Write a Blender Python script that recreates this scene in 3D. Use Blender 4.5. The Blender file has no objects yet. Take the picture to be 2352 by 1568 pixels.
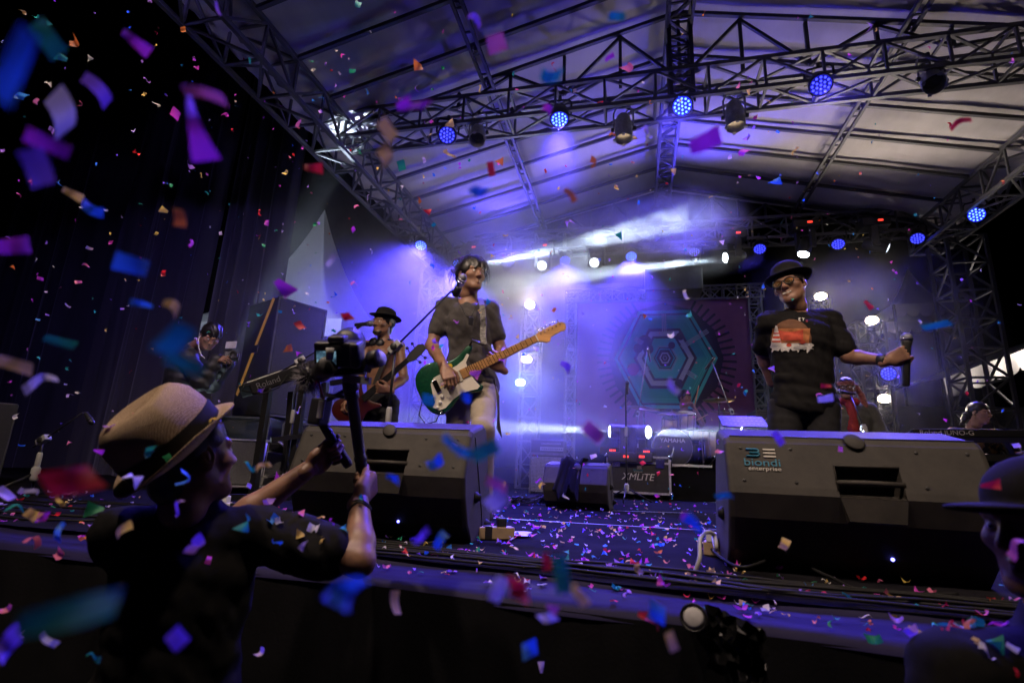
import bpy, bmesh, math, random
import numpy as np
from mathutils import Vector, Matrix, Euler

random.seed(7)
rng = np.random.RandomState(7)
C = bpy.context.scene.collection
SC = bpy.context.scene

# ------------------------------------------------------------------ camera
YAW, PITCH, ROLL = (math.radians(a) for a in (13.70, 13.5, 2.44))
CAM_H = 0.35                                   # camera height above the stage floor (z = 0)
GROUND = -1.2
FPX = 2068 / 4096 * 2352
_f = np.array([-math.sin(YAW) * math.cos(PITCH), math.cos(YAW) * math.cos(PITCH), math.sin(PITCH)])
_r0 = np.array([math.cos(YAW), math.sin(YAW), 0.0])
_u0 = np.cross(_r0, _f)
_r = math.cos(ROLL) * _r0 + math.sin(ROLL) * _u0
_u = -math.sin(ROLL) * _r0 + math.cos(ROLL) * _u0
cam_d = bpy.data.cameras.new('camera')
cam = bpy.data.objects.new('camera', cam_d)
C.objects.link(cam)
cam.matrix_world = Matrix(((_r[0], _u[0], -_f[0], 0), (_r[1], _u[1], -_f[1], 0), (_r[2], _u[2], -_f[2], CAM_H), (0, 0, 0, 1)))
cam_d.sensor_width = 36
cam_d.lens = 36 * 2068 / 4096
cam_d.clip_start = 0.02
cam_d.clip_end = 2000
cam_d.dof.use_dof = True
cam_d.dof.focus_distance = 3.3
cam_d.dof.aperture_fstop = 2.4
SC.camera = cam


def at(px, py, Y):
    """measured point of the photograph (2352 px wide) on the plane at depth Y"""
    d = _f + _r * (px - 1176) / FPX - _u * (py - 784) / FPX
    t = Y / d[1]
    return Vector((d[0] * t, d[1] * t, CAM_H + d[2] * t))


def on_floor(px, py, z=0.0):
    d = _f + _r * (px - 1176) / FPX - _u * (py - 784) / FPX
    t = (z - CAM_H) / d[2]
    return Vector((d[0] * t, d[1] * t, z))


# ------------------------------------------------------------------ night sky
world = bpy.data.worlds.new('World')
SC.world = world
world.use_nodes = True
wn = world.node_tree.nodes
sky = wn.new('ShaderNodeTexSky')
sky.sky_type = 'NISHITA'
sky.sun_disc = False
sky.sun_elevation = math.radians(-7)
sky.sun_rotation = math.radians(150)
wn['Background'].inputs[1].default_value = 0.05
world.node_tree.links.new(sky.outputs[0], wn['Background'].inputs[0])
moon = bpy.data.lights.new('moon', 'SUN')
moon.energy = 0.004
moon.angle = math.radians(0.5)
moon.color = (0.7, 0.8, 1.0)
moon_o = bpy.data.objects.new('moon', moon)
moon_o.rotation_euler = (math.radians(40), 0, math.radians(150))
C.objects.link(moon_o)

vs = SC.view_settings
vs.view_transform = 'Standard'
vs.look = 'None'
vs.exposure = -0.18
vs.gamma = 1.0
vs.use_curve_mapping = False
SC.cycles.max_bounces = 5
SC.cycles.diffuse_bounces = 2
SC.cycles.glossy_bounces = 2
SC.cycles.transmission_bounces = 3
SC.cycles.volume_bounces = 0
SC.cycles.transparent_max_bounces = 6
SC.cycles.volume_step_rate = 4.0
SC.cycles.volume_max_steps = 128
SC.cycles.sample_clamp_indirect = 3.0
SC.cycles.sample_clamp_direct = 0.0
SC.cycles.use_denoising = True
SC.cycles.use_light_tree = True
SC.cycles.caustics_reflective = False
SC.cycles.caustics_refractive = False


# ------------------------------------------------------------------ materials
def mat(name, col, rough=0.6, metal=0.0, var=0.25, scale=8.0, bump=0.0, bscale=60.0, spec=0.5, emit=None, estr=0.0,
        stretch=None, coat=0.0, sheen=0.0, alpha=None, trans=0.0):
    m = bpy.data.materials.new(name)
    m.use_nodes = True
    nt = m.node_tree
    b = nt.nodes['Principled BSDF']
    b.inputs['Roughness'].default_value = rough
    b.inputs['Metallic'].default_value = metal
    b.inputs['Specular IOR Level'].default_value = spec
    b.inputs['Coat Weight'].default_value = coat
    b.inputs['Sheen Weight'].default_value = sheen
    if trans:
        b.inputs['Transmission Weight'].default_value = trans
    if emit:
        b.inputs['Emission Color'].default_value = (*emit, 1)
        b.inputs['Emission Strength'].default_value = estr
    tc = nt.nodes.new('ShaderNodeTexCoord')
    mp = nt.nodes.new('ShaderNodeMapping')
    nt.links.new(tc.outputs['Object'], mp.inputs[0])
    if stretch:
        mp.inputs['Scale'].default_value = stretch
    n = nt.nodes.new('ShaderNodeTexNoise')
    n.inputs['Scale'].default_value = scale
    n.inputs['Detail'].default_value = 6
    n.inputs['Roughness'].default_value = 0.65
    nt.links.new(mp.outputs[0], n.inputs['Vector'])
    r = nt.nodes.new('ShaderNodeValToRGB')
    lo = [max(0, c * (1 - var)) for c in col]
    hi = [min(1, c * (1 + var)) for c in col]
    r.color_ramp.elements[0].position = 0.3
    r.color_ramp.elements[1].position = 0.7
    r.color_ramp.elements[0].color = (*lo, 1)
    r.color_ramp.elements[1].color = (*hi, 1)
    nt.links.new(n.outputs['Fac'], r.inputs[0])
    nt.links.new(r.outputs[0], b.inputs['Base Color'])
    if bump:
        n2 = nt.nodes.new('ShaderNodeTexNoise')
        n2.inputs['Scale'].default_value = bscale
        n2.inputs['Detail'].default_value = 4
        nt.links.new(mp.outputs[0], n2.inputs['Vector'])
        bp = nt.nodes.new('ShaderNodeBump')
        bp.inputs['Strength'].default_value = bump
        bp.inputs['Distance'].default_value = 0.0025
        nt.links.new(n2.outputs['Fac'], bp.inputs['Height'])
        nt.links.new(bp.outputs[0], b.inputs['Normal'])
    return m


def emitter(name, col, strength):
    m = bpy.data.materials.new(name)
    m.use_nodes = True
    nt = m.node_tree
    nt.nodes.remove(nt.nodes['Principled BSDF'])
    e = nt.nodes.new('ShaderNodeEmission')
    e.inputs[0].default_value = (*col, 1)
    e.inputs[1].default_value = strength
    nt.links.new(e.outputs[0], nt.nodes['Material Output'].inputs[0])
    return m


M = dict(
    steel=mat('galvanised steel', (0.17, 0.17, 0.185), 0.5, 0.6, 0.35, 14, 0.1, 40),
    steel_dark=mat('dull dark steel', (0.07, 0.07, 0.08), 0.55, 0.5, 0.35, 14),
    chrome=mat('chrome', (0.75, 0.75, 0.78), 0.12, 1.0, 0.1, 20),
    alu=mat('polished aluminium can', (0.52, 0.52, 0.54), 0.32, 0.65, 0.25, 30),
    black_metal=mat('black metal', (0.015, 0.015, 0.017), 0.4, 0.3, 0.3, 20),
    black_plastic=mat('black plastic', (0.018, 0.018, 0.02), 0.45, 0.0, 0.3, 30, 0.12, 220),
    box_plastic=mat('textured cabinet plastic', (0.030, 0.026, 0.022), 0.66, 0.0, 0.45, 7, 0.35, 420),
    key_plastic=mat('dull black keyboard plastic', (0.007, 0.007, 0.008), 0.6, 0.0, 0.3, 30, spec=0.25),
    grille=mat('speaker grille', (0.03, 0.03, 0.035), 0.55, 0.4, 0.3, 60, 0.6, 260),
    rubber=mat('cable rubber', (0.010, 0.010, 0.011), 0.6, 0.0, 0.2, 20, spec=0.25),
    floor=mat('black stage carpet', (0.010, 0.0095, 0.012), 0.95, 0.0, 0.5, 3.5, 0.5, 240, 0.02),
    skirt=mat('black skirt cloth', (0.008, 0.008, 0.01), 0.9, 0.0, 0.4, 3, 0.3, 90, 0.1),
    curtain=mat('black curtain', (0.05, 0.048, 0.055), 0.85, 0.0, 0.3, 3, 0.2, 120, 0.2, sheen=0.3, stretch=(1, 1, 0.1)),
    ground=mat('dark ground', (0.03, 0.028, 0.025), 0.9, 0.0, 0.5, 2, 0.3, 30),
    tent=mat('white tent pvc', (0.62, 0.62, 0.62), 0.5, 0.0, 0.12, 1.6, 0.15, 14),
    canopy=mat('grey white canopy pvc', (0.50, 0.47, 0.50), 0.75, 0.0, 0.2, 1.4, 0.15, 9, stretch=(1, 0.35, 1)),
    tape=mat('silver tape', (0.6, 0.6, 0.62), 0.3, 0.5, 0.3, 30),
    white=mat('white plastic', (0.75, 0.74, 0.7), 0.45, 0.0, 0.1, 10),
    grey_pl=mat('grey plastic', (0.35, 0.35, 0.35), 0.5, 0.0, 0.15, 10),
    paper=mat('white paper', (0.75, 0.75, 0.75), 0.8, 0.0, 0.05, 10),
)


# ------------------------------------------------------------------ mesh builder
class MB:
    def __init__(s):
        s.v = []
        s.f = []

    def add(s, vs, fs):
        o = len(s.v)
        s.v.extend([tuple(p) for p in vs])
        s.f.extend([tuple(i + o for i in f) for f in fs])
        return s

    def box(s, c, size, rot=None, taper=None):
        hx, hy, hz = (a / 2 for a in size)
        P = [Vector((x * hx, y * hy, z * hz)) for z in (-1, 1) for y in (-1, 1) for x in (-1, 1)]
        if taper:
            for p in P:
                if p.z > 0:
                    p.x *= taper
                    p.y *= taper
        if rot is not None:
            R = rot if isinstance(rot, Matrix) else Euler(rot).to_matrix()
            P = [R @ p for p in P]
        c = Vector(c)
        return s.add([p + c for p in P], [(0, 2, 3, 1), (4, 5, 7, 6), (0, 1, 5, 4), (2, 6, 7, 3), (0, 4, 6, 2), (1, 3, 7, 5)])

    def tube(s, a, b, r0, r1=None, n=8, caps=True):
        return s.path([a, b], [r0, r0 if r1 is None else r1], n, caps)

    def path(s, pts, r, n=6, caps=True, closed=False):
        pts = [Vector(p) for p in pts]
        if not isinstance(r, (list, tuple)):
            r = [r] * len(pts)
        vs, fs = [], []
        prev = None
        L = len(pts)
        for i, p in enumerate(pts):
            if closed:
                t = pts[(i + 1) % L] - pts[i - 1]
            else:
                t = (pts[min(i + 1, L - 1)] - pts[max(i - 1, 0)])
            t = t.normalized() if t.length > 1e-9 else Vector((0, 0, 1))
            if prev is None:
                a = t.orthogonal().normalized()
            else:
                a = (prev - t * prev.dot(t))
                a = a.normalized() if a.length > 1e-6 else t.orthogonal().normalized()
            prev = a
            b = t.cross(a)
            for k in range(n):
                w = 2 * math.pi * k / n
                vs.append(p + (a * math.cos(w) + b * math.sin(w)) * r[i])
        m = L if closed else L - 1
        for i in range(m):
            for k in range(n):
                j = (i + 1) % L
                fs.append((i * n + k, i * n + (k + 1) % n, j * n + (k + 1) % n, j * n + k))
        if caps and not closed:
            fs.append(tuple(range(n - 1, -1, -1)))
            fs.append(tuple((L - 1) * n + k for k in range(n)))
        return s.add(vs, fs)

    def lathe(s, prof, origin=(0, 0, 0), axis=(0, 0, 1), n=20, sx=1.0, sy=1.0, xdir=None, cap0=True, cap1=True):
        """prof: list of (radius, height along the axis)"""
        ax = Vector(axis).normalized()
        a = Vector(xdir).normalized() if xdir is not None else ax.orthogonal().normalized()
        a = (a - ax * a.dot(ax)).normalized()
        b = ax.cross(a)
        o = Vector(origin)
        vs, fs = [], []
        for (r, h) in prof:
            for k in range(n):
                w = 2 * math.pi * k / n
                vs.append(o + ax * h + a * (r * sx * math.cos(w)) + b * (r * sy * math.sin(w)))
        for i in range(len(prof) - 1):
            for k in range(n):
                fs.append((i * n + k, i * n + (k + 1) % n, (i + 1) * n + (k + 1) % n, (i + 1) * n + k))
        if cap0:
            fs.append(tuple(range(n - 1, -1, -1)))
        if cap1:
            fs.append(tuple((len(prof) - 1) * n + k for k in range(n)))
        return s.add(vs, fs)

    def sphere(s, c, r, n=12, m=8, sc=(1, 1, 1), R=None):
        c = Vector(c)
        vs, fs = [], []
        for i in range(m + 1):
            t = math.pi * i / m
            for k in range(n):
                w = 2 * math.pi * k / n
                p = Vector((math.sin(t) * math.cos(w) * r * sc[0], math.sin(t) * math.sin(w) * r * sc[1], math.cos(t) * r * sc[2]))
                if R is not None:
                    p = R @ p
                vs.append(c + p)
        for i in range(m):
            for k in range(n):
                fs.append((i * n + k, (i + 1) * n + k, (i + 1) * n + (k + 1) % n, i * n + (k + 1) % n))
        return s.add(vs, fs)

    def prism(s, poly, z0, z1, Mx=None, bev=0.0):
        """extrude a 2-d polygon (x, y) from z0 to z1; optional bevel ring; Mx: 4x4"""
        n = len(poly)
        rings = [(0.0, z0), (0.0, z1)]
        if bev:
            rings = [(bev, z0), (bev * 0.3, z0 + bev * 0.3), (0, z0 + bev), (0, z1 - bev), (bev * 0.3, z1 - bev * 0.3), (bev, z1)]
        P = [Vector(p) for p in poly]
        area = sum(P[i].x * P[(i + 1) % n].y - P[(i + 1) % n].x * P[i].y for i in range(n))
        sg = 1 if area > 0 else -1
        vs, fs = [], []
        for (ins, z) in rings:
            for i in range(n):
                a, b, c = P[i - 1], P[i], P[(i + 1) % n]
                e1 = (b - a)
                e2 = (c - b)
                n1 = Vector((-e1.y, e1.x)) * sg
                n2 = Vector((-e2.y, e2.x)) * sg
                if n1.length > 1e-9:
                    n1.normalize()
                if n2.length > 1e-9:
                    n2.normalize()
                nn = n1 + n2
                if nn.length > 1e-6:
                    nn.normalize()
                q = b + nn * ins
                vs.append(Vector((q.x, q.y, z)))
        for r in range(len(rings) - 1):
            for i in range(n):
                j = (i + 1) % n
                q = (r * n + i, r * n + j, (r + 1) * n + j, (r + 1) * n + i)
                fs.append(q if sg > 0 else q[::-1])
        bot = tuple(range(n - 1, -1, -1))
        top = tuple((len(rings) - 1) * n + i for i in range(n))
        fs.append(bot if sg > 0 else bot[::-1])
        fs.append(top if sg > 0 else top[::-1])
        if Mx is not None:
            vs = [Mx @ v for v in vs]
        return s.add(vs, fs)

    def build(s, name, material, parent=None, smooth=False, bevel=0.0, local=False):
        me = bpy.data.meshes.new(name)
        me.from_pydata(s.v, [], s.f)
        me.materials.append(M[material] if isinstance(material, str) else material)
        if smooth:
            me.shade_smooth()
        me.update()
        o = bpy.data.objects.new(name, me)
        C.objects.link(o)
        if bevel:
            bv = o.modifiers.new('bevel', 'BEVEL')
            bv.width = bevel
            bv.segments = 2
            bv.limit_method = 'ANGLE'
            bv.angle_limit = math.radians(35)
        if parent is not None:
            o.parent = parent
            if not local:      # coordinates were given in world space
                o.matrix_parent_inverse = world_of(parent).inverted()
        return o


def world_of(o):
    m = o.matrix_basis.copy()
    while o.parent is not None:
        m = o.parent.matrix_basis @ o.matrix_parent_inverse @ m if False else (o.parent.matrix_basis @ (o.matrix_parent_inverse @ m))
        o = o.parent
    return m


def tag(o, label, cat, group=None, kind=None):
    if label:
        o['label'] = label
    if cat:
        o['category'] = cat
    if group:
        o['group'] = group
    if kind:
        o['kind'] = kind
    return o


def thing(name, label, cat, loc=(0, 0, 0), group=None):
    o = bpy.data.objects.new(name, None)
    o.empty_display_size = 0.1
    o.location = loc
    C.objects.link(o)
    return tag(o, label, cat, group)


def structure(name, mb, material, label=None, smooth=False):
    o = mb.build(name, material, None, smooth)
    o['kind'] = 'structure'
    if label:
        o['label'] = label
    return o


_unit = {}


def beam(name, a, b, w, material, parent, h=None, up=None):
    """a straight square bar from a to b as an object of its own (shared unit mesh)"""
    key = material
    if key not in _unit:
        me = bpy.data.meshes.new('bar')
        mb = MB().box((0, 0, 0.5), (1, 1, 1))
        me.from_pydata(mb.v, [], mb.f)
        me.materials.append(M[material])
        _unit[key] = me
    a, b = Vector(a), Vector(b)
    d = b - a
    o = bpy.data.objects.new(name, _unit[key])
    C.objects.link(o)
    z = d.normalized()
    x = (Vector(up) if up is not None else Vector((0, 0, 1)))
    if abs(x.dot(z)) > 0.98:
        x = Vector((0, 1, 0))
    x = (x - z * x.dot(z)).normalized()
    y = z.cross(x)
    Mx = Matrix((( x.x * w, y.x * (h or w), z.x * d.length, a.x),
                 (x.y * w, y.y * (h or w), z.y * d.length, a.y),
                 (x.z * w, y.z * (h or w), z.z * d.length, a.z), (0, 0, 0, 1)))
    o.parent = parent
    o.matrix_parent_inverse = world_of(parent).inverted()
    o.matrix_basis = Mx
    return o


def rot_to(d, up=(0, 0, 1)):
    """matrix whose local -Z points along d (as lamps do)"""
    return Vector(d).to_track_quat('-Z', 'Y').to_matrix()


def frame(y, z):
    """rotation with local Y along y and local Z near z"""
    y = Vector(y).normalized()
    z = Vector(z)
    z = (z - y * z.dot(y)).normalized()
    x = y.cross(z)
    return Matrix(((x.x, y.x, z.x), (x.y, y.y, z.y), (x.z, y.z, z.z)))


def spot(name, loc, target, power, col, angle, blend=0.3, radius=0.05, parent=None):
    l = bpy.data.lights.new(name, 'SPOT')
    l.energy = power
    l.color = col
    l.spot_size = math.radians(angle)
    l.spot_blend = blend
    l.shadow_soft_size = radius
    o = bpy.data.objects.new(name, l)
    C.objects.link(o)
    R = rot_to(Vector(target) - Vector(loc)).to_4x4()
    R.translation = Vector(loc)
    if parent is not None:
        o.parent = parent
        o.matrix_parent_inverse = world_of(parent).inverted()
    o.matrix_basis = R
    return o


def point(name, loc, power, col, radius=0.05, parent=None):
    l = bpy.data.lights.new(name, 'POINT')
    l.energy = power
    l.color = col
    l.shadow_soft_size = radius
    o = bpy.data.objects.new(name, l)
    C.objects.link(o)
    if parent is not None:
        o.parent = parent
        o.matrix_parent_inverse = world_of(parent).inverted()
    o.matrix_basis = Matrix.Translation(Vector(loc))
    return o


def text_mesh(name, body, size, material, Mx, parent, extrude=0.0008, font_shear=0.0, align='CENTER'):
    cu = bpy.data.curves.new(name, 'FONT')
    cu.body = body
    cu.size = size
    cu.extrude = extrude
    cu.shear = font_shear
    cu.align_x = align
    cu.align_y = 'CENTER'
    o = bpy.data.objects.new(name, cu)
    C.objects.link(o)
    bpy.context.view_layer.update()
    me = bpy.data.meshes.new_from_object(o.evaluated_get(bpy.context.evaluated_depsgraph_get()))
    bpy.data.objects.remove(o)
    me.name = name
    me.materials.clear()
    me.materials.append(M[material] if isinstance(material, str) else material)
    q = bpy.data.objects.new(name, me)
    C.objects.link(q)
    q.parent = parent
    q.matrix_parent_inverse = world_of(parent).inverted()
    q.matrix_basis = Mx
    return q
# ================================================================== ground and stage
g = MB()
g.add([(-400, -400, GROUND), (400, -400, GROUND), (400, 400, GROUND), (-400, 400, GROUND)], [(0, 1, 2, 3)])
structure('ground', g, 'ground', 'dark ground around the stage')

LIP = [(-9.5, 1.64), (-2.4, 1.66), (-0.88, 1.70), (-0.2, 1.64), (0.65, 1.58), (2.5, 1.50), (7.5, 1.40)]


def lip_y(x, off=0.0):
    for (a, b) in zip(LIP[:-1], LIP[1:]):
        if a[0] <= x <= b[0]:
            return a[1] + (b[1] - a[1]) * (x - a[0]) / (b[0] - a[0]) + off
    return LIP[-1][1] + off


# floor as a fine sheet with slight unevenness, front edge following the lip
nx, ny = 170, 60
xs = np.linspace(-9.5, 7.5, nx)
fl = MB()
V = []
for j in range(ny):
    t = j / (ny - 1)
    for i in range(nx):
        y0 = lip_y(xs[i], 0.20)
        y = y0 + (11.0 - y0) * t ** 1.5
        z = 0.003 * math.sin(xs[i] * 3.1 + y * 2.3) + 0.002 * math.sin(xs[i] * 9.7 - y * 7.1)
        V.append((xs[i], y, z))
fl.add(V, [(j * nx + i, j * nx + i + 1, (j + 1) * nx + i + 1, (j + 1) * nx + i) for j in range(ny - 1) for i in range(nx - 1)])
structure('stage_floor', fl, 'floor', 'black carpeted stage floor strewn with confetti', True)

lipm = mat('smooth black lip cloth', (0.016, 0.013, 0.055), 0.6, 0.0, 0.35, 6, 0.15, 60, 0.12, stretch=(0.3, 3, 1))
lp = MB()
V = []
prof = [(0.21, -0.004), (0.20, -0.02), (0.12, -0.024), (0.03, -0.026), (0.0, -0.035), (-0.012, -0.06)]
for i in range(nx):
    for (o, z) in prof:
        V.append((xs[i], lip_y(xs[i], o) + 0.006 * math.sin(xs[i] * 7), z + 0.004 * math.sin(xs[i] * 4.3 + o * 20)))
k = len(prof)
lp.add(V, [(i * k + j + 1, (i + 1) * k + j + 1, (i + 1) * k + j, i * k + j) for i in range(nx - 1) for j in range(k - 1)])
structure('stage_lip', lp, lipm, 'cloth covered front lip of the stage', True)

sk = MB()
nxs = 520
xs2 = np.linspace(-9.5, 7.5, nxs)
V = []
for j in range(9):
    t = j / 8
    for i in range(nxs):
        w = 0.018 * t ** 0.5 * (math.sin(xs2[i] * 17) + 0.6 * math.sin(xs2[i] * 41 + 1.3 * math.sin(xs2[i] * 3)))
        V.append((xs2[i], lip_y(xs2[i], -0.012) + 0.0 - 0.03 * t + w, -0.05 + (GROUND + 0.05) * t))
sk.add(V, [(j * nxs + i, (j + 1) * nxs + i, (j + 1) * nxs + i + 1, j * nxs + i + 1) for j in range(8) for i in range(nxs - 1)])
structure('stage_skirt', sk, 'skirt', 'black pleated skirt hanging from the stage lip', True)

# silver tape seams on the floor
def floor_strip(name, pts, w, material, z=0.008):
    mb = MB()
    V = []
    for p in pts:
        V += [(p[0], p[1] - w / 2, z), (p[0], p[1] + w / 2, z)]
    mb.add(V, [(2 * i, 2 * i + 2, 2 * i + 3, 2 * i + 1) for i in range(len(pts) - 1)])
    return mb.build(name, material)


for nm, (pa, pb), w in (('floor_tape', ((1126, 1191), (1660, 1223)), 0.03), ('floor_tape', ((1405, 1174), (1590, 1180)), 0.03)):
    a, b = on_floor(*pa), on_floor(*pb)
    pts = [a.lerp(b, t) for t in np.linspace(0, 1, 24)]
    o = floor_strip(nm, [(p.x, p.y + 0.01 * math.sin(p.x * 3)) for p in pts], w, 'tape')
    tag(o, 'long silver tape seam across the confetti covered floor' if pa[1] > 1180 else 'short silver tape seam in front of the road case', 'tape')

# ================================================================== roof
EX0, EX1, EZ = -3.36, 4.40, 4.35          # inner top chords of the eave trusses
RX, RZ = 0.52, 5.31                       # ridge
MX0, MX1, MZ = -1.63, 2.67, 4.78          # half-way purlins
YF, YB = 4.98, 8.72                       # front and back cross truss
RAFT = [0.2, 0.81, 1.42, 2.03, 2.64, 3.25, 3.86, 4.46, 4.98, 5.60, 6.20, 6.80, 7.40, 8.04, 8.70]


def roof_z(x):
    if x < RX:
        return EZ + (RZ - EZ) * (x - EX0) / (RX - EX0)
    return EZ + (RZ - EZ) * (EX1 - x) / (EX1 - RX)


# canopy cloth: taut over the rafters, sagging between, creased at the eaves
nxc, nyc = 130, 190
V = []
xc = np.linspace(EX0 - 0.55, EX1 + 0.55, nxc)
yc = np.linspace(0.0, 8.95, nyc)
nrng = np.random.RandomState(3)
ph = nrng.rand(40) * 6.28
for y in yc:
    k = max(0, min(len(RAFT) - 2, int(np.searchsorted(RAFT, y)) - 1))
    u = min(1, max(0, (y - RAFT[k]) / (RAFT[k + 1] - RAFT[k])))
    sag = 0.018 * (4 * u * (1 - u))
    for x in xc:
        e = min(x - (EX0 - 0.55), (EX1 + 0.55) - x)
        edge = math.exp(-max(e - 0.3, 0) / 0.8)
        crease = 0.36 * (0.022 * math.sin(y * 14 + x * 3 + 1.5 * math.sin(y * 3.3 + x)) + 0.013 * math.sin(y * 31 - x * 7 + ph[3]) + 0.006 * math.sin(y * 57 + x * 13)) * (0.22 + edge)
        # radiating creases from the eave clamps
        cl = 0.006 * math.sin((y * 9 + x * 11)) * edge
        V.append((x, y, roof_z(x) + 0.075 - sag * (1 - 0.5 * edge) + crease + cl + 0.004 * math.sin(x * 5.2 + y * 2.1)))
cm = MB()
cm.add(V, [(j * nxc + i, j * nxc + i + 1, (j + 1) * nxc + i + 1, (j + 1) * nxc + i) for j in range(nyc - 1) for i in range(nxc - 1)])
roof = thing('stage_canopy', 'grey white gabled fabric canopy roofing the whole stage', 'canopy', (RX, 4.5, EZ))
cm.build('fabric', 'canopy', roof, True)
for Y in RAFT:                                            # rafters carry the cloth
    for (x0, x1) in ((EX0, RX), (RX, EX1)):
        beam('rafter', (x0, Y, roof_z(x0)), (x1, Y, roof_z(x1)), 0.042, 'steel_dark', roof)


def ladder(parent, p0, p1, off, n, w=0.03, wb=0.022, material='steel_dark', skip=False):
    """two parallel chords joined by zig-zag webs"""
    p0, p1, off = Vector(p0), Vector(p1), Vector(off)
    for i in range(n):
        a = p0.lerp(p1, i / n)
        b = p0.lerp(p1, (i + 1) / n)
        if i % 2 == 0:
            beam('brace', a, b + off, wb, material, parent)
        else:
            beam('brace', a + off, b, wb, material, parent)
        beam('strut', a, a + off, wb, material, parent)
    beam('strut', p1, p1 + off, wb, material, parent)


def box_truss(name, label, p0, p1, s1, s2, n, material='steel', w=0.042, wb=0.024, group='roof trusses', faces=(0, 1, 2, 3)):
    """four chords; s1, s2 span the section"""
    p0, p1, s1, s2 = Vector(p0), Vector(p1), Vector(s1), Vector(s2)
    t = thing(name, label, 'truss', p0, group)
    offs = [Vector((0, 0, 0)), s1, s1 + s2, s2]
    for o in offs:
        beam('chord', p0 + o, p1 + o, w, material, t)
    for k in faces:
        a, b = offs[k], offs[(k + 1) % 4]
        q0, q1, of = p0 + a, p1 + a, b - a
        ladder(t, q0, q1, of, n, material=material, wb=wb)
    return t


zf0, zf1 = 4.12, 4.46
t = box_truss('cross_truss', 'steel lighting truss carrying silver cans across mid stage', (EX0 - 0.1, YF - 0.14, zf0), (EX1 + 0.1, YF - 0.14, zf0),
              (0, 0, zf1 - zf0), (0, 0.34, 0), 15)
# gable web above it
def gable(t, Y, z0, n, material):
    xsg = np.linspace(EX0 + 0.1, EX1 - 0.1, n)
    for i, x in enumerate(xsg):
        zt = roof_z(x) - 0.03
        if zt - z0 > 0.12:
            beam('strut', (x, Y, z0), (x, Y, zt), 0.035, material, t)
        if i < n - 1:
            x2 = xsg[i + 1]
            if i % 2 == 0:
                beam('brace', (x, Y, z0), (x2, Y, roof_z(x2) - 0.03), 0.032, material, t)
            else:
                beam('brace', (x, Y, roof_z(x) - 0.03), (x2, Y, z0), 0.032, material, t)


gable(t, YF + 0.03, zf1, 13, 'steel_dark')
t = box_truss('cross_truss', 'steel truss across the back of the stage hung with blue lamps', (EX0 - 0.5, YB - 0.1, 4.19), (EX1 + 0.7, YB - 0.1, 4.19),
              (0, 0, 0.36), (0, 0.34, 0), 17)
gable(t, YB + 0.05, 4.55, 19, 'steel_dark')
# eave trusses along both sides
box_truss('eave_truss', 'left eave truss running back beside the black curtains', (EX0 - 0.42, 0.1, 3.95), (EX0 - 0.42, 9.1, 3.95), (0.42, 0, 0), (0, 0, 0.4), 19)
box_truss('eave_truss', 'right eave truss running back above the white valance tent', (EX1, 0.1, 3.95), (EX1, 9.1, 3.95), (0.42, 0, 0), (0, 0, 0.4), 19)
box_truss('ridge_truss', 'narrow ridge truss under the peak of the canopy', (RX - 0.12, 0.1, 5.02), (RX - 0.12, 8.9, 5.02), (0.24, 0, 0), (0, 0, 0.2), 34, 'steel_dark', 0.035, 0.02)
for (mx, nm) in ((MX0, 'purlin ladder half way up the left roof slope'), (MX1, 'purlin ladder half way up the right roof slope')):
    t = thing('purlin', nm, 'truss', (mx, 0.1, MZ), 'roof trusses')
    for d in (-0.05, 0.05):
        beam('chord', (mx + d, 0.1, MZ - 0.09), (mx + d, 8.8, MZ - 0.09), 0.035, 'steel_dark', t)
    for Y in np.arange(0.3, 8.8, 0.3):
        beam('rung', (mx - 0.05, Y, MZ - 0.09), (mx + 0.05, Y, MZ - 0.09), 0.018, 'steel_dark', t)
    for Y in RAFT:
        beam('hanger', (mx, Y, MZ - 0.09), (mx, Y, MZ), 0.04, 'steel_dark', t)
# king post between ridge and front cross truss
t = thing('king_post', 'lattice post between the ridge and the mid stage truss', 'truss', (RX, YF, zf0), 'roof trusses')
for dx in (-0.11, 0.11):
    for dy in (-0.11, 0.11):
        beam('chord', (RX + dx, YF + dy, zf0 - 0.02), (RX + dx, YF + dy, 5.05), 0.04, 'steel_dark', t)
for i in range(7):
    z = zf0 + i * 0.13
    for dy in (-0.11, 0.11):
        beam('rung', (RX - 0.11, YF + dy, z), (RX + 0.11, YF + dy, z), 0.02, 'steel_dark', t)
        if i < 6:
            beam('brace', (RX - 0.11 * (-1) ** i, YF + dy, z), (RX + 0.11 * (-1) ** i, YF + dy, z + 0.13), 0.018, 'steel_dark', t)


def tower(name, label, x, y, z0, z1, s, n, group='towers', w=0.045, wb=0.028, material='steel'):
    return box_truss(name, label, (x - s / 2, y - s / 2, z0), (x - s / 2, y - s / 2, z1), (s, 0, 0), (0, s, 0), n, material, w, wb, group)


tower('corner_tower', 'square lattice tower under the right rear corner of the roof', 4.85, 8.75, GROUND, 4.0, 0.5, 12)
tower('corner_tower', 'square lattice tower under the left rear corner of the roof', -3.75, 8.95, GROUND, 4.0, 0.45, 12)

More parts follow.
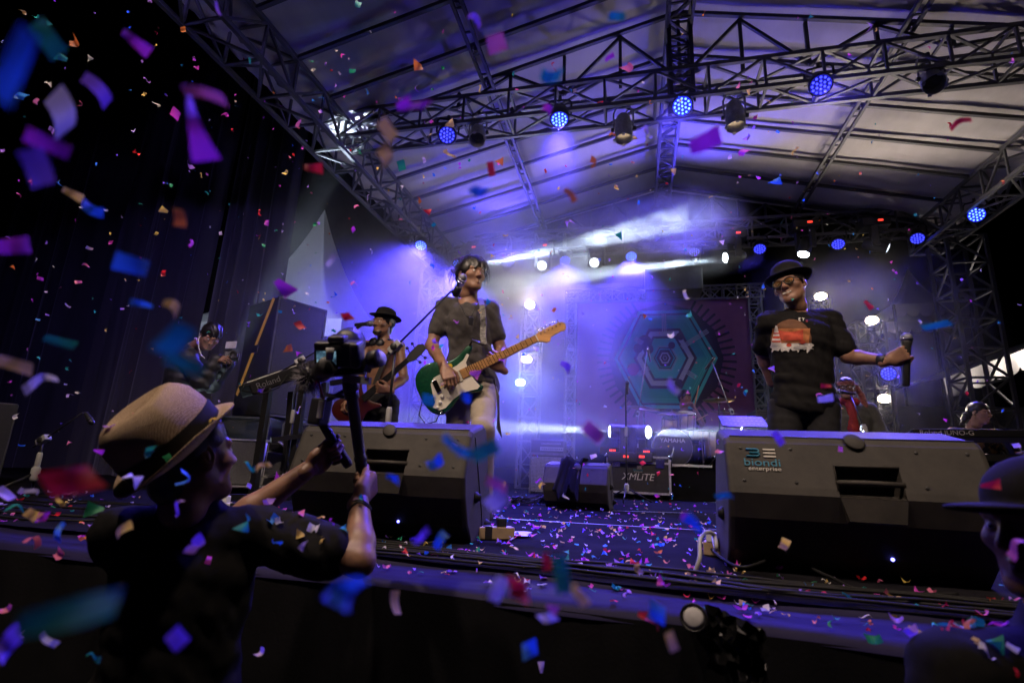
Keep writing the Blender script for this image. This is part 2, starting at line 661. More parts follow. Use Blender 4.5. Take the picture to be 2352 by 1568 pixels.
# ================================================================== curtains on the left wing
def curtain(name, label, x0, x1, Y, z0, z1, seed, folds):
    r = np.random.RandomState(seed)
    n, m = 150, 26
    V = []
    p = r.rand(6) * 6.28
    for j in range(m):
        t = j / (m - 1)
        for i in range(n):
            u = i / (n - 1)
            x = x0 + (x1 - x0) * u
            uu = u + 0.09 * math.sin(u * 9 + p[4]) + 0.03 * math.sin(u * 23 + p[5])
            w = 0.085 * math.sin(uu * folds * 0.55 * 6.28 + p[0] + 0.8 * math.sin(t * 3 + p[1])) + 0.03 * math.sin(uu * folds * 1.3 * 6.28 + p[2] + 1.5 * t)
            V.append((x + 0.02 * math.sin(t * 6 + u * 20), Y + w * (0.6 + 0.6 * t) + 0.12 * math.sin(u * 5 + p[3]), z1 + (z0 - z1) * t))
    mb = MB()
    mb.add(V, [(j * n + i, (j + 1) * n + i, (j + 1) * n + i + 1, j * n + i + 1) for j in range(m - 1) for i in range(n - 1)])
    root = thing(name, label, 'curtain', ((x0 + x1) / 2, Y, z0), 'black wing curtains')
    o = mb.build('cloth', 'curtain', root, True)
    b = MB().tube((x0 - 0.05, Y, z1 + 0.02), (x1 + 0.05, Y, z1 + 0.02), 0.04)
    b.build('rail', 'steel_dark', root)
    return root


curtain('wing_curtain', 'tall black curtain behind the photographer with the white earphones', -8.02, -6.17, 6.0, -0.05, 8.8, 1, 6)
curtain('wing_curtain', 'tall black curtain beside the peaked tent, behind the strapped speaker', -6.08, -4.98, 6.1, -0.05, 8.8, 2, 5)
curtain('wing_curtain', 'darkest black curtain beside the pale tent wall', -13.5, -8.1, 6.6, GROUND, 9.5, 6, 11)

# ================================================================== tents behind
def peaked_tent(label, cx, cy, half, z_eave, z_apex, z0, group='white event tents', wall=True):
    root = thing('peaked_tent', label, 'tent', (cx, cy, z0), group)
    mb = MB()
    n = 24
    side = 17
    ring = []
    for s_ in range(4):
        for i in range(side):
            u = -1 + 2 * i / side
            ring.append([(u, -1), (1, u), (-u, 1), (-1, -u)][s_])
    V = []
    for j in range(n + 1):
        t = j / n
        r = (1 - t)
        z = z_eave + (z_apex - z_eave) * (0.30 * t + 0.70 * t ** 3.2)
        for (u, v) in ring:
            k_ = math.hypot(u, v)
            rr = r
            sagg = -0.10 * half * r * (1 - r) * (1 - abs(abs(u) - abs(v)) * 0) * (1.0 if max(abs(u), abs(v)) == 1 and min(abs(u), abs(v)) < 0.8 else 0.4)
            V.append((cx + u * rr * half, cy + v * rr * half, z + sagg * 0.4))
    L = len(ring)
    mb.add(V, [(j * L + i, j * L + (i + 1) % L, (j + 1) * L + (i + 1) % L, (j + 1) * L + i) for j in range(n) for i in range(L)])
    mb.build('roof_skin', 'tent', root, True)
    # valance with scallops
    vb = MB()
    V = []
    n2 = 60
    for s_ in range(4):
        base = len(V)
        for i in range(n2 + 1):
            u = -1 + 2 * i / n2
            p = [(u, -1), (1, u), (-u, 1), (-1, -u)][s_]
            sc = abs(math.sin(i / n2 * math.pi * 6)) ** 0.5
            V += [(cx + p[0] * half * 1.005, cy + p[1] * half * 1.005, z_eave + 0.02), (cx + p[0] * half * 1.01, cy + p[1] * half * 1.01, z_eave - 0.22 - 0.13 * sc)]
        vb.f += [(base + 2 * i, base + 2 * i + 1, base + 2 * i + 3, base + 2 * i + 2) for i in range(n2)]
    vb.v = [tuple(v) for v in V]
    vb.build('valance', 'tent', root)
    for (u, v) in ((-1, -1), (1, -1), (1, 1), (-1, 1)):
        pb = MB().tube((cx + u * half * 0.985, cy + v * half * 0.985, z0), (cx + u * half * 0.985, cy + v * half * 0.985, z_eave), 0.04)
        pb.build('leg', 'steel', root)
    if wall:
        wb = MB()
        V = []
        for i in range(61):
            u = -1 + 2 * i / 60
            for z in np.linspace(z0, z_eave - 0.05, 6):
                V.append((cx + u * half * 0.97, cy + half * 0.97 + 0.05 * math.sin(u * 40), z))
        wb.add(V, [(i * 6 + j, (i + 1) * 6 + j, (i + 1) * 6 + j + 1, i * 6 + j + 1) for i in range(60) for j in range(5)])
        wb.build('back_wall', 'tent', root, True)
    return root


ap = at(735, 482, 11.5)
peaked_tent('tall white peaked tent beyond the curtains with a thin spire', ap.x + 0.15, 11.5, 2.6, 3.05, ap.z, GROUND)
# pale tent wall seen left of the first curtain
pw = MB()
A = [at(185, 738, 9.0), at(212, 735, 9.0), at(150, 1115, 9.0), at(82, 1118, 9.0)]
pr_ = thing('tent_wall', 'pale grey hanging tent wall between the two left black curtains', 'tent wall', (A[3].x, 9.0, GROUND))
V = []
for j in range(14):
    t = j / 13
    l_, r_ = A[0].lerp(A[3], t), A[1].lerp(A[2], t)
    for i in range(10):
        p = l_.lerp(r_, i / 9)
        V.append((p.x, 9.0 + 0.05 * math.sin(i * 1.9 + t), p.z))
    if j == 13:
        for i in range(10):
            p = l_.lerp(r_, i / 9)
pw.add(V, [(j * 10 + i, (j + 1) * 10 + i, (j + 1) * 10 + i + 1, j * 10 + i + 1) for j in range(13) for i in range(9)])
o = pw.build('cloth', 'tent', pr_, True)
sol = o.modifiers.new('thick', 'SOLIDIFY')
sol.thickness = 0.02
MB().tube((A[0].x - 0.2, 9.05, A[0].z), (A[1].x + 0.3, 9.05, A[1].z), 0.03).build('rail', 'steel_dark', pr_)
MB().tube((A[3].x, 9.1, GROUND), (A[0].x, 9.1, A[0].z), 0.03).build('leg', 'steel_dark', pr_)

# white tent with scalloped valance at the right
rt0 = at(2168, 880, 9.6)
rt = thing('valance_tent', 'white tent with scalloped valance standing right of the stage', 'tent', (rt0.x + 1.5, 10.5, GROUND), 'white event tents')
hx = 2.4
cx, cy = rt0.x + hx, 9.6 + 1.6
ze = rt0.z + 0.02
mb = MB()
slope = 0.40
n1 = 40
V = []
for i in range(n1 + 1):
    u = i / n1
    x = rt0.x + u * 2 * hx
    for j in range(13):
        v = j / 12
        rise = min(u, 1 - u) * 2 * hx * slope + 0.35 * math.sin(v * math.pi) * 0.2
        V.append((x, 9.6 + v * 3.2, ze + 0.06 + rise + 0.015 * math.sin(u * 60 + v * 5) * (1 - v)))
mb.add(V, [(i * 13 + j, (i + 1) * 13 + j, (i + 1) * 13 + j + 1, i * 13 + j + 1) for i in range(n1) for j in range(12)])
mb.build('roof_skin', 'tent', rt, True)
vb = MB()
V = []
n2 = 168
for i in range(n2 + 1):
    u = i / n2
    x = rt0.x + u * 2 * hx
    sc = abs(math.sin(i / n2 * math.pi * 14)) ** 0.45
    rise = min(u, 1 - u) * 2 * hx * slope
    zz = ze + 0.06 + rise
    V += [(x, 9.59, zz), (x, 9.57 + 0.01 * math.sin(u * 80), zz - 0.16), (x, 9.565 + 0.02 * math.sin(u * 80), zz - 0.24 - 0.10 * sc)]
vb.add(V, [(3 * i + j, 3 * i + j + 1, 3 * i + j + 4, 3 * i + j + 3) for i in range(n2) for j in range(2)])
vb.build('valance', 'tent', rt, True)
for (x, y) in ((rt0.x + 0.05, 9.65), (rt0.x + 2 * hx - 0.05, 9.65), (rt0.x + 0.05, 12.75)):
    MB().tube((x, y, GROUND), (x, y, ze), 0.04).build('leg', 'steel', rt)
wb = MB()
V = []
for i in range(41):
    u = i / 40
    for z in np.linspace(GROUND, ze, 5):
        V.append((rt0.x + 0.1 + u * (2 * hx - 0.2), 12.7 + 0.06 * math.sin(u * 50), z))
wb.add(V, [(i * 5 + j, (i + 1) * 5 + j, (i + 1) * 5 + j + 1, i * 5 + j + 1) for i in range(40) for j in range(4)])
wb.build('back_wall', 'tent', rt, True)
# far tent tip behind the right tower
ft = at(2150, 640, 15)
peaked_tent('far grey peaked tent half hidden behind the corner tower', ft.x + 0.1, 16.5, 0.9, ft.z - 0.5, ft.z + 0.9, GROUND, wall=False)
# ================================================================== lamps
BLUE = (0.085, 0.055, 1.0)
LEDK = 36.0
BEAMK = 30.0
FLOODK = 0.35
WASHK = 1.1
led_m = emitter('blue led', (0.05, 0.06, 1.0), 3.0)
led_hot = emitter('hot blue led', (0.10, 0.22, 1.0), 5.0)
face_hot = emitter('glowing blue face', (0.012, 0.015, 1.0), 1.3)
face_n = emitter('dim blue face', (0.03, 0.03, 1.0), 0.35)
led_dim = emitter('pale led', (0.4, 0.5, 1.0), 1.2)
flood_m = emitter('halogen face', (1.0, 0.80, 0.55), 60.0)
white_m = emitter('discharge lens', (0.75, 0.88, 1.0), 40.0)
white_dim = emitter('dim lens', (0.8, 0.88, 1.0), 4.0)


def led_par(label, pos, aim, hot='n', power=0.0, r=0.105, angle=45, hang=True, group='blue led lamps', col=BLUE, top=None):
    pos, aim = Vector(pos), Vector(aim)
    d = (aim - pos).normalized()
    t = thing('led_lamp', label, 'stage lamp', pos, group)
    b = MB()
    b.lathe([(r * 0.55, -0.16), (r * 0.8, -0.14), (r, -0.05), (r * 1.04, 0.0), (r * 1.04, 0.012), (r * 0.9, 0.012), (r * 0.88, 0.0)], pos, d, 24, cap1=True)
    b.build('body', 'black_metal', t, True)
    a = Vector((0, 0, 1))
    a = (a - d * a.dot(d)).normalized()
    c = d.cross(a)
    MB().lathe([(r * 0.9, 0.0), (0.001, 0.001)], pos + d * 0.010, d, 24).build('face', {'h': face_hot, 'n': face_n, 'd': 'black_metal'}[hot], t)
    m = {'h': led_hot, 'n': led_m, 'd': led_dim}[hot]
    pts = [(0, 0)] + [(0.36, k * 60 + 30) for k in range(6)] + [(0.70, k * 30) for k in range(12)]
    for (rr, w) in pts:
        w = math.radians(w)
        q = pos + d * 0.016 + (a * math.sin(w) + c * math.cos(w)) * rr * r
        l = MB().sphere(q, r * 0.115 if hot != 'd' else r * 0.08, 10, 6)
        l.build('lens', m, t, True)
    # yoke
    y = MB()
    s = 1.18 * r
    back = pos - d * 0.07
    up = Vector((0, 0, 1)) if hang else Vector((0, 0, -1))
    hh = up * (r * 1.7)
    y.path([back + c * s, back + c * s + hh * 0.8, back + c * s * 0.8 + hh, back - c * s * 0.8 + hh, back - c * s + hh * 0.8, back - c * s], 0.012, 6)
    y.build('yoke', 'black_metal', t)
    cl = MB().tube(back + hh, back + hh * 1.0 + up * (0.1 if top is None else max(0.05, (top - (back + hh).z))), 0.018)
    cl.build('clamp', 'steel_dark', t)
    if power:
        spot('led_beam', pos + d * 0.05, aim, power * LEDK, col, angle, 0.6, 0.07, t)
    return t


def par_can(label, pos, aim, lit=0.0, top=None, r=0.088, L=0.28, group='silver par cans', angle=50, col=(1, 0.72, 0.45)):
    pos, aim = Vector(pos), Vector(aim)
    d = (aim - pos).normalized()
    t = thing('par_can', label, 'stage lamp', pos, group)
    b = MB()
    b.lathe([(r * 0.3, -L * 0.62), (r * 0.62, -L * 0.60), (r * 0.82, -L * 0.5), (r * 0.84, -L * 0.32), (r * 0.98, -L * 0.28), (r * 1.0, -0.02),
             (r * 1.03, 0.02), (r * 1.03, L * 0.42), (r * 1.07, L * 0.425), (r * 1.07, L * 0.45), (r * 0.98, L * 0.45), (r * 0.96, L * 0.0)], pos, d, 28, cap1=False)
    b.build('can', 'alu', t, True)
    g = MB().lathe([(r * 0.95, 0.0), (r * 0.5, -0.03), (0.001, -0.04)], pos, d, 20, cap0=False, cap1=False)
    g.build('reflector', emitter('warm filament', (1, 0.7, 0.4), lit) if lit else 'black_metal', t, True)
    cf = MB()
    a = Vector((0, 1, 0)) - d * d.y
    a.normalize()
    c = d.cross(a)
    for s in (a, c, -a, -c):
        cf.box(pos + d * (L * 0.46) + s * r * 1.05, (0.03, 0.03, 0.012), frame(s, d))
    cf.build('filter_clip', 'alu', t)
    y = MB()
    s = 1.16 * r
    up = Vector((0, 0, 1))
    hh = up * 0.26
    y.path([pos + c * s, pos + c * s + hh * 0.75, pos + c * s * 0.7 + hh, pos - c * s * 0.7 + hh, pos - c * s + hh * 0.75, pos - c * s], 0.010, 6)
    y.build('yoke', 'alu', t)
    k = MB()
    for sg in (-1, 1):
        k.tube(pos + c * s * sg * 0.95, pos + c * s * sg * 1.25, 0.022, n=10)
    k.build('knob', 'black_plastic', t)
    MB().tube(pos + hh, pos + hh + up * (0.12 if top is None else max(0.04, top - (pos + hh).z)), 0.02).build('clamp', 'steel_dark', t)
    tail = MB().path([pos - d * L * 0.6, pos - d * L * 0.75 + Vector((0.05, 0, 0.03)), pos - d * L * 0.7 + Vector((0.14, 0.02, 0.06)), pos + hh + Vector((0.2, 0.05, 0.02))], 0.006, 5)
    tail.build('cable', 'rubber', t)
    return t


FT = zf0
lx = [('first blue lamp on the mid stage truss, from the curtains', (1027, 310), 'n', 30),
      ('very bright blue lamp on the mid stage truss between two silver cans', (1285, 273), 'h', 260),
      ('bright blue lamp hanging under the lattice king post', (1567, 243), 'h', 70),
      ('large blue lamp with distinct dots on the mid stage truss', (1885, 195), 'n', 50)]
for lab, p, hot, pw in lx:
    q = at(*p, YF - 0.14)
    lipaim = {1027: (-0.95, 1.75, 0.1), 1567: (0.1, 1.75, 0.0), 1885: (1.1, 1.7, 0.0)}.get(p[0], (q.x * 0.9, 3.7, 0.2))
    led_par(lab, q, lipaim, hot, pw * (0.28 if p[0] == 1285 else 0.45), top=FT, angle=46)
for lab, p, aim, lit in (('dark mouthed silver can beside the first blue lamp', (1097, 310), (-1.4, 3.9, 2.2), 0),
                         ('silver can pointing straight down with a glowing rim, beside the ridge', (1432, 297), (-0.05, 4.7, 1.0), 1.5),
                         ('silver can pointing straight down right of the king post', (1688, 268), (1.05, 4.7, 1.0), 1.5),
                         ('dark mouthed silver can nearest the right roof truss', (2140, 185), (2.3, 3.4, 2.0), 0)):
    q = at(*p, YF - 0.1)
    par_can(lab, q, aim, lit, top=FT)

q = at(967, 563, 7.25)
led_par('blue lamp on the left eave truss beside the bassist', q, (-3.0, 5.4, 0.8), 'h', 75, top=3.95, angle=75)
q = at(2243, 493, 7.6)
led_par('blue lamp on the right eave truss outside the corner tower', q, (1.6, 2.6, 0.6), 'h', 26, top=3.95)
bl = [('back truss blue lamp glaring over the guitarist', (1052, 605), 'h', 120), ('faint pale lamp on the back truss beside the guitarist', (1165, 605), 'd', 0),
      ('pale blue lamp on the back truss above the left flood tower', (1298, 597), 'n', 60), ('brightest blue lamp on the back truss above the banner', (1450, 588), 'h', 70),
      ('faint dotted lamp on the back truss above the banner', (1595, 580), 'd', 0), ('blue lamp on the back truss above the banner corner', (1745, 571), 'n', 24),
      ('blue lamp on the back truss right of the singer', (1925, 560), 'n', 20), ('blue lamp on the back truss nearest the corner tower', (2107, 547), 'n', 16)]
for lab, p, hot, pw in bl:
    q = at(*p, YB - 0.15)
    if hot == 'd':      # these two point up at the cloth
        led_par(lab, q, (q.x * 0.5, 5.2, 5.0), hot, 11, top=4.19, angle=100)
        continue
    led_par(lab, q, (q.x * 0.7, 5.9, 0.3), hot, pw, top=4.19, angle=54)
q = at(2040, 858, 8.2)
hp = led_par('blue lamp on a low floor stand beside the right flood towers', q, (1.5, 0, 0.8), 'n', 20, hang=False)
MB().tube(q - Vector((0, 0, 0.15)), (q.x, q.y, 0), 0.02).build('stand_pole', 'black_metal', hp)


def moving_head(label, pos, aim, power, angle=7, lens=white_m, top=None, floor=False, r=0.085, body=True, col=(0.72, 0.86, 1.0), name='moving_head'):
    pos, aim = Vector(pos), Vector(aim)
    d = (aim - pos).normalized()
    t = thing(name, label, 'stage lamp', pos, 'moving head lamps')
    b = MB()
    b.lathe([(r * 0.7, -0.34), (r * 1.05, -0.30), (r * 1.15, -0.12), (r * 1.12, -0.02), (r * 1.12, 0.0), (r, 0.0), (r * 0.98, -0.02)], pos, d, 22)
    b.build('head', 'black_plastic', t, True)
    MB().sphere(pos - d * 0.012, r * 0.96, 18, 8, (1, 1, 0.25), rot_to(d)).build('lens', lens, t, True)
    up = Vector((0, 0, -1)) if floor else Vector((0, 0, 1))
    c = d.cross(Vector((0, 0, 1))).normalized()
    cen = pos - d * 0.17
    for s in (-1, 1):
        MB().box(cen + c * s * r * 1.5 + up * 0.12, (0.045, 0.10, 0.34), frame(Vector((0, 0, 1)).cross(c), Vector((0, 0, 1)))).build('arm', 'black_plastic', t, bevel=0.008)
    base = MB().box(cen + up * 0.34, (0.38, 0.30, 0.13))
    bo = base.build('base', 'black_plastic', t, bevel=0.012)
    MB().box(cen + up * 0.34 + Vector((0.05, -0.152, 0.01)), (0.07, 0.004, 0.03)).build('display', emitter('red digits', (1, 0.05, 0.03), 2.0), bo)
    if top is not None:
        MB().tube(cen + up * 0.4, (cen.x, cen.y, top), 0.02).build('clamp', 'steel_dark', t)
    if power:
        spot('beam', pos + d * 0.03, aim, power * BEAMK, col, angle, 0.25, 0.04, t)
    return t


YM = YB - 0.3
q = at(1100, 612, YM)
moving_head('beam lamp on the back truss hidden by the guitarist, beam rising over the stage', q, at(1600, 495, 6.6), 700, 6, top=4.19)
q = at(1365, 603, YM)
moving_head('unlit round lens beam lamp above the left flood tower', q, (-2.0, 0, 1.2), 6, 20, white_dim, 4.19)
q = at(1245, 610, YM)
moving_head('small dim beam lamp beside the faint pale lamp', q, (-1.0, 0, 1.5), 6, 20, white_dim, 4.19)
q = at(1665, 592, YM)
moving_head('bright beam lamp over the banner shining left across the smoke', q, at(1080, 665, 7.2), 700, 6, top=4.19)
q = at(1845, 585, YM)
moving_head('bright beam lamp over the singer shining down to the floor', q, at(1730, 1010, 7.6), 300, 8, top=4.19)
q = at(2040, 570, YM)
moving_head('side turned beam lamp on the back truss near the corner tower', q, (7, 7.5, 2.2), 60, 10, white_dim, 4.19)
q = at(1400, 990, 7.25)
moving_head('floor beam lamp on the road case shining left', q, at(560, 955, 6.4), 260, 9, top=None, floor=True)
q = at(1490, 992, 7.25)
moving_head('floor beam lamp on the road case shining right behind the monitor', q, at(2000, 1000, 6.0), 260, 10, top=None, floor=True)


# ------------------------------------------------------------------ flood lamps on scaffold towers
def flood(label, pos, aim, power, w=0.085, h=0.055, col=(1.0, 0.84, 0.66), lens=None, radius=0.07):
    pos, aim = Vector(pos), Vector(aim)
    d = (aim - pos).normalized()
    R = frame(d, (0, 0, 1))
    t = thing('flood_lamp', label, 'flood lamp', pos, 'halogen flood lamps')
    hb = MB()
    X, Yd, Z = R @ Vector((1, 0, 0)), d, R @ Vector((0, 0, 1))
    p = pos
    f_ = [p + X * sx * w + Z * sz * h for (sx, sz) in ((-1, -1), (1, -1), (1, 1), (-1, 1))]
    b_ = [p - Yd * 0.12 + X * sx * w * 0.6 + Z * sz * h * 0.6 for (sx, sz) in ((-1, -1), (1, -1), (1, 1), (-1, 1))]
    hb.add(f_ + b_, [(4, 5, 6, 7), (0, 4, 7, 3), (1, 2, 6, 5), (0, 1, 5, 4), (3, 7, 6, 2)])
    hb.build('housing', 'black_metal', t)
    MB().lathe([(w * 0.93, -0.004), (w * 0.93, 0.004)], p - Yd * 0.012, Yd, 22, sx=1.0, sy=h / w * 1.12, xdir=X).build('lens', lens or flood_m, t)
    br = MB()
    br.path([p + X * w * 1.05, p + X * w * 1.05 - Z * 0.16, p - X * w * 1.05 - Z * 0.16, p - X * w * 1.05], 0.01, 6)
    br.build('bracket', 'steel_dark', t)
    l = bpy.data.lights.new('flood_light', 'SPOT')
    l.energy = power * FLOODK
    l.color = col
    l.spot_size = math.radians(165)
    l.spot_blend = 0.4
    l.shadow_soft_size = radius
    o = bpy.data.objects.new('flood_light', l)
    C.objects.link(o)
    Rl = rot_to(d).to_4x4()
    Rl.translation = p + d * 0.09
    o.parent = t
    o.matrix_parent_inverse = world_of(t).inverted()
    o.matrix_basis = Rl
    return t


YT = 8.3
fl1, fl2, fl3 = at(1217, 700, YT), at(1210, 825, YT), at(1195, 878, YT)
flood('upper warm flood lamp on the smoky left tower', fl1, (-0.6, 0, 2.3), 190)
flood('lower warm flood lamp on the smoky left tower', fl2, (-0.4, 0, 1.6), 150)
flood('lowest flood lamp on the left tower, glowing cold blue', fl3, (-0.6, 0, 0.9), 200, col=(0.20, 0.45, 1.0), lens=emitter('cold flood face', (0.5, 0.8, 1.0), 30))
fr1, fr2, fr3 = at(1885, 680, YT), at(2003, 735, YT), at(2032, 915, YT)
flood('warm flood lamp glaring beside the singer\'s hat', fr1, (0.8, 0, 2.3), 300)
flood('warm flood lamp on the right tower above the microphone hand', fr2, (0.8, 0, 2.2), 300)
flood('lowest warm flood lamp behind the backing singer', fr3, (0.8, 0, 1.0), 220)
for lab, p, s in (('thin scaffold tower carrying the smoky left floods', (fl1.x, YT + 0.25, fl1.z), 0.3), ('thin scaffold tower behind the singer\'s shoulder', (fr1.x, YT + 0.25, fr1.z), 0.3),
                  ('thin scaffold tower under the middle right flood lamp', (fr2.x, YT + 0.25, fr2.z), 0.36), ('thin scaffold tower under the lowest right flood lamp', (fr3.x + 0.02, YT + 0.3, fr3.z - 0.1), 0.3)):
    tower('lamp_tower', lab, p[0], p[1], 0.0, p[2], s, 8, 'lamp towers', 0.035, 0.02, 'steel')

# warm front wash lamps on the front edge of the roof, above the picture
box_truss('cross_truss', 'front lighting truss above the stage lip with warm wash cans', (EX0 - 0.1, 0.35, zf0 + 0.25), (EX1 + 0.1, 0.35, zf0 + 0.25), (0, 0, 0.34), (0, 0.34, 0), 15)
for i, (x, tx, ty, pw, nm) in enumerate(((-2.2, -2.3, 3.0, 380, 'first'), (-0.6, -0.8, 3.1, 220, 'second'), (1.1, 0.9, 3.2, 190, 'third'), (2.6, 1.6, 3.4, 130, 'fourth'))):
    t = par_can('%s warm wash can on the front truss from the curtain side' % nm, (x, 0.5, zf0 - 0.15), (tx, ty, 0.9), 6.0, top=zf0 + 0.25)
    spot('wash_beam', Vector((x, 0.5, zf0 - 0.15)) + (Vector((tx, ty, 0.9)) - Vector((x, 0.5, zf0 - 0.15))).normalized() * 0.17, (tx, ty, 0.9), pw * WASHK, (1.0, 0.76, 0.60), 112 if i < 2 else 80, 0.8, 0.06, t)
# white beam from the left wing floor up to the truss corner
q = Vector((-4.3, 4.3, 0.35))
moving_head('beam lamp on the left wing floor shooting white light up at the truss corner', q, (-3.45, 4.95, 4.2), 200, 7, floor=True)

# cool wash can added out of view to brighten the wing curtains
t = par_can('blue gelled wash can on the front truss aimed at the wing curtains', (-3.1, 0.5, zf0 - 0.15), (-6.2, 6.0, 2.2), 2.0, top=zf0 + 0.25)
spot('added_curtain_wash', Vector((-3.1, 0.5, zf0 - 0.15)) + (Vector((-6.2, 6.0, 2.2)) - Vector((-3.1, 0.5, zf0 - 0.15))).normalized() * 0.17, (-6.2, 6.0, 2.2), 420, (0.30, 0.22, 1.0), 75, 1.0, 0.06, t)
# lamp added out of sight behind the curtains to light the peaked tent
tent_fill = flood('added lamp on a tall stand hidden behind the wing curtains to light the peaked tent', (-6.3, 7.0, 4.3), (-8.4, 11.5, 5.0), 950, col=(0.66, 0.76, 1.0))
MB().tube((-6.3, 7.0, GROUND), (-6.3, 7.0, 4.15), 0.025).build('stand_pole', 'steel_dark', tent_fill)
valance_fill = flood('added warm lamp on an unseen stand right of the keyboard to light the valance tent', (6.7, 9.15, 2.7), (5.7, 9.75, 2.2), 700, col=(1.0, 0.85, 0.75))  # added beyond the right edge of the view to brighten the valance tent
MB().tube((6.7, 9.15, GROUND), (6.7, 9.15, 2.55), 0.025).build('stand_pole', 'steel_dark', valance_fill)
# ================================================================== figure toolkit: smooth bodies from blended solids
def V3(*a):
    return np.array(a[0] if len(a) == 1 else a, dtype=np.float64)


class Solid:
    def __init__(s, h, margin=0.02):
        s.h = h
        s.prims = []
        s.margin = margin
        s.noise = []

    def cone(s, a, b, ra, rb=None, k=0.02, sub=False):
        s.prims.append(('c', V3(a), V3(b), ra, ra if rb is None else rb, k, sub))
        return s

    def ell(s, c, rad, R=None, k=0.02, sub=False):
        s.prims.append(('e', V3(c), V3(rad), np.eye(3) if R is None else np.array(R), 0, k, sub))
        return s

    def wrinkle(s, amp, freq, d=(0, 0, 1), seed=0):
        s.noise.append((amp, freq, V3(d) / np.linalg.norm(d), seed))
        return s

    def bounds(s):
        lo, hi = np.full(3, 1e9), np.full(3, -1e9)
        for p in s.prims:
            if p[6]:
                continue
            if p[0] == 'c':
                for q, r in ((p[1], p[3]), (p[2], p[4])):
                    lo = np.minimum(lo, q - r)
                    hi = np.maximum(hi, q + r)
            else:
                r = np.abs(p[3]) @ p[2]
                r = np.minimum(r, p[2].max())
                lo = np.minimum(lo, p[1] - r)
                hi = np.maximum(hi, p[1] + r)
        return lo - s.margin - 2 * s.h, hi + s.margin + 2 * s.h

    def mesh(s):
        lo, hi = s.bounds()
        h = s.h
        n = np.maximum(4, np.ceil((hi - lo) / h).astype(int) + 1)
        ax = [lo[i] + h * np.arange(n[i]) for i in range(3)]
        D = np.full(tuple(n), 0.5, dtype=np.float32)
        for p in s.prims:
            k = p[5]
            m = k + 3 * h + 0.004
            if p[0] == 'c':
                blo = np.minimum(p[1] - p[3], p[2] - p[4]) - m
                bhi = np.maximum(p[1] + p[3], p[2] + p[4]) + m
            else:
                r = np.minimum(np.abs(p[3]) @ p[2], p[2].max())
                blo, bhi = p[1] - r - m, p[1] + r + m
            i0 = np.clip(np.floor((blo - lo) / h).astype(int), 0, n)
            i1 = np.clip(np.ceil((bhi - lo) / h).astype(int) + 1, 0, n)
            if np.any(i1 <= i0):
                continue
            sl = tuple(slice(i0[i], i1[i]) for i in range(3))
            X = ax[0][sl[0]][:, None, None]
            Y = ax[1][sl[1]][None, :, None]
            Z = ax[2][sl[2]][None, None, :]
            if p[0] == 'c':
                a, b, ra, rb = p[1], p[2], p[3], p[4]
                ab = b - a
                L2 = max(ab @ ab, 1e-12)
                t = ((X - a[0]) * ab[0] + (Y - a[1]) * ab[1] + (Z - a[2]) * ab[2]) / L2
                t = np.clip(t, 0, 1)
                d = np.sqrt((X - a[0] - t * ab[0]) ** 2 + (Y - a[1] - t * ab[1]) ** 2 + (Z - a[2] - t * ab[2]) ** 2) - (ra + (rb - ra) * t)
            else:
                c, rad, R = p[1], p[2], p[3]
                qx = ((X - c[0]) * R[0, 0] + (Y - c[1]) * R[1, 0] + (Z - c[2]) * R[2, 0])
                qy = ((X - c[0]) * R[0, 1] + (Y - c[1]) * R[1, 1] + (Z - c[2]) * R[2, 1])
                qz = ((X - c[0]) * R[0, 2] + (Y - c[1]) * R[1, 2] + (Z - c[2]) * R[2, 2])
                k0 = np.sqrt((qx / rad[0]) ** 2 + (qy / rad[1]) ** 2 + (qz / rad[2]) ** 2)
                k1 = np.sqrt((qx / rad[0] ** 2) ** 2 + (qy / rad[1] ** 2) ** 2 + (qz / rad[2] ** 2) ** 2) + 1e-9
                d = k0 * (k0 - 1) / k1
            B = D[sl]
            if p[6]:
                d = -d
                hh = np.clip(0.5 - 0.5 * (d - B) / k, 0, 1)
                # smooth max
                D[sl] = d * (1 - hh) + B * hh + k * hh * (1 - hh)
            else:
                hh = np.clip(0.5 + 0.5 * (B - d) / k, 0, 1)
                D[sl] = B * (1 - hh) + d * hh - k * hh * (1 - hh)
        if s.noise:
            X = ax[0][:, None, None]
            Y = ax[1][None, :, None]
            Z = ax[2][None, None, :]
            for amp, fr, dr, sd in s.noise:
                r = np.random.RandomState(sd)
                tot = 0
                for q in range(6):
                    v = dr * fr * (0.6 + r.rand()) + r.randn(3) * fr * 0.28
                    w = r.randn(3) * fr * 0.25
                    tot = tot + 1.3 - 2.2 * np.abs(np.sin(0.5 * (X * v[0] + Y * v[1] + Z * v[2]) + r.rand() * 6.28 + 0.9 * np.sin(X * w[0] + Y * w[1] + Z * w[2] + r.rand() * 6)))
                D += (amp * tot / 3.0).astype(np.float32)
        # keep the border outside
        D[0], D[-1], D[:, 0], D[:, -1], D[:, :, 0], D[:, :, -1] = 0.5, 0.5, 0.5, 0.5, 0.5, 0.5
        return surface_net(D, lo, h)


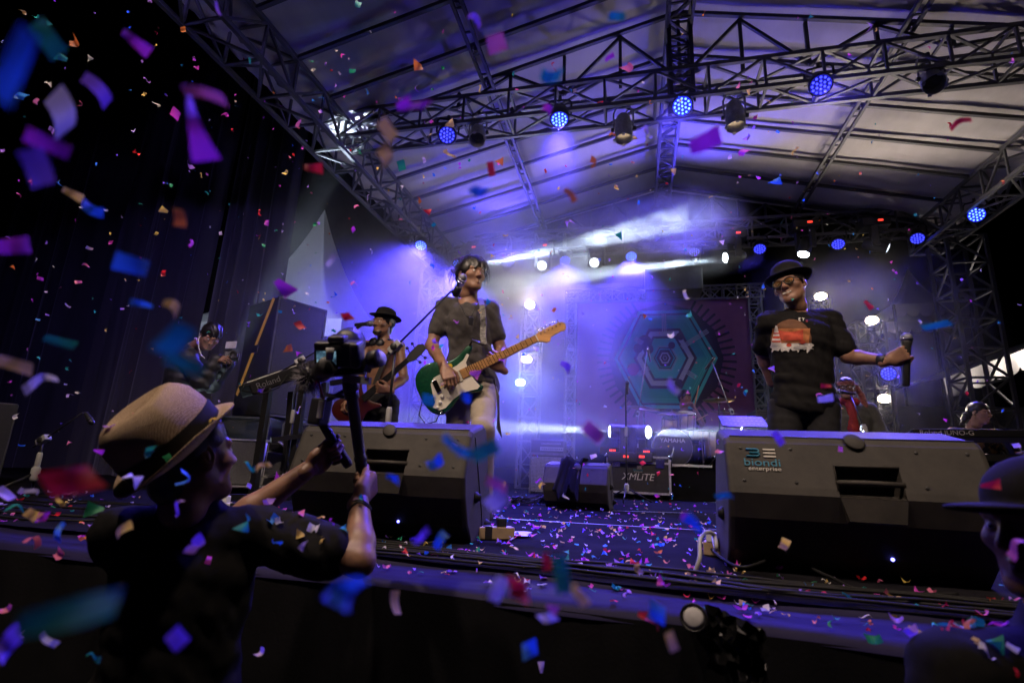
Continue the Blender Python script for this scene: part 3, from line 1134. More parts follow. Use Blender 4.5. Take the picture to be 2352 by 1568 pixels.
def surface_net(D, lo, h):
    S = D < 0
    nx, ny, nz = D.shape
    c = np.zeros((nx - 1, ny - 1, nz - 1), dtype=np.int8)
    for i in (0, 1):
        for j in (0, 1):
            for k in (0, 1):
                c += S[i:nx - 1 + i, j:ny - 1 + j, k:nz - 1 + k]
    act = (c > 0) & (c < 8)
    idx = np.full(act.shape, -1, dtype=np.int64)
    cells = np.argwhere(act)
    idx[act] = np.arange(len(cells))
    acc = np.zeros((len(cells), 3))
    cnt = np.zeros(len(cells))
    corner = [(i, j, k) for i in (0, 1) for j in (0, 1) for k in (0, 1)]
    for a in corner:
        for axis in range(3):
            if a[axis] == 1:
                continue
            b = list(a)
            b[axis] = 1
            pa = cells + np.array(a)
            pb = cells + np.array(b)
            da = D[pa[:, 0], pa[:, 1], pa[:, 2]]
            db = D[pb[:, 0], pb[:, 1], pb[:, 2]]
            x = (da < 0) != (db < 0)
            t = np.where(x, da / np.where(x, da - db, 1), 0)
            p = np.tile(np.array(a, float), (len(cells), 1))
            p[:, axis] = t
            acc[x] += p[x]
            cnt[x] += 1
    P = lo + h * (cells + acc / cnt[:, None])
    F = []
    for axis in range(3):
        sl0 = [slice(None)] * 3
        sl1 = [slice(None)] * 3
        sl0[axis] = slice(0, -1)
        sl1[axis] = slice(1, None)
        A = S[tuple(sl0)]
        B = S[tuple(sl1)]
        e = np.argwhere(A != B)
        o1, o2 = [q for q in range(3) if q != axis]
        ok = (e[:, o1] > 0) & (e[:, o2] > 0) & (e[:, o1] < D.shape[o1] - 1) & (e[:, o2] < D.shape[o2] - 1)
        e = e[ok]
        ins = A[e[:, 0], e[:, 1], e[:, 2]]
        q = []
        for (d1, d2) in ((-1, -1), (0, -1), (0, 0), (-1, 0)):
            g = e.copy()
            g[:, o1] += d1
            g[:, o2] += d2
            q.append(idx[g[:, 0], g[:, 1], g[:, 2]])
        q = np.stack(q, 1)
        flip = ins if axis != 1 else ~ins
        q[~flip] = q[~flip][:, ::-1]
        F.append(q)
    return P, np.concatenate(F)


def solid_obj(name, parts, material, parent, smooth=True):
    """parts: list of (P, F) arrays joined into one mesh object"""
    vs, fs, o = [], [], 0
    for P, F in parts:
        vs.append(P)
        fs.append(F + o)
        o += len(P)
    Vv = np.concatenate(vs)
    Ff = np.concatenate(fs)
    me = bpy.data.meshes.new(name)
    me.vertices.add(len(Vv))
    me.vertices.foreach_set('co', Vv.astype(np.float32).ravel())
    me.loops.add(len(Ff) * 4)
    me.loops.foreach_set('vertex_index', Ff.astype(np.int32).ravel())
    me.polygons.add(len(Ff))
    me.polygons.foreach_set('loop_start', np.arange(0, len(Ff) * 4, 4, dtype=np.int32))
    me.polygons.foreach_set('loop_total', np.full(len(Ff), 4, dtype=np.int32))
    me.materials.append(M[material] if isinstance(material, str) else material)
    me.update(calc_edges=True)
    me.validate()
    if smooth:
        me.shade_smooth()
    ob = bpy.data.objects.new(name, me)
    C.objects.link(ob)
    if parent is not None:
        ob.parent = parent
        ob.matrix_parent_inverse = world_of(parent).inverted()
    return ob


def npm(Mx):
    return np.array([[Mx[i][j] for j in range(3)] for i in range(3)])


def head_mesh(pos, fwd, up, s=1.0, h=0.0042, smile=0.0, jaw=1.0, ears=True):
    """pos: centre of the skull; local x right, y forward, z up"""
    S = Solid(h)
    S.ell((0, -0.014, 0.032), (0.076, 0.096, 0.088), k=0.02)
    S.ell((0, 0.022, -0.028), (0.064, 0.070, 0.090), k=0.03)
    S.cone((0, 0.030, -0.078), (0, 0.066, -0.104), 0.040 * jaw, 0.019, k=0.035)
    for x in (-1, 1):
        S.cone((x * 0.050, -0.005, -0.055), (x * 0.020, 0.066, -0.100), 0.020, 0.016, k=0.03)
        S.ell((x * 0.044, 0.058, -0.022), (0.023, 0.022, 0.018), k=0.025)
        S.cone((x * 0.014, 0.088, 0.022), (x * 0.048, 0.070, 0.024), 0.010, 0.009, k=0.014)
        S.ell((x * 0.031, 0.097, 0.001), (0.016, 0.014, 0.011), k=0.012, sub=True)
        S.ell((x * 0.031, 0.074, 0.000), (0.0145, 0.0145, 0.012), k=0.006)
        S.cone((x * 0.018, 0.0865, 0.0035), (x * 0.044, 0.0775, 0.0025), 0.0035, 0.003, k=0.004)
    S.cone((0, 0.086, 0.014), (0, 0.106, -0.026), 0.009, 0.0115, k=0.014)
    S.ell((0, 0.108, -0.031), (0.012, 0.012, 0.010), k=0.008)
    for x in (-1, 1):
        S.ell((x * 0.013, 0.096, -0.034), (0.009, 0.011, 0.008), k=0.007)
        S.ell((x * 0.007, 0.102, -0.041), (0.004, 0.006, 0.003), k=0.003, sub=True)
    w = 0.024 + 0.008 * smile
    S.cone((-w, 0.072, -0.063 + 0.006 * smile), (0, 0.0905, -0.0605), 0.0045, 0.0065, k=0.008)
    S.cone((w, 0.072, -0.063 + 0.006 * smile), (0, 0.0905, -0.0605), 0.0045, 0.0065, k=0.008)
    S.cone((-w * 0.8, 0.074, -0.070 + 0.003 * smile), (0, 0.0885, -0.0735), 0.005, 0.0075, k=0.008)
    S.cone((w * 0.8, 0.074, -0.070 + 0.003 * smile), (0, 0.0885, -0.0735), 0.005, 0.0075, k=0.008)
    S.cone((-w, 0.084, -0.0665 + 0.007 * smile), (0, 0.101, -0.0672), 0.0016, 0.0022 + 0.0042 * smile, k=0.003, sub=True)
    S.cone((w, 0.084, -0.0665 + 0.007 * smile), (0, 0.101, -0.0672), 0.0016, 0.0022 + 0.0042 * smile, k=0.003, sub=True)
    if ears:
        for x in (-1, 1):
            R = np.array(Euler((0.15, x * -0.25, x * -0.35)).to_matrix())
            S.ell((x * 0.081, -0.012, 0.000), (0.009, 0.021, 0.033), R, k=0.008)
            S.ell((x * 0.088, -0.008, 0.004), (0.006, 0.012, 0.021), R, k=0.004, sub=True)
            S.ell((x * 0.084, -0.010, 0.002), (0.005, 0.006, 0.012), R, k=0.004)
            S.ell((x * 0.079, -0.004, -0.027), (0.008, 0.010, 0.010), k=0.006)
    S.cone((0, -0.025, -0.055), (0, -0.030, -0.125), 0.054, 0.056, k=0.03)
    P, F = S.mesh()
    R = npm(frame(fwd, up))
    return P * s @ R.T + V3(pos), F


def head_pt(pos, fwd, up, p, s=1.0):
    return Vector(pos) + frame(fwd, up) @ (Vector(p) * s)


def hand_mesh(wrist, fdir, dorsal, side=1, curl=(60, 70, 40), thumb=(40, 30, 35), spread=6, s=1.0, h=0.0032, curls=None):
    """local: y to the fingertips, z back of the hand, thumb towards +x * side; returns mesh in world space"""
    S = Solid(h)
    S.cone((0, -0.03, 0), (0, 0.012, 0), 0.024, 0.025, k=0.015)
    for x, r in ((-0.030, 0.0135), (-0.010, 0.0145), (0.011, 0.0148), (0.030, 0.0142)):
        S.cone((x * 0.6, 0.010, 0), (x, 0.084, 0.002), 0.0165, r, k=0.012)
    S.ell((0.026, 0.032, -0.010), (0.017, 0.030, 0.015), k=0.012)
    S.ell((-0.026, 0.032, -0.008), (0.013, 0.030, 0.013), k=0.012)
    lens = {0: (0.030, 0.020, 0.017), 1: (0.040, 0.026, 0.020), 2: (0.044, 0.029, 0.021), 3: (0.040, 0.025, 0.020)}
    for i, x in enumerate((-0.031, -0.0105, 0.0105, 0.031)):
        c1, c2, c3 = (curls[i] if curls else curl)
        p = np.array([x, 0.086, 0.002])
        yaw = math.radians((1.5 - i) * spread)
        ang = 0
        r = (0.0088, 0.0098, 0.0102, 0.0098)[i]
        for L, cc, rr in zip(lens[i], (c1, c2, c3), (1.0, 0.9, 0.8)):
            ang += math.radians(cc)
            d = np.array([-math.sin(yaw) * math.cos(ang), math.cos(ang) * math.cos(yaw), -math.sin(ang)])
            q = p + d * L
            S.cone(p, q, r * rr, r * rr * 0.92, k=0.004)
            p = q
    # thumb leaves the side of the palm near its base
    t0, t1, t2 = (math.radians(a) for a in thumb)
    p = np.array([0.030, 0.020, -0.006])
    d = np.array([math.cos(t0 * 0.5 + 0.35), math.sin(t0 * 0.5 + 0.55), -math.sin(t1)])
    d /= np.linalg.norm(d)
    q = p + d * 0.040
    S.cone(p, q, 0.0155, 0.0115, k=0.012)
    d2 = d + np.array([-math.sin(t2) * 0.9, 0.55, -0.25])
    d2 /= np.linalg.norm(d2)
    q2 = q + d2 * 0.030
    S.cone(q, q2, 0.0112, 0.0100, k=0.004)
    d3 = d2 + np.array([-math.sin(t2) * 0.8, 0.2, -0.15])
    d3 /= np.linalg.norm(d3)
    S.cone(q2, q2 + d3 * 0.022, 0.0100, 0.0080, k=0.004)
    P, F = S.mesh()
    P = P * s
    if side < 0:
        P[:, 0] *= -1
        F = F[:, ::-1]
    R = npm(frame(fdir, dorsal))
    return P @ R.T + V3(wrist), F


def grip_center(wrist, fdir, dorsal, side=1, s=1.0, off=(0.0, 0.088, -0.034)):
    return Vector(wrist) + frame(fdir, dorsal) @ (Vector((off[0] * side, off[1], off[2])) * s)


def torso_frame(shL, shR, pelvis):
    mid = (V3(shL) + V3(shR)) / 2
    up = mid - V3(pelvis)
    up /= np.linalg.norm(up)
    x = V3(shR) - V3(shL)
    x = x - up * (x @ up)
    x /= np.linalg.norm(x)
    y = np.cross(up, x)
    return np.stack([x, y, up], 1), mid       # columns right, forward, up


def add_torso(S, J, s=1.0, infl=0.0, fat=1.0, k=0.05, low=True):
    R, mid = torso_frame(J['shA'], J['shB'], J['pelvis'])
    pel = V3(J['pelvis'])
    x, y, u = R[:, 0], R[:, 1], R[:, 2]
    half = np.linalg.norm(V3(J['shA']) - V3(J['shB'])) / 2
    L = np.linalg.norm(mid - pel)
    S.cone(V3(J['shA']), V3(J['shB']), 0.054 * s + infl, k=k)
    S.ell(mid - u * 0.16 * s, (half * 0.92 + infl, (0.118 * fat + infl / s) * s, 0.21 * s), R, k=k)
    S.ell(mid - u * (0.10 * s) + y * 0.035 * s, (half * 0.80 + infl, 0.095 * s + infl, 0.11 * s), R, k=k)
    S.ell(pel + u * 0.17 * s, (0.150 * s * fat + infl, 0.108 * s * fat + infl, 0.18 * s), R, k=k)
    if low:
        S.ell(pel, (0.165 * s * fat + infl, 0.118 * s * fat + infl, 0.125 * s), R, k=k)
    nb = V3(J['neck'])
    S.cone(mid - u * 0.02, nb, 0.075 * s + infl * 0.6, 0.056 * s + infl * 0.4, k=k * 0.7)
    return R, mid


def limb(S, a, b, c, r, k=0.018, infl=0.0):
    """two segments a-b-c with radii r0..r3 (start, mid-end of first, start of second, end)"""
    S.cone(a, b, r[0] + infl, r[1] + infl, k)
    m = V3(b) + (V3(c) - V3(b)) * 0.28
    S.cone(b, m, r[1] + infl, r[2] + infl, k)
    S.cone(m, c, r[2] + infl, r[3] + infl, k)


SKIN = dict()


def skin(name, col, rough=0.45):
    m = mat(name, col, rough, 0.0, 0.22, 22, 0.08, 160, 0.45)
    b = m.node_tree.nodes['Principled BSDF']
    b.inputs['Subsurface Weight'].default_value = 0.08
    b.inputs['Subsurface Radius'].default_value = (0.01, 0.004, 0.002)
    b.inputs['Subsurface Scale'].default_value = 0.5
    return m


M['skin_a'] = skin('tan skin', (0.27, 0.145, 0.095))
M['skin_b'] = skin('brown skin', (0.22, 0.115, 0.072), 0.42)
M['hair'] = mat('black hair', (0.012, 0.010, 0.010), 0.35, 0.0, 0.4, 60, 0.4, 200)
M['eye'] = mat('eye white', (0.6, 0.58, 0.55), 0.25, 0.0, 0.05)
M['iris'] = mat('dark iris', (0.015, 0.01, 0.008), 0.15, 0.0, 0.1)
M['teeth'] = mat('teeth', (0.7, 0.68, 0.62), 0.3, 0.0, 0.05)
M['lips'] = mat('lips', (0.30, 0.10, 0.085), 0.4, 0.0, 0.1)
M['tee_grey'] = mat('charcoal t shirt', (0.055, 0.050, 0.050), 0.85, 0.0, 0.25, 14, 0.25, 500, 0.2, sheen=0.15)
M['tee_black'] = mat('black t shirt', (0.012, 0.0115, 0.012), 0.85, 0.0, 0.25, 14, 0.25, 500, 0.12)
M['jeans_black'] = mat('black jeans', (0.014, 0.014, 0.016), 0.8, 0.0, 0.3, 20, 0.25, 400, 0.2)
M['chino'] = mat('beige trousers', (0.36, 0.31, 0.25), 0.85, 0.0, 0.12, 12, 0.2, 420, 0.2)
M['felt'] = mat('black felt', (0.014, 0.013, 0.014), 0.9, 0.0, 0.3, 20, 0.3, 300, 0.12)
M['denim'] = mat('grey denim', (0.09, 0.09, 0.085), 0.85, 0.0, 0.25, 14, 0.3, 300)
M['red_cloth'] = mat('red cloth', (0.30, 0.025, 0.03), 0.8, 0.0, 0.3, 30, 0.2, 300)
M['leather'] = mat('black leather', (0.02, 0.018, 0.017), 0.45, 0.0, 0.3, 20, 0.2, 200)


def eyes(parent, pos, fwd, up, s=1.0):
    for x in (-1, 1):
        c = head_pt(pos, fwd, up, (x * 0.031, 0.0765, 0.0005), s)
        MB().sphere(c, 0.0125 * s, 14, 10).build('eye', 'eye', parent, True)
        c2 = head_pt(pos, fwd, up, (x * 0.031, 0.0835, 0.0), s)
        MB().sphere(c2, 0.0062 * s, 12, 8).build('iris', 'iris', parent, True)


def hair_cap(pos, fwd, up, s=1.0, h=0.006, cover=0.0, grow=0.012, back=0.0, noise=0.006, fringe=0.05):
    """skull cap with a hairline; returns mesh"""
    S = Solid(h)
    S.ell((0, -0.020, 0.036), (0.078 + grow, 0.098 + grow, 0.090 + grow), k=0.01)
    S.cone((0, -0.055, 0.0), (0, -0.055, -0.045 - back), 0.062 + grow * 0.6, 0.052, k=0.03)
    S.ell((0, 0.085, -0.045), (0.085, 0.080, 0.030 + fringe), k=0.012, sub=True)
    S.ell((0, 0.02, -0.075), (0.11, 0.060, 0.055), k=0.015, sub=True)
    S.ell((0, -0.02, -0.16 - back), (0.12, 0.12, 0.07), k=0.02, sub=True)
    S.wrinkle(noise, 130, (1, 0.3, 0.2), 5)
    P, F = S.mesh()
    R = npm(frame(fwd, up))
    return P * s @ R.T + V3(pos), F


def strands(pos, fwd, up, n, length, seed, s=1.0, r=0.0016, down=1.0, zone=None):
    """thin tapered locks rooted on the scalp, falling down"""
    q = np.random.RandomState(seed)
    mb = MB()
    R = frame(fwd, up)
    for i in range(n):
        for _ in range(20):
            a = q.rand() * 2 * math.pi
            e = q.rand() ** 0.7 * 1.75
            p = Vector((math.sin(e) * math.sin(a), math.sin(e) * math.cos(a), math.cos(e)))
            if zone is None or zone(p):
                break
        root = Vector((p.x * 0.086, -0.018 + p.y * 0.106, 0.036 + p.z * 0.098))
        out = Vector((p.x, p.y, 0.1 * p.z)).normalized()
        L = length * (0.5 + q.rand() * 0.8)
        pts = []
        pp = root.copy()
        d = (out * 0.75 + Vector((0, 0, 0.05)) + Vector(q.randn(3) * 0.12)).normalized()
        wpos = Vector(pos) + R @ (pp * s)
        dw = R @ d
        k = 7
        for j in range(k):
            pts.append(wpos.copy())
            wpos = wpos + dw * (L / k)
            dw = (dw + Vector((0, 0, -0.75 * down)) + Vector(q.randn(3) * 0.09)).normalized()
            # keep off the skull
            loc = R.transposed() @ (wpos - Vector(pos)) / s
            m = math.sqrt((loc.x / 0.083) ** 2 + ((loc.y + 0.012) / 0.103) ** 2 + ((loc.z - 0.02) / 0.105) ** 2)
            if m < 1.0 and loc.z > -0.06:
                loc = Vector((loc.x / m, (loc.y + 0.012) / m - 0.012, (loc.z - 0.02) / m + 0.02))
                wpos = Vector(pos) + R @ (loc * s)
        mb.path(pts, [r * (1 - 0.8 * j / (k - 1)) * (0.7 + q.rand() * 0.8) for j in range(k)], 3)
    return mb


def lathe_hat(parent, pos, fwd, up, prof, brim, material, band=None, s=1.0, sx=0.92, n=48, curl=0.0, pinch=0.0, name='hat'):
    """prof: crown (radius, height) from brim line to top; brim: (inner r, outer r). Elliptical, front-back longer"""
    R = frame(fwd, up)
    T = lambda p: Vector(pos) + R @ (Vector(p) * s)
    root = MB()
    Vv, Ff = [], []
    rows = []
    # brim from underside edge to crown
    br = []
    for t in (0.0, 0.33, 0.66, 1.0):
        br.append((brim[0] + (brim[1] - brim[0]) * (1 - t), 'b', 1 - t))
    prof_all = [(brim[0] - 0.004, -0.006, 'u', 0)] + [(r, -0.0, 'B', t) for (r, _, t) in br[::-1]][1:] + [(brim[1] + 0.001, 0.004, 'B', 1.0)] + [(r, 0.005, 'B', t) for (r, _, t) in br[:]] + [(r, hgt, 'c', 0) for (r, hgt) in prof]
    for (r, z, kind, t) in prof_all:
        for i in range(n):
            w = 2 * math.pi * i / n
            x, y = r * sx * math.sin(w), r * math.cos(w)
            zz = z
            if kind == 'B':
                side = math.sin(w) ** 2
                zz += t * t * (curl * side - 0.6 * abs(curl) * max(0, math.cos(w)))
            if kind == 'c' and pinch and z > 0.05:
                g = (z - 0.05) / 0.07
                fr = max(0, math.cos(w))
                x *= 1 - pinch * g * fr
                if r < 0.06:
                    zz -= pinch * 0.06 * (1 - abs(x) / 0.06)
            Vv.append(T((x, y, zz)))
    m = len(prof_all)
    for j in range(m - 1):
        for i in range(n):
            Ff.append((j * n + i, (j + 1) * n + i, (j + 1) * n + (i + 1) % n, j * n + (i + 1) % n))
    Ff.append(tuple(range((m - 1) * n, m * n))[::-1])
    root.add(Vv, Ff)
    o = root.build(name, material, parent, True)
    if band:
        bb = MB()
        Vb = []
        z0, z1, mm = band[0], band[1], band[2]

        def rad(zq):
            for (r0, h0), (r1, h1) in zip(prof[:-1], prof[1:]):
                if h0 <= zq <= h1:
                    return r0 + (r1 - r0) * (zq - h0) / max(1e-6, h1 - h0)
            return prof[0][0]
        for zq in np.linspace(z0, z1, 4):
            for i in range(n):
                w = 2 * math.pi * i / n
                r = rad(zq) + 0.0025
                Vb.append(T((r * sx * math.sin(w), r * math.cos(w), zq)))
        bb.add(Vb, [(j * n + i, (j + 1) * n + i, (j + 1) * n + (i + 1) % n, j * n + (i + 1) % n) for j in range(3) for i in range(n)])
        bb.build('hat_band', mm, o, True)
    return o


def shoe(parent, ankle, fwd, material='leather', s=1.0):
    f = Vector(fwd)
    f.z = 0
    f.normalize()
    a = Vector(ankle)
    S = Solid(0.009)
    S.cone(a, (a.x, a.y, 0.05), 0.045 * s, 0.045 * s, k=0.03)
    S.cone((a.x - f.x * 0.04, a.y - f.y * 0.04, 0.04), (a.x + f.x * 0.15, a.y + f.y * 0.15, 0.033), 0.042, 0.036, k=0.03)
    return S.mesh()


def trousers(parent, J, material, s=1.0, h=0.011, infl=0.012, wr=0.004, seed=3, hem=None):
    S = Solid(h)
    R, mid = torso_frame(J['shA'], J['shB'], J['pelvis'])
    pel = V3(J['pelvis'])
    u = R[:, 2]
    S.ell(pel - u * 0.01, (0.158 * s + infl, 0.112 * s + infl, 0.115 * s), R, k=0.04)
    for A in ('A', 'B'):
        if 'kn' + A in J:
            limb(S, J['hip' + A], J['kn' + A], J['an' + A], (0.088 * s, 0.060 * s, 0.058 * s, 0.045 * s), 0.03, infl)
    S.wrinkle(wr, 60, (0.15, 0.2, 1.0), seed)
    return solid_obj('trousers', [S.mesh()], material, parent)


def tee(parent, J, material, s=1.0, h=0.010, infl=0.016, sleeve=0.62, hem=0.0, wr=0.004, seed=1, fat=1.0, neck_r=0.066, name='t_shirt', long_sleeve=False, sl_r=0.052):
    S = Solid(h)
    R, mid = add_torso(S, J, s, infl, fat, low=True)
    u = R[:, 2]
    for A in ('A', 'B'):
        if 'el' + A not in J:
            continue
        a, b = V3(J['sh' + A]), V3(J['el' + A])
        if long_sleeve:
            limb(S, a, b, J['wr' + A], (sl_r * s, 0.046 * s, 0.043 * s, 0.034 * s), 0.025, infl)
        else:
            S.cone(a, a + (b - a) * sleeve, (sl_r + 0.002) * s + infl, (sl_r + 0.002) * s + infl * 1.15, k=0.02)
    nb = V3(J['neck'])
    ax = nb - (mid - u * 0.02)
    ax /= np.linalg.norm(ax)
    fw = R[:, 1]
    S.cone(nb - ax * 0.01 + fw * 0.018, nb + ax * 0.14, neck_r * s, neck_r * 1.25 * s, k=0.012, sub=True)
    if wr:
        S.wrinkle(wr, 48, (0.35, 0.25, 1.0), seed)
        S.wrinkle(wr * 0.5, 110, (1.0, 0.3, 0.5), seed + 9)
    return solid_obj(name, [S.mesh()], material, parent)


def arms_skin(S, J, s=1.0):
    for A in ('A', 'B'):
        if 'wr' + A in J:
            limb(S, J['sh' + A], J['el' + A], J['wr' + A], (0.050 * s, 0.041 * s, 0.042 * s, 0.027 * s), 0.018)


def body_skin(parent, J, head, hands, material, s=1.0, h=0.010, torso_infl=-0.004, legs=False, fat=1.0, feet=True):
    """one continuous figure: trunk, neck and arms, with the finer head and hands grown onto it"""
    S = Solid(h)
    add_torso(S, J, s, torso_infl, fat)
    arms_skin(S, J, s)
    S.cone(J['neck'], V3(J['neck']) + (V3(J['head']) - V3(J['neck'])) * 0.6, 0.056 * s, 0.053 * s, k=0.02)
    for A in ('A', 'B'):
        if 'kn' + A in J:
            limb(S, J['hip' + A], J['kn' + A], J['an' + A], (0.075 * s, 0.052 * s, 0.050 * s, 0.036 * s), 0.03)
    parts = [S.mesh()]
    if head is not None:
        parts.append(head)
    for hd in hands:
        parts.append(hd)
    return solid_obj('body', parts, material, parent)
def atD(px, py, D):
    d = _f + _r * (px - 1176) / FPX - _u * (py - 784) / FPX
    return Vector((d[0] * D, d[1] * D, CAM_H + d[2] * D))


def smooth_poly(pts, n=4):
    out = []
    L = len(pts)
    for i in range(L):
        p0, p1, p2, p3 = (Vector(pts[(i + k - 1) % L]) for k in range(4))
        for j in range(n):
            t = j / n
            out.append(0.5 * ((2 * p1) + (-p0 + p2) * t + (2 * p0 - 5 * p1 + 4 * p2 - p3) * t * t + (-p0 + 3 * p1 - 3 * p2 + p3) * t ** 3))
    return out


def basis(origin, u, w, s=1.0):
    """4x4: local x along u, local z along w"""
    u = Vector(u).normalized()
    w = Vector(w)
    w = (w - u * w.dot(u)).normalized()
    v = w.cross(u)
    o = Vector(origin)
    return Matrix(((u.x * s, v.x * s, w.x * s, o.x), (u.y * s, v.y * s, w.y * s, o.y), (u.z * s, v.z * s, w.z * s, o.z), (0, 0, 0, 1)))


CAMP = Vector((0, 0, CAM_H))


def mic_mesh(parent, tip, d, material='black_plastic', L=0.17, r=0.018, head='steel', hr=0.026):
    """hand microphone: tip = centre of the ball head, d = direction from head to tail"""
    d = Vector(d).normalized()
    tip = Vector(tip)
    MB().lathe([(r * 1.15, 0.024), (r * 1.2, 0.03), (r * 0.95, 0.05), (r * 0.75, L), (r * 0.6, L + 0.004)], tip, d, 18).build('handle', material, parent, True)
    hb = MB().lathe([(0.001, -hr), (hr * 0.5, -hr * 0.86), (hr * 0.86, -hr * 0.5), (hr, 0.0), (hr, 0.012), (hr * 0.8, 0.024)], tip, d, 18)
    hb.build('grille_ball', head, parent, True)
    MB().lathe([(hr * 1.04, 0.006), (hr * 1.06, 0.010), (hr * 1.04, 0.014)], tip, d, 18).build('ring', 'chrome', parent, True)


def mic_stand(label, base, h, tip=None, boom_tail=None, mic=True, mic_dir=None, group='microphone stands', r=0.0085, lower='black_metal', legs=0.26, tilt=0.0, mat_='black_metal', tip_mic=None):
    base = Vector(base)
    t = thing('microphone_stand', label, 'microphone stand', base, group)
    top = base + Vector((0, 0, h))
    MB().tube(base + Vector((0, 0, 0.1)), base + Vector((0, 0, h * 0.58)), r * 1.35, n=10).build('pole', mat_, t, True)
    MB().tube(base + Vector((0, 0, h * 0.56)), top, r, n=10).build('pole_extension', mat_, t, True)
    MB().lathe([(r * 1.7, -0.03), (r * 2.1, -0.02), (r * 2.1, 0.07), (r * 1.5, 0.085)], base + Vector((0, 0, h * 0.56)), (0, 0, 1), 12).build('clutch', 'grey_pl', t, True)
    for k in range(3):
        w = 2.1 * k + 0.4 + tilt
        MB().tube(base + Vector((0, 0, 0.16)), base + Vector((math.cos(w) * legs, math.sin(w) * legs, 0.012)), 0.009, n=8).build('leg', mat_, t, True)
    MB().lathe([(0.02, 0.10), (0.028, 0.12), (0.028, 0.19), (0.015, 0.21)], base, (0, 0, 1), 12).build('hub', 'grey_pl', t, True)
    if tip is not None:
        tip = Vector(tip)
        d = (tip - top).normalized()
        tail = Vector(boom_tail) if boom_tail is not None else top - d * 0.12
        MB().tube(tail, tip, r * 0.8, n=8).build('boom', mat_, t, True)
        MB().box(top, (0.05, 0.045, 0.09), frame(d.cross(Vector((0, 1, 0))) if abs(d.y) < 0.9 else (1, 0, 0), d)).build('boom_clamp', 'grey_pl', t, bevel=0.006)
        MB().lathe([(0.018, -0.035), (0.022, -0.03), (0.022, 0.03), (0.018, 0.035)], top, d.cross(Vector((0, 0, 1))).normalized(), 14).build('clamp_knob', 'black_plastic', t, True)
    return t


# ================================================================== guitarist
g = thing('person', 'guitarist in a charcoal t shirt and beige trousers playing a sparkling green guitar', 'person', (at(1083, 885, 3.2).x, 3.2, 0), 'band members')
J = dict(head=at(1083, 632, 3.18), neck=at(1077, 696, 3.22), shA=at(1124, 712, 3.27), shB=at(1024, 704, 3.2), pelvis=at(1086, 890, 3.22),
         elB=at(991, 792, 3.14), wrB=at(1022, 845, 2.93), elA=at(1151, 806, 3.32), wrA=at(1151, 846, 3.09),
         hipA=at(1110, 900, 3.2), hipB=at(1058, 900, 3.22), knA=at(1109, 985, 2.98), anA=at(1112, 1180, 3.2), knB=at(1047, 1020, 3.18), anB=at(1030, 1165, 3.34))
J['anA'].z = 0.09
J['anB'].z = 0.09
gf, gu = Vector((0.74, -0.62, 0.0)), Vector((-0.04, 0.06, 1.0))
wB, wA = J['wrB'], J['wrA']
hB = hand_mesh(wB, (at(1040, 888, 2.88) - wB), (at(1050, 850, 2.7) - wB), -1, thumb=(20, 30, 30), curls=[(35, 45, 25), (35, 50, 25), (40, 50, 30), (45, 60, 35)], spread=3)
hA = hand_mesh(wA, Vector((-0.60, -0.55, 0.45)), Vector((0.50, -0.80, -0.25)), 1, curls=[(55, 70, 50), (60, 75, 50), (58, 72, 50), (50, 70, 45)], thumb=(50, 20, 20), spread=4)
body_skin(g, J, head_mesh(J['head'], gf, gu, 1.0), [hA, hB], 'skin_a')
eyes(g, J['head'], gf, gu)
tee(g, J, 'tee_grey', infl=0.013, sleeve=0.62, wr=0.0045, seed=4, neck_r=0.074, sl_r=0.046)
trousers(g, J, 'chino', infl=0.006, wr=0.0030, seed=8)
hc = hair_cap(J['head'], gf, gu, 1.0, 0.0055, grow=0.015, back=0.06, noise=0.008, fringe=0.040)
ho = solid_obj('hair', [hc], 'hair', g)
st = strands(J['head'], gf, gu, 340, 0.125, 3, r=0.0018, zone=lambda p: not (p.y > 0.30 and p.z < 0.5))
st.build('hair_locks', 'hair', ho, True)
fr = strands(J['head'], gf, gu, 26, 0.10, 9, r=0.0012, zone=lambda p: p.y > 0.55 and 0.35 < p.z < 0.9)
fr.build('fringe_locks', 'hair', ho, True)
for A, fw in (('A', (-0.1, -1, 0)), ('B', (-0.35, -1, 0))):
    solid_obj('shoe', [shoe(g, J['an' + A], fw)], 'leather', g)
# necklace with a tag
R_, mid_ = torso_frame(J['shA'], J['shB'], J['pelvis'])
ny = [at(1052, 692, 3.08), at(1060, 705, 3.05), at(1070, 724, 3.035), at(1079, 731, 3.03), at(1085, 722, 3.035), at(1092, 705, 3.05), at(1096, 695, 3.08)]
nk = MB().path([p for p in ny], 0.0028, 5)
no = nk.build('necklace', 'black_metal', g, True)
pq = at(1082, 737, 3.025)
MB().box(pq, (0.030, 0.006, 0.052), frame(CAMP - pq, (0, 0, 1))).build('pendant', 'steel_dark', no, bevel=0.003)
# key chain of cords at the hip
kc = MB()
for i in range(6):
    p0 = at(1136 - i * 0.6, 868 + i, 3.12)
    kc.path([p0, at(1141 + i, 910, 3.1), at(1144 + i * 0.6, 950 + i * 3, 3.09), at(1141 + i * 2.2, 985 + i * 4, 3.08)], 0.003, 4)
kc.build('hip_cords', 'leather', g)

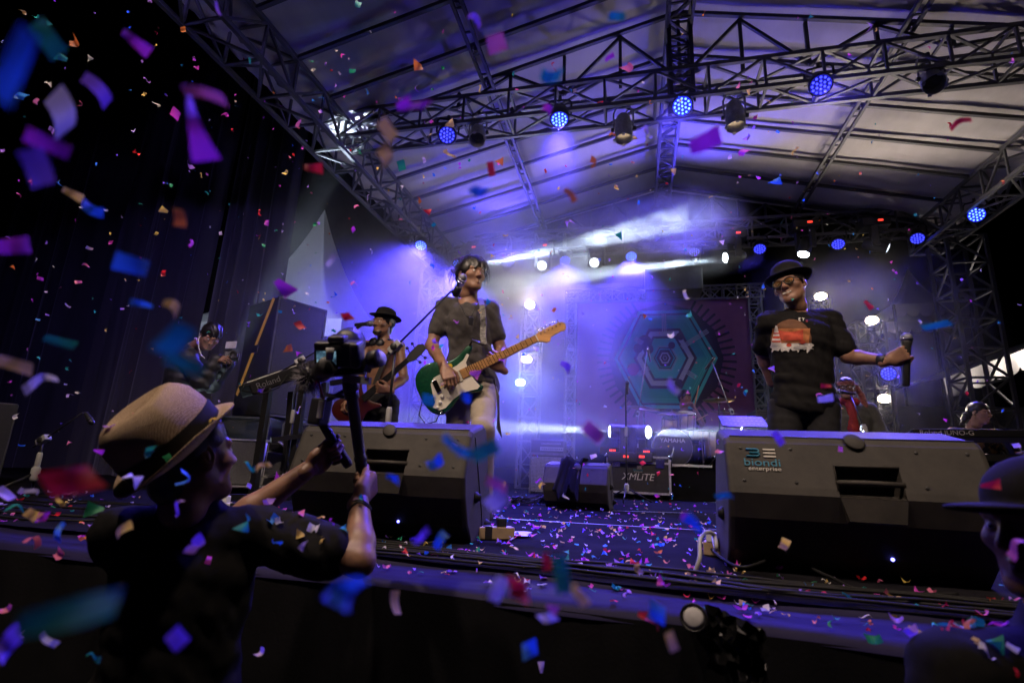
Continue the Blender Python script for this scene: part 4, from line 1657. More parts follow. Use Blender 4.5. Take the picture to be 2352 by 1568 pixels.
# ---- the guitar
Bp, Np = at(1005, 887, 2.95), at(1233, 777, 3.10)
gsc = (Np - Bp).length / 0.648
gm = thing('electric_guitar', 'green sparkle electric guitar with white pickguard and maple neck', 'guitar', Bp)
GM = basis(Bp, Np - Bp, (CAMP - Bp).normalized() + Vector((0, 0, 0.25)), gsc)
sp = bpy.data.materials.new('green sparkle lacquer')
sp.use_nodes = True
nt = sp.node_tree
b = nt.nodes['Principled BSDF']
b.inputs['Base Color'].default_value = (0.004, 0.055, 0.028, 1)
b.inputs['Roughness'].default_value = 0.22
b.inputs['Coat Weight'].default_value = 1.0
b.inputs['Metallic'].default_value = 0.3
vo = nt.nodes.new('ShaderNodeTexVoronoi')
vo.inputs['Scale'].default_value = 260
tc = nt.nodes.new('ShaderNodeTexCoord')
nt.links.new(tc.outputs['Object'], vo.inputs['Vector'])
rp = nt.nodes.new('ShaderNodeValToRGB')
rp.color_ramp.elements[0].position = 0.0
rp.color_ramp.elements[0].color = (0.25, 0.75, 0.40, 1)
rp.color_ramp.elements[1].position = 0.22
rp.color_ramp.elements[1].color = (0.004, 0.055, 0.028, 1)
nt.links.new(vo.outputs['Distance'], rp.inputs[0])
nt.links.new(rp.outputs[0], b.inputs['Base Color'])
M['sparkle'] = sp
M['maple'] = mat('maple', (0.52, 0.27, 0.10), 0.35, 0, 0.3, 9, stretch=(0.3, 3, 3), coat=0.4)
M['pickguard'] = mat('aged white plastic', (0.62, 0.58, 0.50), 0.35, 0, 0.08, 6)
outline = [(-.115, 0), (-.112, .06), (-.088, .115), (-.035, .148), (.03, .148), (.08, .122), (.13, .108), (.18, .115), (.225, .133), (.262, .146), (.283, .138), (.280, .120), (.255, .098), (.225, .073), (.206, .045), (.203, .030),
           (.203, -.030), (.210, -.052), (.216, -.078), (.236, -.105), (.233, -.125), (.206, -.135), (.165, -.122), (.12, -.112), (.07, -.122), (.02, -.150), (-.04, -.158), (-.09, -.125), (-.112, -.06)]
MB().prism(smooth_poly(outline, 4), -0.045, 0.0, GM, 0.010).build('body', 'sparkle', gm, True)
pgp = [(-.045, -.035), (-.03, .028), (.0, .055), (.08, .060), (.15, .062), (.20, .075), (.235, .10), (.245, .088), (.208, .055), (.204, .03), (.15, .03), (.15, -.03), (.204, -.03), (.208, -.06), (.215, -.085), (.222, -.108), (.20, -.118), (.16, -.108), (.11, -.098), (.05, -.11), (-.01, -.135), (-.05, -.132), (-.075, -.10), (-.05, -.08)]
MB().prism(pgp, 0.0008, 0.0035, GM).build('pickguard', 'pickguard', gm)
T = lambda x, y, z=0.0: GM @ Vector((x, y, z))
gw = (GM.to_3x3() @ Vector((0, 0, 1))).normalized()
gR = GM.to_3x3().normalized()
for xk in (0.06, 0.105, 0.150):
    pu = MB().box(T(xk - 0.01, 0, 0.006), (0.018 * gsc, 0.07 * gsc, 0.010 * gsc), gR)
    pu.build('pickup', 'pickguard', gm, bevel=0.002)
for (x, y) in ((-.012, -.072), (-.035, -.098), (-.062, -.118)):
    MB().lathe([(0.011, 0), (0.011, 0.006), (0.008, 0.014), (0.001, 0.0145)], T(x + .01, y + .005, 0.004), gw, 16).build('knob', 'white', gm, True)
MB().tube(T(0.02, -0.085, 0.004), T(0.03, -0.083, 0.018), 0.002).build('switch', 'white', gm)
MB().box(T(-0.004, 0, 0.006), (0.03 * gsc, 0.08 * gsc, 0.010 * gsc), gR).build('bridge', 'chrome', gm, bevel=0.002)
nkp = [(.152, -.029), (.648, -.021), (.648, .021), (.152, .029)]
MB().prism(nkp, -0.012, 0.010, GM, 0.003).build('neck', 'maple', gm)
fret = 0.648
x = 0.0
for k_ in range(1, 22):
    xf = 0.648 * (1 - 0 - (1 - 2 ** (-k_ / 12))) if False else 0.648 * 2 ** (-k_ / 12)
    w_ = 0.029 - (xf - 0.152) / 0.496 * 0.008
    if xf < 0.16:
        break
    MB().box(T(xf, 0, 0.0107), (0.003 * gsc, 2 * w_ * gsc * 0.98, 0.0016), gR).build('fret', 'chrome', gm)
for k_ in (3, 5, 7, 9, 12, 15, 17):
    xf = 0.648 * (2 ** (-(k_ - 0.5) / 12))
    if xf > 0.17:
        MB().lathe([(0.0032, 0), (0.003, 0.0008)], T(xf, 0, 0.0101), gw, 10).build('inlay', 'black_plastic', gm)
hs = [(.648, -.021), (.668, -.030), (.690, -.050), (.712, -.052), (.728, -.030), (.760, -.026), (.800, -.026), (.822, -.030), (.838, -.018), (.842, .006), (.830, .024), (.806, .030), (.77, .030), (.71, .031), (.672, .030), (.648, .021)]
MB().prism(hs, -0.014, 0.0, GM, 0.002).build('headstock', 'maple', gm)
MB().box(T(0.648, 0, 0.008), (0.005 * gsc, 0.042 * gsc, 0.010), gR).build('nut', 'white', gm)
for k_ in range(6):
    xt = 0.682 + k_ * 0.026
    MB().lathe([(0.005, -0.014), (0.005, 0.006), (0.003, 0.010)], T(xt, 0.016, 0), gw, 10).build('tuning_post', 'chrome', gm, True)
    gv = (GM.to_3x3() @ Vector((0, 1, 0))).normalized()
    MB().lathe([(0.003, 0.03), (0.003, 0.042), (0.007, 0.043), (0.008, 0.050), (0.005, 0.056)], T(xt, 0.0, -0.008), gv, 10, sx=1, sy=0.6).build('tuning_key', 'chrome', gm, True)
for k_ in range(6):
    y0 = (k_ - 2.5) * 0.0105
    y1 = (k_ - 2.5) * 0.007
    MB().tube(T(0.0, y0, 0.012), T(0.648, y1, 0.013), 0.0007, n=4).build('string', 'chrome', gm)
# yellow smiling sticker
sm = MB().lathe([(0.0155, 0), (0.0155, 0.0006)], T(0.115, 0.078, 0.0006), gw, 24)
so = sm.build('sticker', mat('yellow sticker', (0.75, 0.48, 0.03), 0.4), gm)
fc = MB()
for dx in (-0.005, 0.005):
    fc.lathe([(0.0016, 0), (0.0016, 0.0004)], T(0.115 + dx * 0.9, 0.083 + dx * 0.4, 0.0013), gw, 8)
fc.path([T(0.107, 0.075, 0.0014), T(0.111, 0.070, 0.0014), T(0.116, 0.0695, 0.0014), T(0.121, 0.073, 0.0014), T(0.123, 0.077, 0.0014)], 0.0009, 5)
fc.build('sticker_face', 'black_plastic', so)
# jack, lead and strap
MB().lathe([(0.006, 0), (0.006, 0.03), (0.004, 0.045)], T(-.03, -.145, 0.004), gw + Vector((-0.3, 0, -0.5)), 10).build('jack', 'chrome', gm, True)
MB().path([T(-.05, -.15, 0.02), T(-.09, -.185, 0.03), T(-.15, -.17, 0.01), T(-.165, -.10, -0.02), T(-.12, -.03, -0.05)], 0.0035, 6).build('lead', 'rubber', gm, True)
strap = MB()
sv = []
for (px, py, Y) in ((1112, 790, 2.985), (1109, 770, 3.005), (1110, 745, 3.03), (1109, 720, 3.05), (1107, 700, 3.09), (1104, 688, 3.17), (1100, 684, 3.26), (1090, 700, 3.35)):
    c = at(px, py, Y)
    sv += [c + Vector((-0.019, -0.0, 0)), c + Vector((0.019, 0.0, 0))]
strap.add(sv, [(2 * i, 2 * i + 1, 2 * i + 3, 2 * i + 2) for i in range(7)])
M['strap'] = mat('patterned strap', (0.10, 0.095, 0.09), 0.6, 0, 0.9, 45, stretch=(1, 1, 1.4))
ss = strap.build('strap', 'strap', gm)
sol = ss.modifiers.new('thick', 'SOLIDIFY')
sol.thickness = 0.006
MB().path([T(.272, .138, 0.0), T(.30, .16, 0.0), at(1112, 792, 2.985)], 0.008, 6).build('strap_end', 'leather', gm, True)

# ---- his microphone stand
cl = at(908, 797, 2.86)
tipc = at(1037, 668, 2.86)
ms = mic_stand('microphone stand with a long boom reaching up to the guitarist', (cl.x, cl.y, 0), cl.z, tipc, cl - (tipc - cl).normalized() * 0.06)
mc = thing('microphone', 'silver microphone in front of the guitarist\'s jaw', 'microphone', at(1057, 645, 2.84), 'microphones')
mt = at(1063, 638, 2.83)
mdir = at(1050, 668, 2.87) - mt
mic_mesh(mc, mt, mdir, 'chrome', 0.075, 0.022, 'steel', 0.027)
MB().lathe([(0.018, 0.06), (0.024, 0.07), (0.024, 0.12), (0.015, 0.13)], mt, mdir, 14).build('holder', 'black_plastic', mc, True)
MB().tube(mt + mdir.normalized() * 0.10, tipc, 0.013).build('swivel', 'black_plastic', mc)

# ================================================================== singer
g = thing('person', 'singer in a round black hat and glasses holding a microphone out at arm\'s length', 'person', (at(1840, 980, 3.4).x, 3.4, 0), 'band members')
J = dict(head=at(1813, 656, 3.36), neck=at(1828, 714, 3.42), shA=at(1902, 736, 3.44), shB=at(1766, 742, 3.36), pelvis=at(1848, 925, 3.42),
         elA=at(1946, 818, 3.40), wrA=at(2040, 828, 3.24), elB=at(1752, 812, 3.52), wrB=at(1772, 880, 3.62),
         hipA=at(1886, 938, 3.42), hipB=at(1806, 938, 3.42), knA=at(1900, 1110, 3.36), anA=at(1905, 1200, 3.46), knB=at(1800, 1110, 3.36), anB=at(1795, 1200, 3.46))
J['knA'].z = J['knB'].z = 0.46
J['anA'].z = J['anB'].z = 0.09
sf, su = Vector((-0.55, -0.83, -0.06)), Vector((-0.22, -0.02, 1.0))
mic_c = at(2084, 815, 3.18)
wA = J['wrA']
hA = hand_mesh(wA, Vector((0.72, -0.45, 0.36)), Vector((0.35, -0.85, 0.2)), 1, curls=[(70, 85, 45), (72, 85, 45), (74, 85, 45), (70, 80, 45)], thumb=(75, 25, 30), spread=2)
body_skin(g, J, head_mesh(J['head'], sf, su, 1.02, smile=1.0, h=0.0040), [hA], 'skin_a')
eyes(g, J['head'], sf, su, 1.02)
tt = MB()
for i in range(8):
    x = (i - 3.5) * 0.0062
    tt.box(head_pt(J['head'], sf, su, (x, 0.0945 - 11 * x * x, -0.0660 + 6 * x * x), 1.02), (0.0057, 0.004, 0.0062), frame(sf, su))
tt.build('teeth', 'teeth', g)
ts = tee(g, J, 'tee_black', infl=0.018, sleeve=0.74, wr=0.0060, seed=14, fat=1.05, neck_r=0.066, sl_r=0.046)
trousers(g, J, 'jeans_black', infl=0.014, wr=0.002, seed=21)
for A, fw in (('A', (0.2, -1, 0)), ('B', (-0.3, -1, 0))):
    solid_obj('shoe', [shoe(g, J['an' + A], fw)], 'leather', g)
solid_obj('hair', [hair_cap(J['head'], sf, su, 1.02, 0.006, grow=0.006, back=0.0, noise=0.003, fringe=0.055)], 'hair', g)
hpos = head_pt(J['head'], sf, su, (0, -0.022, 0.048), 1.02)
hup = su.normalized() + sf.normalized() * -0.12
lathe_hat(g, hpos, sf + Vector((0, 0, 0.12)), hup, [(0.104, 0.006), (0.103, 0.03), (0.100, 0.06), (0.090, 0.085), (0.068, 0.102), (0.035, 0.110), (0.005, 0.111)], (0.103, 0.148), 'felt', (0.008, 0.035, 'jeans_black'), curl=0.014)
# glasses
gl = MB()
HP = lambda x, y, z: head_pt(J['head'], sf, su, (x, y, z), 1.02)
for x in (-1, 1):
    ring = []
    for k_ in range(20):
        w = 2 * math.pi * k_ / 20
        ring.append(HP(x * 0.033 + 0.027 * math.cos(w), 0.106 - 0.30 * abs(x * 0.033 + 0.027 * math.cos(w)) * 0.4, 0.001 + 0.022 * math.sin(w) * (1.0 if math.sin(w) < 0 else 0.85)))
    gl.path(ring, 0.0034, 6, closed=True)
    gl.path([HP(x * 0.060, 0.098, 0.006), HP(x * 0.082, 0.04, 0.010), HP(x * 0.084, -0.01, 0.006)], 0.003, 5)
gl.path([HP(-0.008, 0.106, 0.006), HP(0, 0.109, 0.008), HP(0.008, 0.106, 0.006)], 0.003, 5)
go = gl.build('glasses', 'black_plastic', g, True)
M['lens'] = mat('amber glass', (0.9, 0.6, 0.3), 0.05, 0, 0.02, trans=0.92, coat=0.5)
for x in (-1, 1):
    MB().sphere(HP(x * 0.033, 0.100, 0.001), 0.026, 16, 8, (1, 0.06, 0.82), frame(sf, su)).build('spectacle_lens', 'lens', go, True)
# wrist band
MB().lathe([(0.031, -0.02), (0.034, -0.018), (0.034, 0.018), (0.031, 0.02)], wA + (J['elA'] - wA).normalized() * 0.03, J['elA'] - wA, 18).build('wristband', 'leather', g, True)


# ---- flat print on the shirt, laid onto the cloth
def project_patch(name, shirt, poly_fn, material, parent, nx=28, ny=28, lift=0.0035):
    """drop a patch of points onto the shirt surface along the view of its front"""
    bpy.context.view_layer.update()
    dg = bpy.context.evaluated_depsgraph_get()
    from mathutils.bvhtree import BVHTree
    bv = BVHTree.FromObject(shirt, dg)
    Mi = shirt.matrix_world.inverted()
    mb = MB()
    vid = {}
    for j in range(ny + 1):
        for i in range(nx + 1):
            p = poly_fn(i / nx, j / ny)
            if p is None:
                continue
            o_, d_ = p
            hit = bv.ray_cast(Mi @ Vector(o_), (Mi.to_3x3() @ Vector(d_)).normalized())
            if hit[0] is None:
                continue
            q = shirt.matrix_world @ hit[0] - Vector(d_).normalized() * lift
            vid[(i, j)] = len(mb.v)
            mb.v.append(tuple(q))
    for j in range(ny):
        for i in range(nx):
            ks = [(i, j), (i + 1, j), (i + 1, j + 1), (i, j + 1)]
            if all(k in vid for k in ks):
                mb.f.append(tuple(vid[k] for k in ks))
    return mb.build(name, material, parent, True)


def px_patch(cx, cy, fn, Y0=2.6):
    """patch given in photograph units round (cx, cy), cast towards the shirt from in front of it"""
    def f(u, v):
        p = fn(u, v)
        if p is None:
            return None
        a = at(cx + p[0], cy + p[1], 2.9)
        b2 = at(cx + p[0], cy + p[1], 3.4)
        return a, (b2 - a).normalized()
    return f


M['pr_orange'] = mat('orange print', (0.42, 0.15, 0.05), 0.8, 0, 0.35, 30)
M['pr_red'] = mat('red print', (0.50, 0.07, 0.035), 0.8, 0, 0.35, 26)
M['pr_white'] = mat('white print', (0.62, 0.60, 0.58), 0.8, 0, 0.15, 20)
M['pr_brown'] = mat('brown print', (0.13, 0.055, 0.025), 0.8, 0, 0.2, 20)
# disc of sunset, cut by the ground
def disc(u, v):
    w = (u * 2 - 1)
    y = -1 + v * 1.25
    half = math.sqrt(max(0, 1 - y * y)) if abs(y) < 1 else 0.0
    if half < 0.12:
        half = 0.12
    return (w * half * 47 + 2, y * 47)
project_patch('shirt_print', ts, px_patch(1815, 780, disc), 'pr_brown', ts, lift=0.002)
project_patch('shirt_print', ts, px_patch(1815, 780, lambda u, v: ((u * 2 - 1) * (44 - 3 * v) + 2, -26 + v * 34)), 'pr_orange', ts, lift=0.004)
project_patch('shirt_print', ts, px_patch(1815, 780, lambda u, v: (-32 + u * 62 + 6 * v * (1 - u), -24 + 6 * math.sin(u * 3.14) + v * (24 - 4 * math.sin(u * 3.14)))), 'pr_red', ts, lift=0.006)
project_patch('shirt_print', ts, px_patch(1815, 780, lambda u, v: (-44 + u * 96 + 3 * math.sin(v * 9 + u * 30), 8 + v * (16 + 4 * math.sin(u * 23) + 3 * math.sin(u * 51)))), 'pr_white', ts, 40, 10, lift=0.006)
project_patch('shirt_print', ts, px_patch(1783, 772, lambda u, v: ((u - 0.5) * (4 + 22 * v), -24 + v * 46)), 'pr_white', ts, 8, 24, lift=0.008)
for (dy, hh, wd) in ((-8, 3, 12), (0, 5, 16), (10, 4, 20)):
    project_patch('shirt_print', ts, px_patch(1783, 772, lambda u, v: ((u - 0.5) * wd, dy + v * hh)), 'pr_red', ts, 8, 4, lift=0.010)
for (cx, cy, rr) in ((1843, 785, 7), (1812, 792, 6)):
    project_patch('shirt_print', ts, px_patch(cx, cy, lambda u, v: ((u * 2 - 1) * rr * math.sqrt(max(0.05, 1 - (v * 2 - 1) ** 2)), (v * 2 - 1) * rr * 0.7)), 'pr_red', ts, 8, 8, lift=0.009)
project_patch('shirt_print', ts, px_patch(1838, 798, lambda u, v: ((u * 2 - 1) * 16 * math.sqrt(max(0.05, 1 - (v * 2 - 1) ** 2)), (v * 2 - 1) * 4)), 'grey_pl', ts, 10, 6, lift=0.009)
def letter(cx, cy, strokes, m):
    for (x0, y0, x1, y1) in strokes:
        project_patch('shirt_lettering', ts, px_patch(cx, cy, lambda u, v: (x0 + (x1 - x0) * v + (u - 0.5) * 1.6, y0 + (y1 - y0) * v + (u - 0.5) * (1.6 if abs(y1 - y0) < abs(x1 - x0) else 0))), m, ts, 2, 6, lift=0.005)
letter(1838, 730, [(-3, 0, 1, 0), (-3, 3, 0, 3), (-3, 6, 1, 6), (-3, 0, -3, 6)], 'pr_white')
letter(1845, 730, [(-3, 0, 3, 1), (0, 0, 0, 6)], 'pr_white')
letter(1853, 735, [(-2, 0, 3, 1), (-2, 3, 2, 3)], 'pr_red')

# ---- handheld microphone
hm = thing('microphone', 'grey headed wireless microphone upright in the singer\'s fist', 'microphone', at(2084, 887, 3.18), 'microphones')
gc = grip_center(wA, Vector((0.72, -0.45, 0.36)), Vector((0.35, -0.85, 0.2)), 1, off=(0.0, 0.092, -0.036))
ax = (at(2084, 787, 3.18) - at(2083, 887, 3.18)).normalized()
mtop = gc + ax * 0.085
mic_mesh(hm, mtop, -ax, 'black_plastic', 0.27, 0.022, 'steel', 0.030)

# ================================================================== bassist
g = thing('person', 'shirtless bassist in a round black hat with headphones round his neck', 'person', (at(875, 960, 4.3).x, 4.3, 0), 'band members')
J = dict(head=at(880, 742, 4.27), neck=at(883, 783, 4.32), shA=at(917, 797, 4.34), shB=at(845, 795, 4.30), pelvis=at(873, 922, 4.32),
         elA=at(928, 868, 4.32), wrA=at(893, 897, 4.10), elB=at(826, 862, 4.22), wrB=at(800, 914, 4.05),
         hipA=at(892, 930, 4.32), hipB=at(856, 930, 4.32), knA=at(890, 1010, 4.25), anA=at(890, 1070, 4.35), knB=at(850, 1010, 4.25), anB=at(848, 1070, 4.35))
J['knA'].z = J['knB'].z = 0.46
J['anA'].z = J['anB'].z = 0.09
bf, bu = Vector((-0.28, -0.95, -0.05)), Vector((0.10, 0.0, 1.0))
wA, wB = J['wrA'], J['wrB']
hA = hand_mesh(wA, Vector((-0.80, -0.40, 0.15)), Vector((0.1, -0.75, -0.5)), 1, curls=[(45, 60, 40), (50, 60, 40), (48, 60, 40), (40, 60, 40)], h=0.0042)
hB = hand_mesh(wB, Vector((-0.2, -0.5, -0.75)), Vector((-0.5, -0.75, 0.3)), -1, curl=(35, 45, 25), h=0.0042)
body_skin(g, J, head_mesh(J['head'], bf, bu, 1.0, smile=0.8, h=0.005), [hA, hB], 'skin_b', torso_infl=0.004, fat=0.86, h=0.011)
eyes(g, J['head'], bf, bu)
bd = Solid(0.006)
bd.ell((0, 0.078, -0.100), (0.030, 0.022, 0.018), k=0.01)
for x in (-1, 1):
    bd.cone((x * 0.052, 0.01, -0.055), (x * 0.030, 0.066, -0.098), 0.017, 0.017, k=0.01)
P, F = bd.mesh()
solid_obj('beard', [(P @ npm(frame(bf, bu)).T + V3(J['head']), F)], 'hair', g)
solid_obj('hair', [hair_cap(J['head'], bf, bu, 1.0, 0.007, grow=0.008, back=0.02, noise=0.004, fringe=0.05)], 'hair', g)
trousers(g, J, 'jeans_black', infl=0.012, wr=0.004, seed=31)
for A in 'AB':
    solid_obj('shoe', [shoe(g, J['an' + A], (0, -1, 0))], 'leather', g)
hpos = head_pt(J['head'], bf, bu, (0, -0.020, 0.055))
lathe_hat(g, hpos, bf + Vector((0, 0, 0.12)), bu + Vector((0.05, 0.14, 0)), [(0.100, 0.006), (0.100, 0.03), (0.098, 0.055), (0.088, 0.078), (0.064, 0.092), (0.03, 0.098), (0.005, 0.099)], (0.10, 0.158), 'felt', (0.008, 0.035, 'jeans_black'), curl=0.012)
hd = MB()
nk_ = Vector(J['neck'])
ringp = [nk_ + Vector((0.075 * math.sin(w), 0.005 + 0.075 * math.cos(w), 0.015 + 0.02 * math.cos(w))) for w in np.linspace(-2.3, 2.3, 14)]
hd.path(ringp, 0.009, 8)
ho = hd.build('headphone_band', 'black_plastic', g, True)
for (dx, dz) in ((-0.062, -0.028), (0.006, -0.040)):
    c = nk_ + Vector((dx, -0.088, dz))
    MB().lathe([(0.030, -0.022), (0.038, -0.015), (0.040, 0.01), (0.034, 0.022), (0.010, 0.026)], c, (0.15, -0.8, 0.1), 18).build('ear_cup', 'black_plastic', ho, True)
# bass guitar
b0, b1 = at(798, 948, 4.02), at(942, 822, 4.16)
bg = thing('bass_guitar', 'dark red bass guitar with four tuners held by the bassist', 'guitar', b0)
L_ = (b1 - b0).length
BM = basis(b0, b1 - b0, (CAMP - b0).normalized() + Vector((0, 0, 0.2)), 1.0)
TB = lambda x, y, z=0.0: BM @ Vector((x, y, z))
bo = [(-.10, 0), (-.10, .07), (-.07, .12), (-.01, .145), (.05, .13), (.11, .105), (.17, .12), (.24, .16), (.275, .158), (.265, .13), (.225, .08), (.205, .035), (.205, -.035), (.23, -.09), (.255, -.13), (.235, -.15), (.19, -.13), (.13, -.11), (.07, -.125), (.0, -.155), (-.06, -.145), (-.095, -.08)]
M['redlac'] = mat('dark red lacquer', (0.045, 0.006, 0.005), 0.3, 0, 0.3, 8, coat=0.4)
MB().prism(smooth_poly(bo, 3), -0.04, 0.0, BM, 0.008).build('body', 'redlac', bg, True)
MB().prism([(.17, -.031), (L_ - .03, -.021), (L_ - .03, .021), (.17, .031)], -0.012, 0.010, BM).build('neck', 'jeans_black', bg)
MB().prism([(L_ - .03, -.022), (L_ + .02, -.045), (L_ + .10, -.042), (L_ + .16, -.03), (L_ + .17, .02), (L_ + .13, .045), (L_ + .03, .04), (L_ - .03, .022)], -0.016, 0.0, BM).build('headstock', 'black_plastic', bg)
for k_ in range(4):
    MB().tube(TB(-0.02, (k_ - 1.5) * 0.018, 0.014), TB(L_ - .03, (k_ - 1.5) * 0.011, 0.015), 0.0016, n=5).build('string', 'chrome', bg)
    sg = 1 if k_ % 2 == 0 else -1
    c = TB(L_ + .03 + 0.06 * (k_ // 2), 0.04 * sg, -0.008)
    e = TB(L_ + .04 + 0.06 * (k_ // 2), 0.085 * sg, -0.008)
    key = MB().tube(c, e, 0.004)
    key.sphere(e, 0.016, 10, 6, (1, 1, 0.4), BM.to_3x3())
    key.build('tuning_key', 'black_metal', bg, True)
for xk in (0.03, 0.09):
    MB().box(TB(xk, 0, 0.006), (0.03, 0.09, 0.012), BM.to_3x3()).build('pickup', 'black_plastic', bg)
sb = MB()
sv = []
for (px, py, Y) in ((862, 880, 4.16), (868, 862, 4.17), (880, 835, 4.19), (893, 812, 4.20), (905, 795, 4.23), (912, 785, 4.30), (912, 786, 4.40)):
    c = at(px, py, Y)
    sv += [c + Vector((-0.028, 0, -0.015)), c + Vector((0.028, 0, 0.015))]
sb.add(sv, [(2 * i, 2 * i + 1, 2 * i + 3, 2 * i + 2) for i in range(6)])
so = sb.build('strap', 'leather', bg)
so.modifiers.new('thick', 'SOLIDIFY').thickness = 0.006
# his microphone on a boom from the left
t0 = at(851, 743, 4.05)
t1 = at(818, 746, 4.05)
bm = thing('microphone', 'black microphone pointing right at the smiling bassist', 'microphone', t1, 'microphones')
mic_mesh(bm, t0, t1 - t0, 'black_plastic', 0.15, 0.019, 'steel', 0.026)
MB().tube(t0 + (t1 - t0).normalized() * 0.08, at(815, 757, 4.05), 0.013).build('holder', 'black_plastic', bm)
pt = at(690, 828, 3.85)
mic_stand('boom stand behind the left keyboard holding the bassist\'s microphone', (pt.x, pt.y, 0), pt.z, at(815, 757, 4.05), pt - (at(815, 757, 4.05) - pt).normalized() * 0.22)
# ================================================================== videographer in front of the stage
straw = bpy.data.materials.new('woven straw')
straw.use_nodes = True
nt = straw.node_tree
b = nt.nodes['Principled BSDF']
b.inputs['Roughness'].default_value = 0.8
tc = nt.nodes.new('ShaderNodeTexCoord')
w1 = nt.nodes.new('ShaderNodeTexWave')
w1.inputs['Scale'].default_value = 85
w1.inputs['Distortion'].default_value = 5.0
w1.inputs['Detail'].default_value = 3
w1.inputs['Detail Scale'].default_value = 2.5
w2 = nt.nodes.new('ShaderNodeTexWave')
w2.bands_direction = 'Z'
w2.inputs['Scale'].default_value = 100
w2.inputs['Distortion'].default_value = 2.0
mx = nt.nodes.new('ShaderNodeMath')
mx.operation = 'MULTIPLY'
nt.links.new(tc.outputs['Object'], w1.inputs['Vector'])
nt.links.new(tc.outputs['Object'], w2.inputs['Vector'])
nt.links.new(w1.outputs['Fac'], mx.inputs[0])
nt.links.new(w2.outputs['Fac'], mx.inputs[1])
rp = nt.nodes.new('ShaderNodeValToRGB')
rp.color_ramp.elements[0].color = (0.26, 0.17, 0.10, 1)
rp.color_ramp.elements[1].color = (0.66, 0.50, 0.34, 1)
nt.links.new(mx.outputs[0], rp.inputs[0])
nt.links.new(rp.outputs[0], b.inputs['Base Color'])
bp = nt.nodes.new('ShaderNodeBump')
bp.inputs['Strength'].default_value = 0.5
bp.inputs['Distance'].default_value = 0.004
nt.links.new(mx.outputs[0], bp.inputs['Height'])
nt.links.new(bp.outputs[0], b.inputs['Normal'])
M['straw'] = straw

shB = atD(592, 1226, 1.45)
shA = atD(285, 1232, 1.33)
pel = (shA + shB) / 2 + Vector((0.02, -0.03, -0.53))
g = thing('person', 'videographer in a woven straw hat seen from behind, raising a camera rig', 'person', (pel.x, pel.y, GROUND), 'people in front of the stage')
J = dict(head=atD(442, 1048, 1.37), neck=atD(440, 1172, 1.40), shA=shA, shB=shB, pelvis=pel,
         elB=atD(826, 1288, 1.43), wrB=atD(826, 1146, 1.60), elA=atD(520, 1212, 1.52), wrA=atD(716, 1072, 1.63))
J['hipA'] = pel + Vector((-0.09, 0.02, -0.03))
J['hipB'] = pel + Vector((0.09, 0.02, -0.03))
for A, dx in (('A', -0.12), ('B', 0.12)):
    J['kn' + A] = pel + Vector((dx, 0.05, -0.47))
    J['an' + A] = Vector((pel.x + dx, pel.y - 0.02, GROUND + 0.09))
vf, vu = Vector((0.26, 0.94, 0.20)), Vector((-0.10, -0.16, 1.0))
hB = hand_mesh(J['wrB'], Vector((0.0, 0.80, 0.52)), Vector((0.95, 0.15, -0.05)), -1, curls=[(75, 85, 50)] * 4, thumb=(110, 10, 5), spread=1, h=0.0028)
hA = hand_mesh(J['wrA'], Vector((0.25, 0.70, 0.62)), Vector((-0.85, 0.2, 0.1)), 1, curls=[(75, 85, 50)] * 4, thumb=(110, 10, 5), spread=1, h=0.0028)
body_skin(g, J, head_mesh(J['head'], vf, vu, 1.0, h=0.0036), [hA, hB], 'skin_a', h=0.009)
eyes(g, J['head'], vf, vu)
tee(g, J, 'tee_black', infl=0.018, sleeve=0.66, wr=0.006, seed=44, h=0.010, neck_r=0.064)
trousers(g, J, 'jeans_black', infl=0.012, wr=0.003, seed=2, h=0.014)
solid_obj('hair', [hair_cap(J['head'], vf, vu, 1.0, 0.005, grow=0.005, back=0.018, noise=0.0025, fringe=0.055)], 'hair', g)
for A in 'AB':
    a = J['an' + A]
    S = Solid(0.012)
    S.cone(a, a - Vector((0, 0, 0.04)), 0.045, 0.045, k=0.03)
    S.cone(a + Vector((0, -0.04, -0.05)), a + Vector((0.02, 0.15, -0.055)), 0.042, 0.036, k=0.03)
    solid_obj('shoe', [S.mesh()], 'leather', g)
hup = Vector((-0.34, -0.74, 0.60))
hfw = Vector((0.22, 0.6, 0.8))
hpos = head_pt(J['head'], vf, vu, (-0.006, -0.034, 0.034))
lathe_hat(g, hpos, hfw, hup, [(0.114, 0.006), (0.115, 0.03), (0.114, 0.06), (0.110, 0.09), (0.099, 0.108), (0.086, 0.122), (0.066, 0.129), (0.040, 0.122), (0.004, 0.118)], (0.113, 0.150), 'straw', (0.006, 0.046, 'jeans_black'), s=1.11, curl=0.020, pinch=0.34, sx=0.88, n=64)
# crown seams
# cord bracelet
el_, wr_ = J['elB'], J['wrB']
wb = wr_ + (el_ - wr_) * 0.16
dax = (el_ - wr_).normalized()
br = MB()
a1 = dax.orthogonal().normalized()
a2 = dax.cross(a1)
br.path([wb + (a1 * math.cos(w) + a2 * math.sin(w)) * 0.0325 + dax * 0.006 * math.sin(2 * w) for w in np.linspace(0, 2 * math.pi, 20)[:-1]], 0.0032, 6, closed=True)
br.path([wb + (a1 * math.cos(w) + a2 * math.sin(w)) * 0.0335 + dax * (0.009 + 0.006 * math.cos(3 * w)) for w in np.linspace(0, 2 * math.pi, 20)[:-1]], 0.0028, 6, closed=True)
br.build('bracelet', 'leather', g, True)

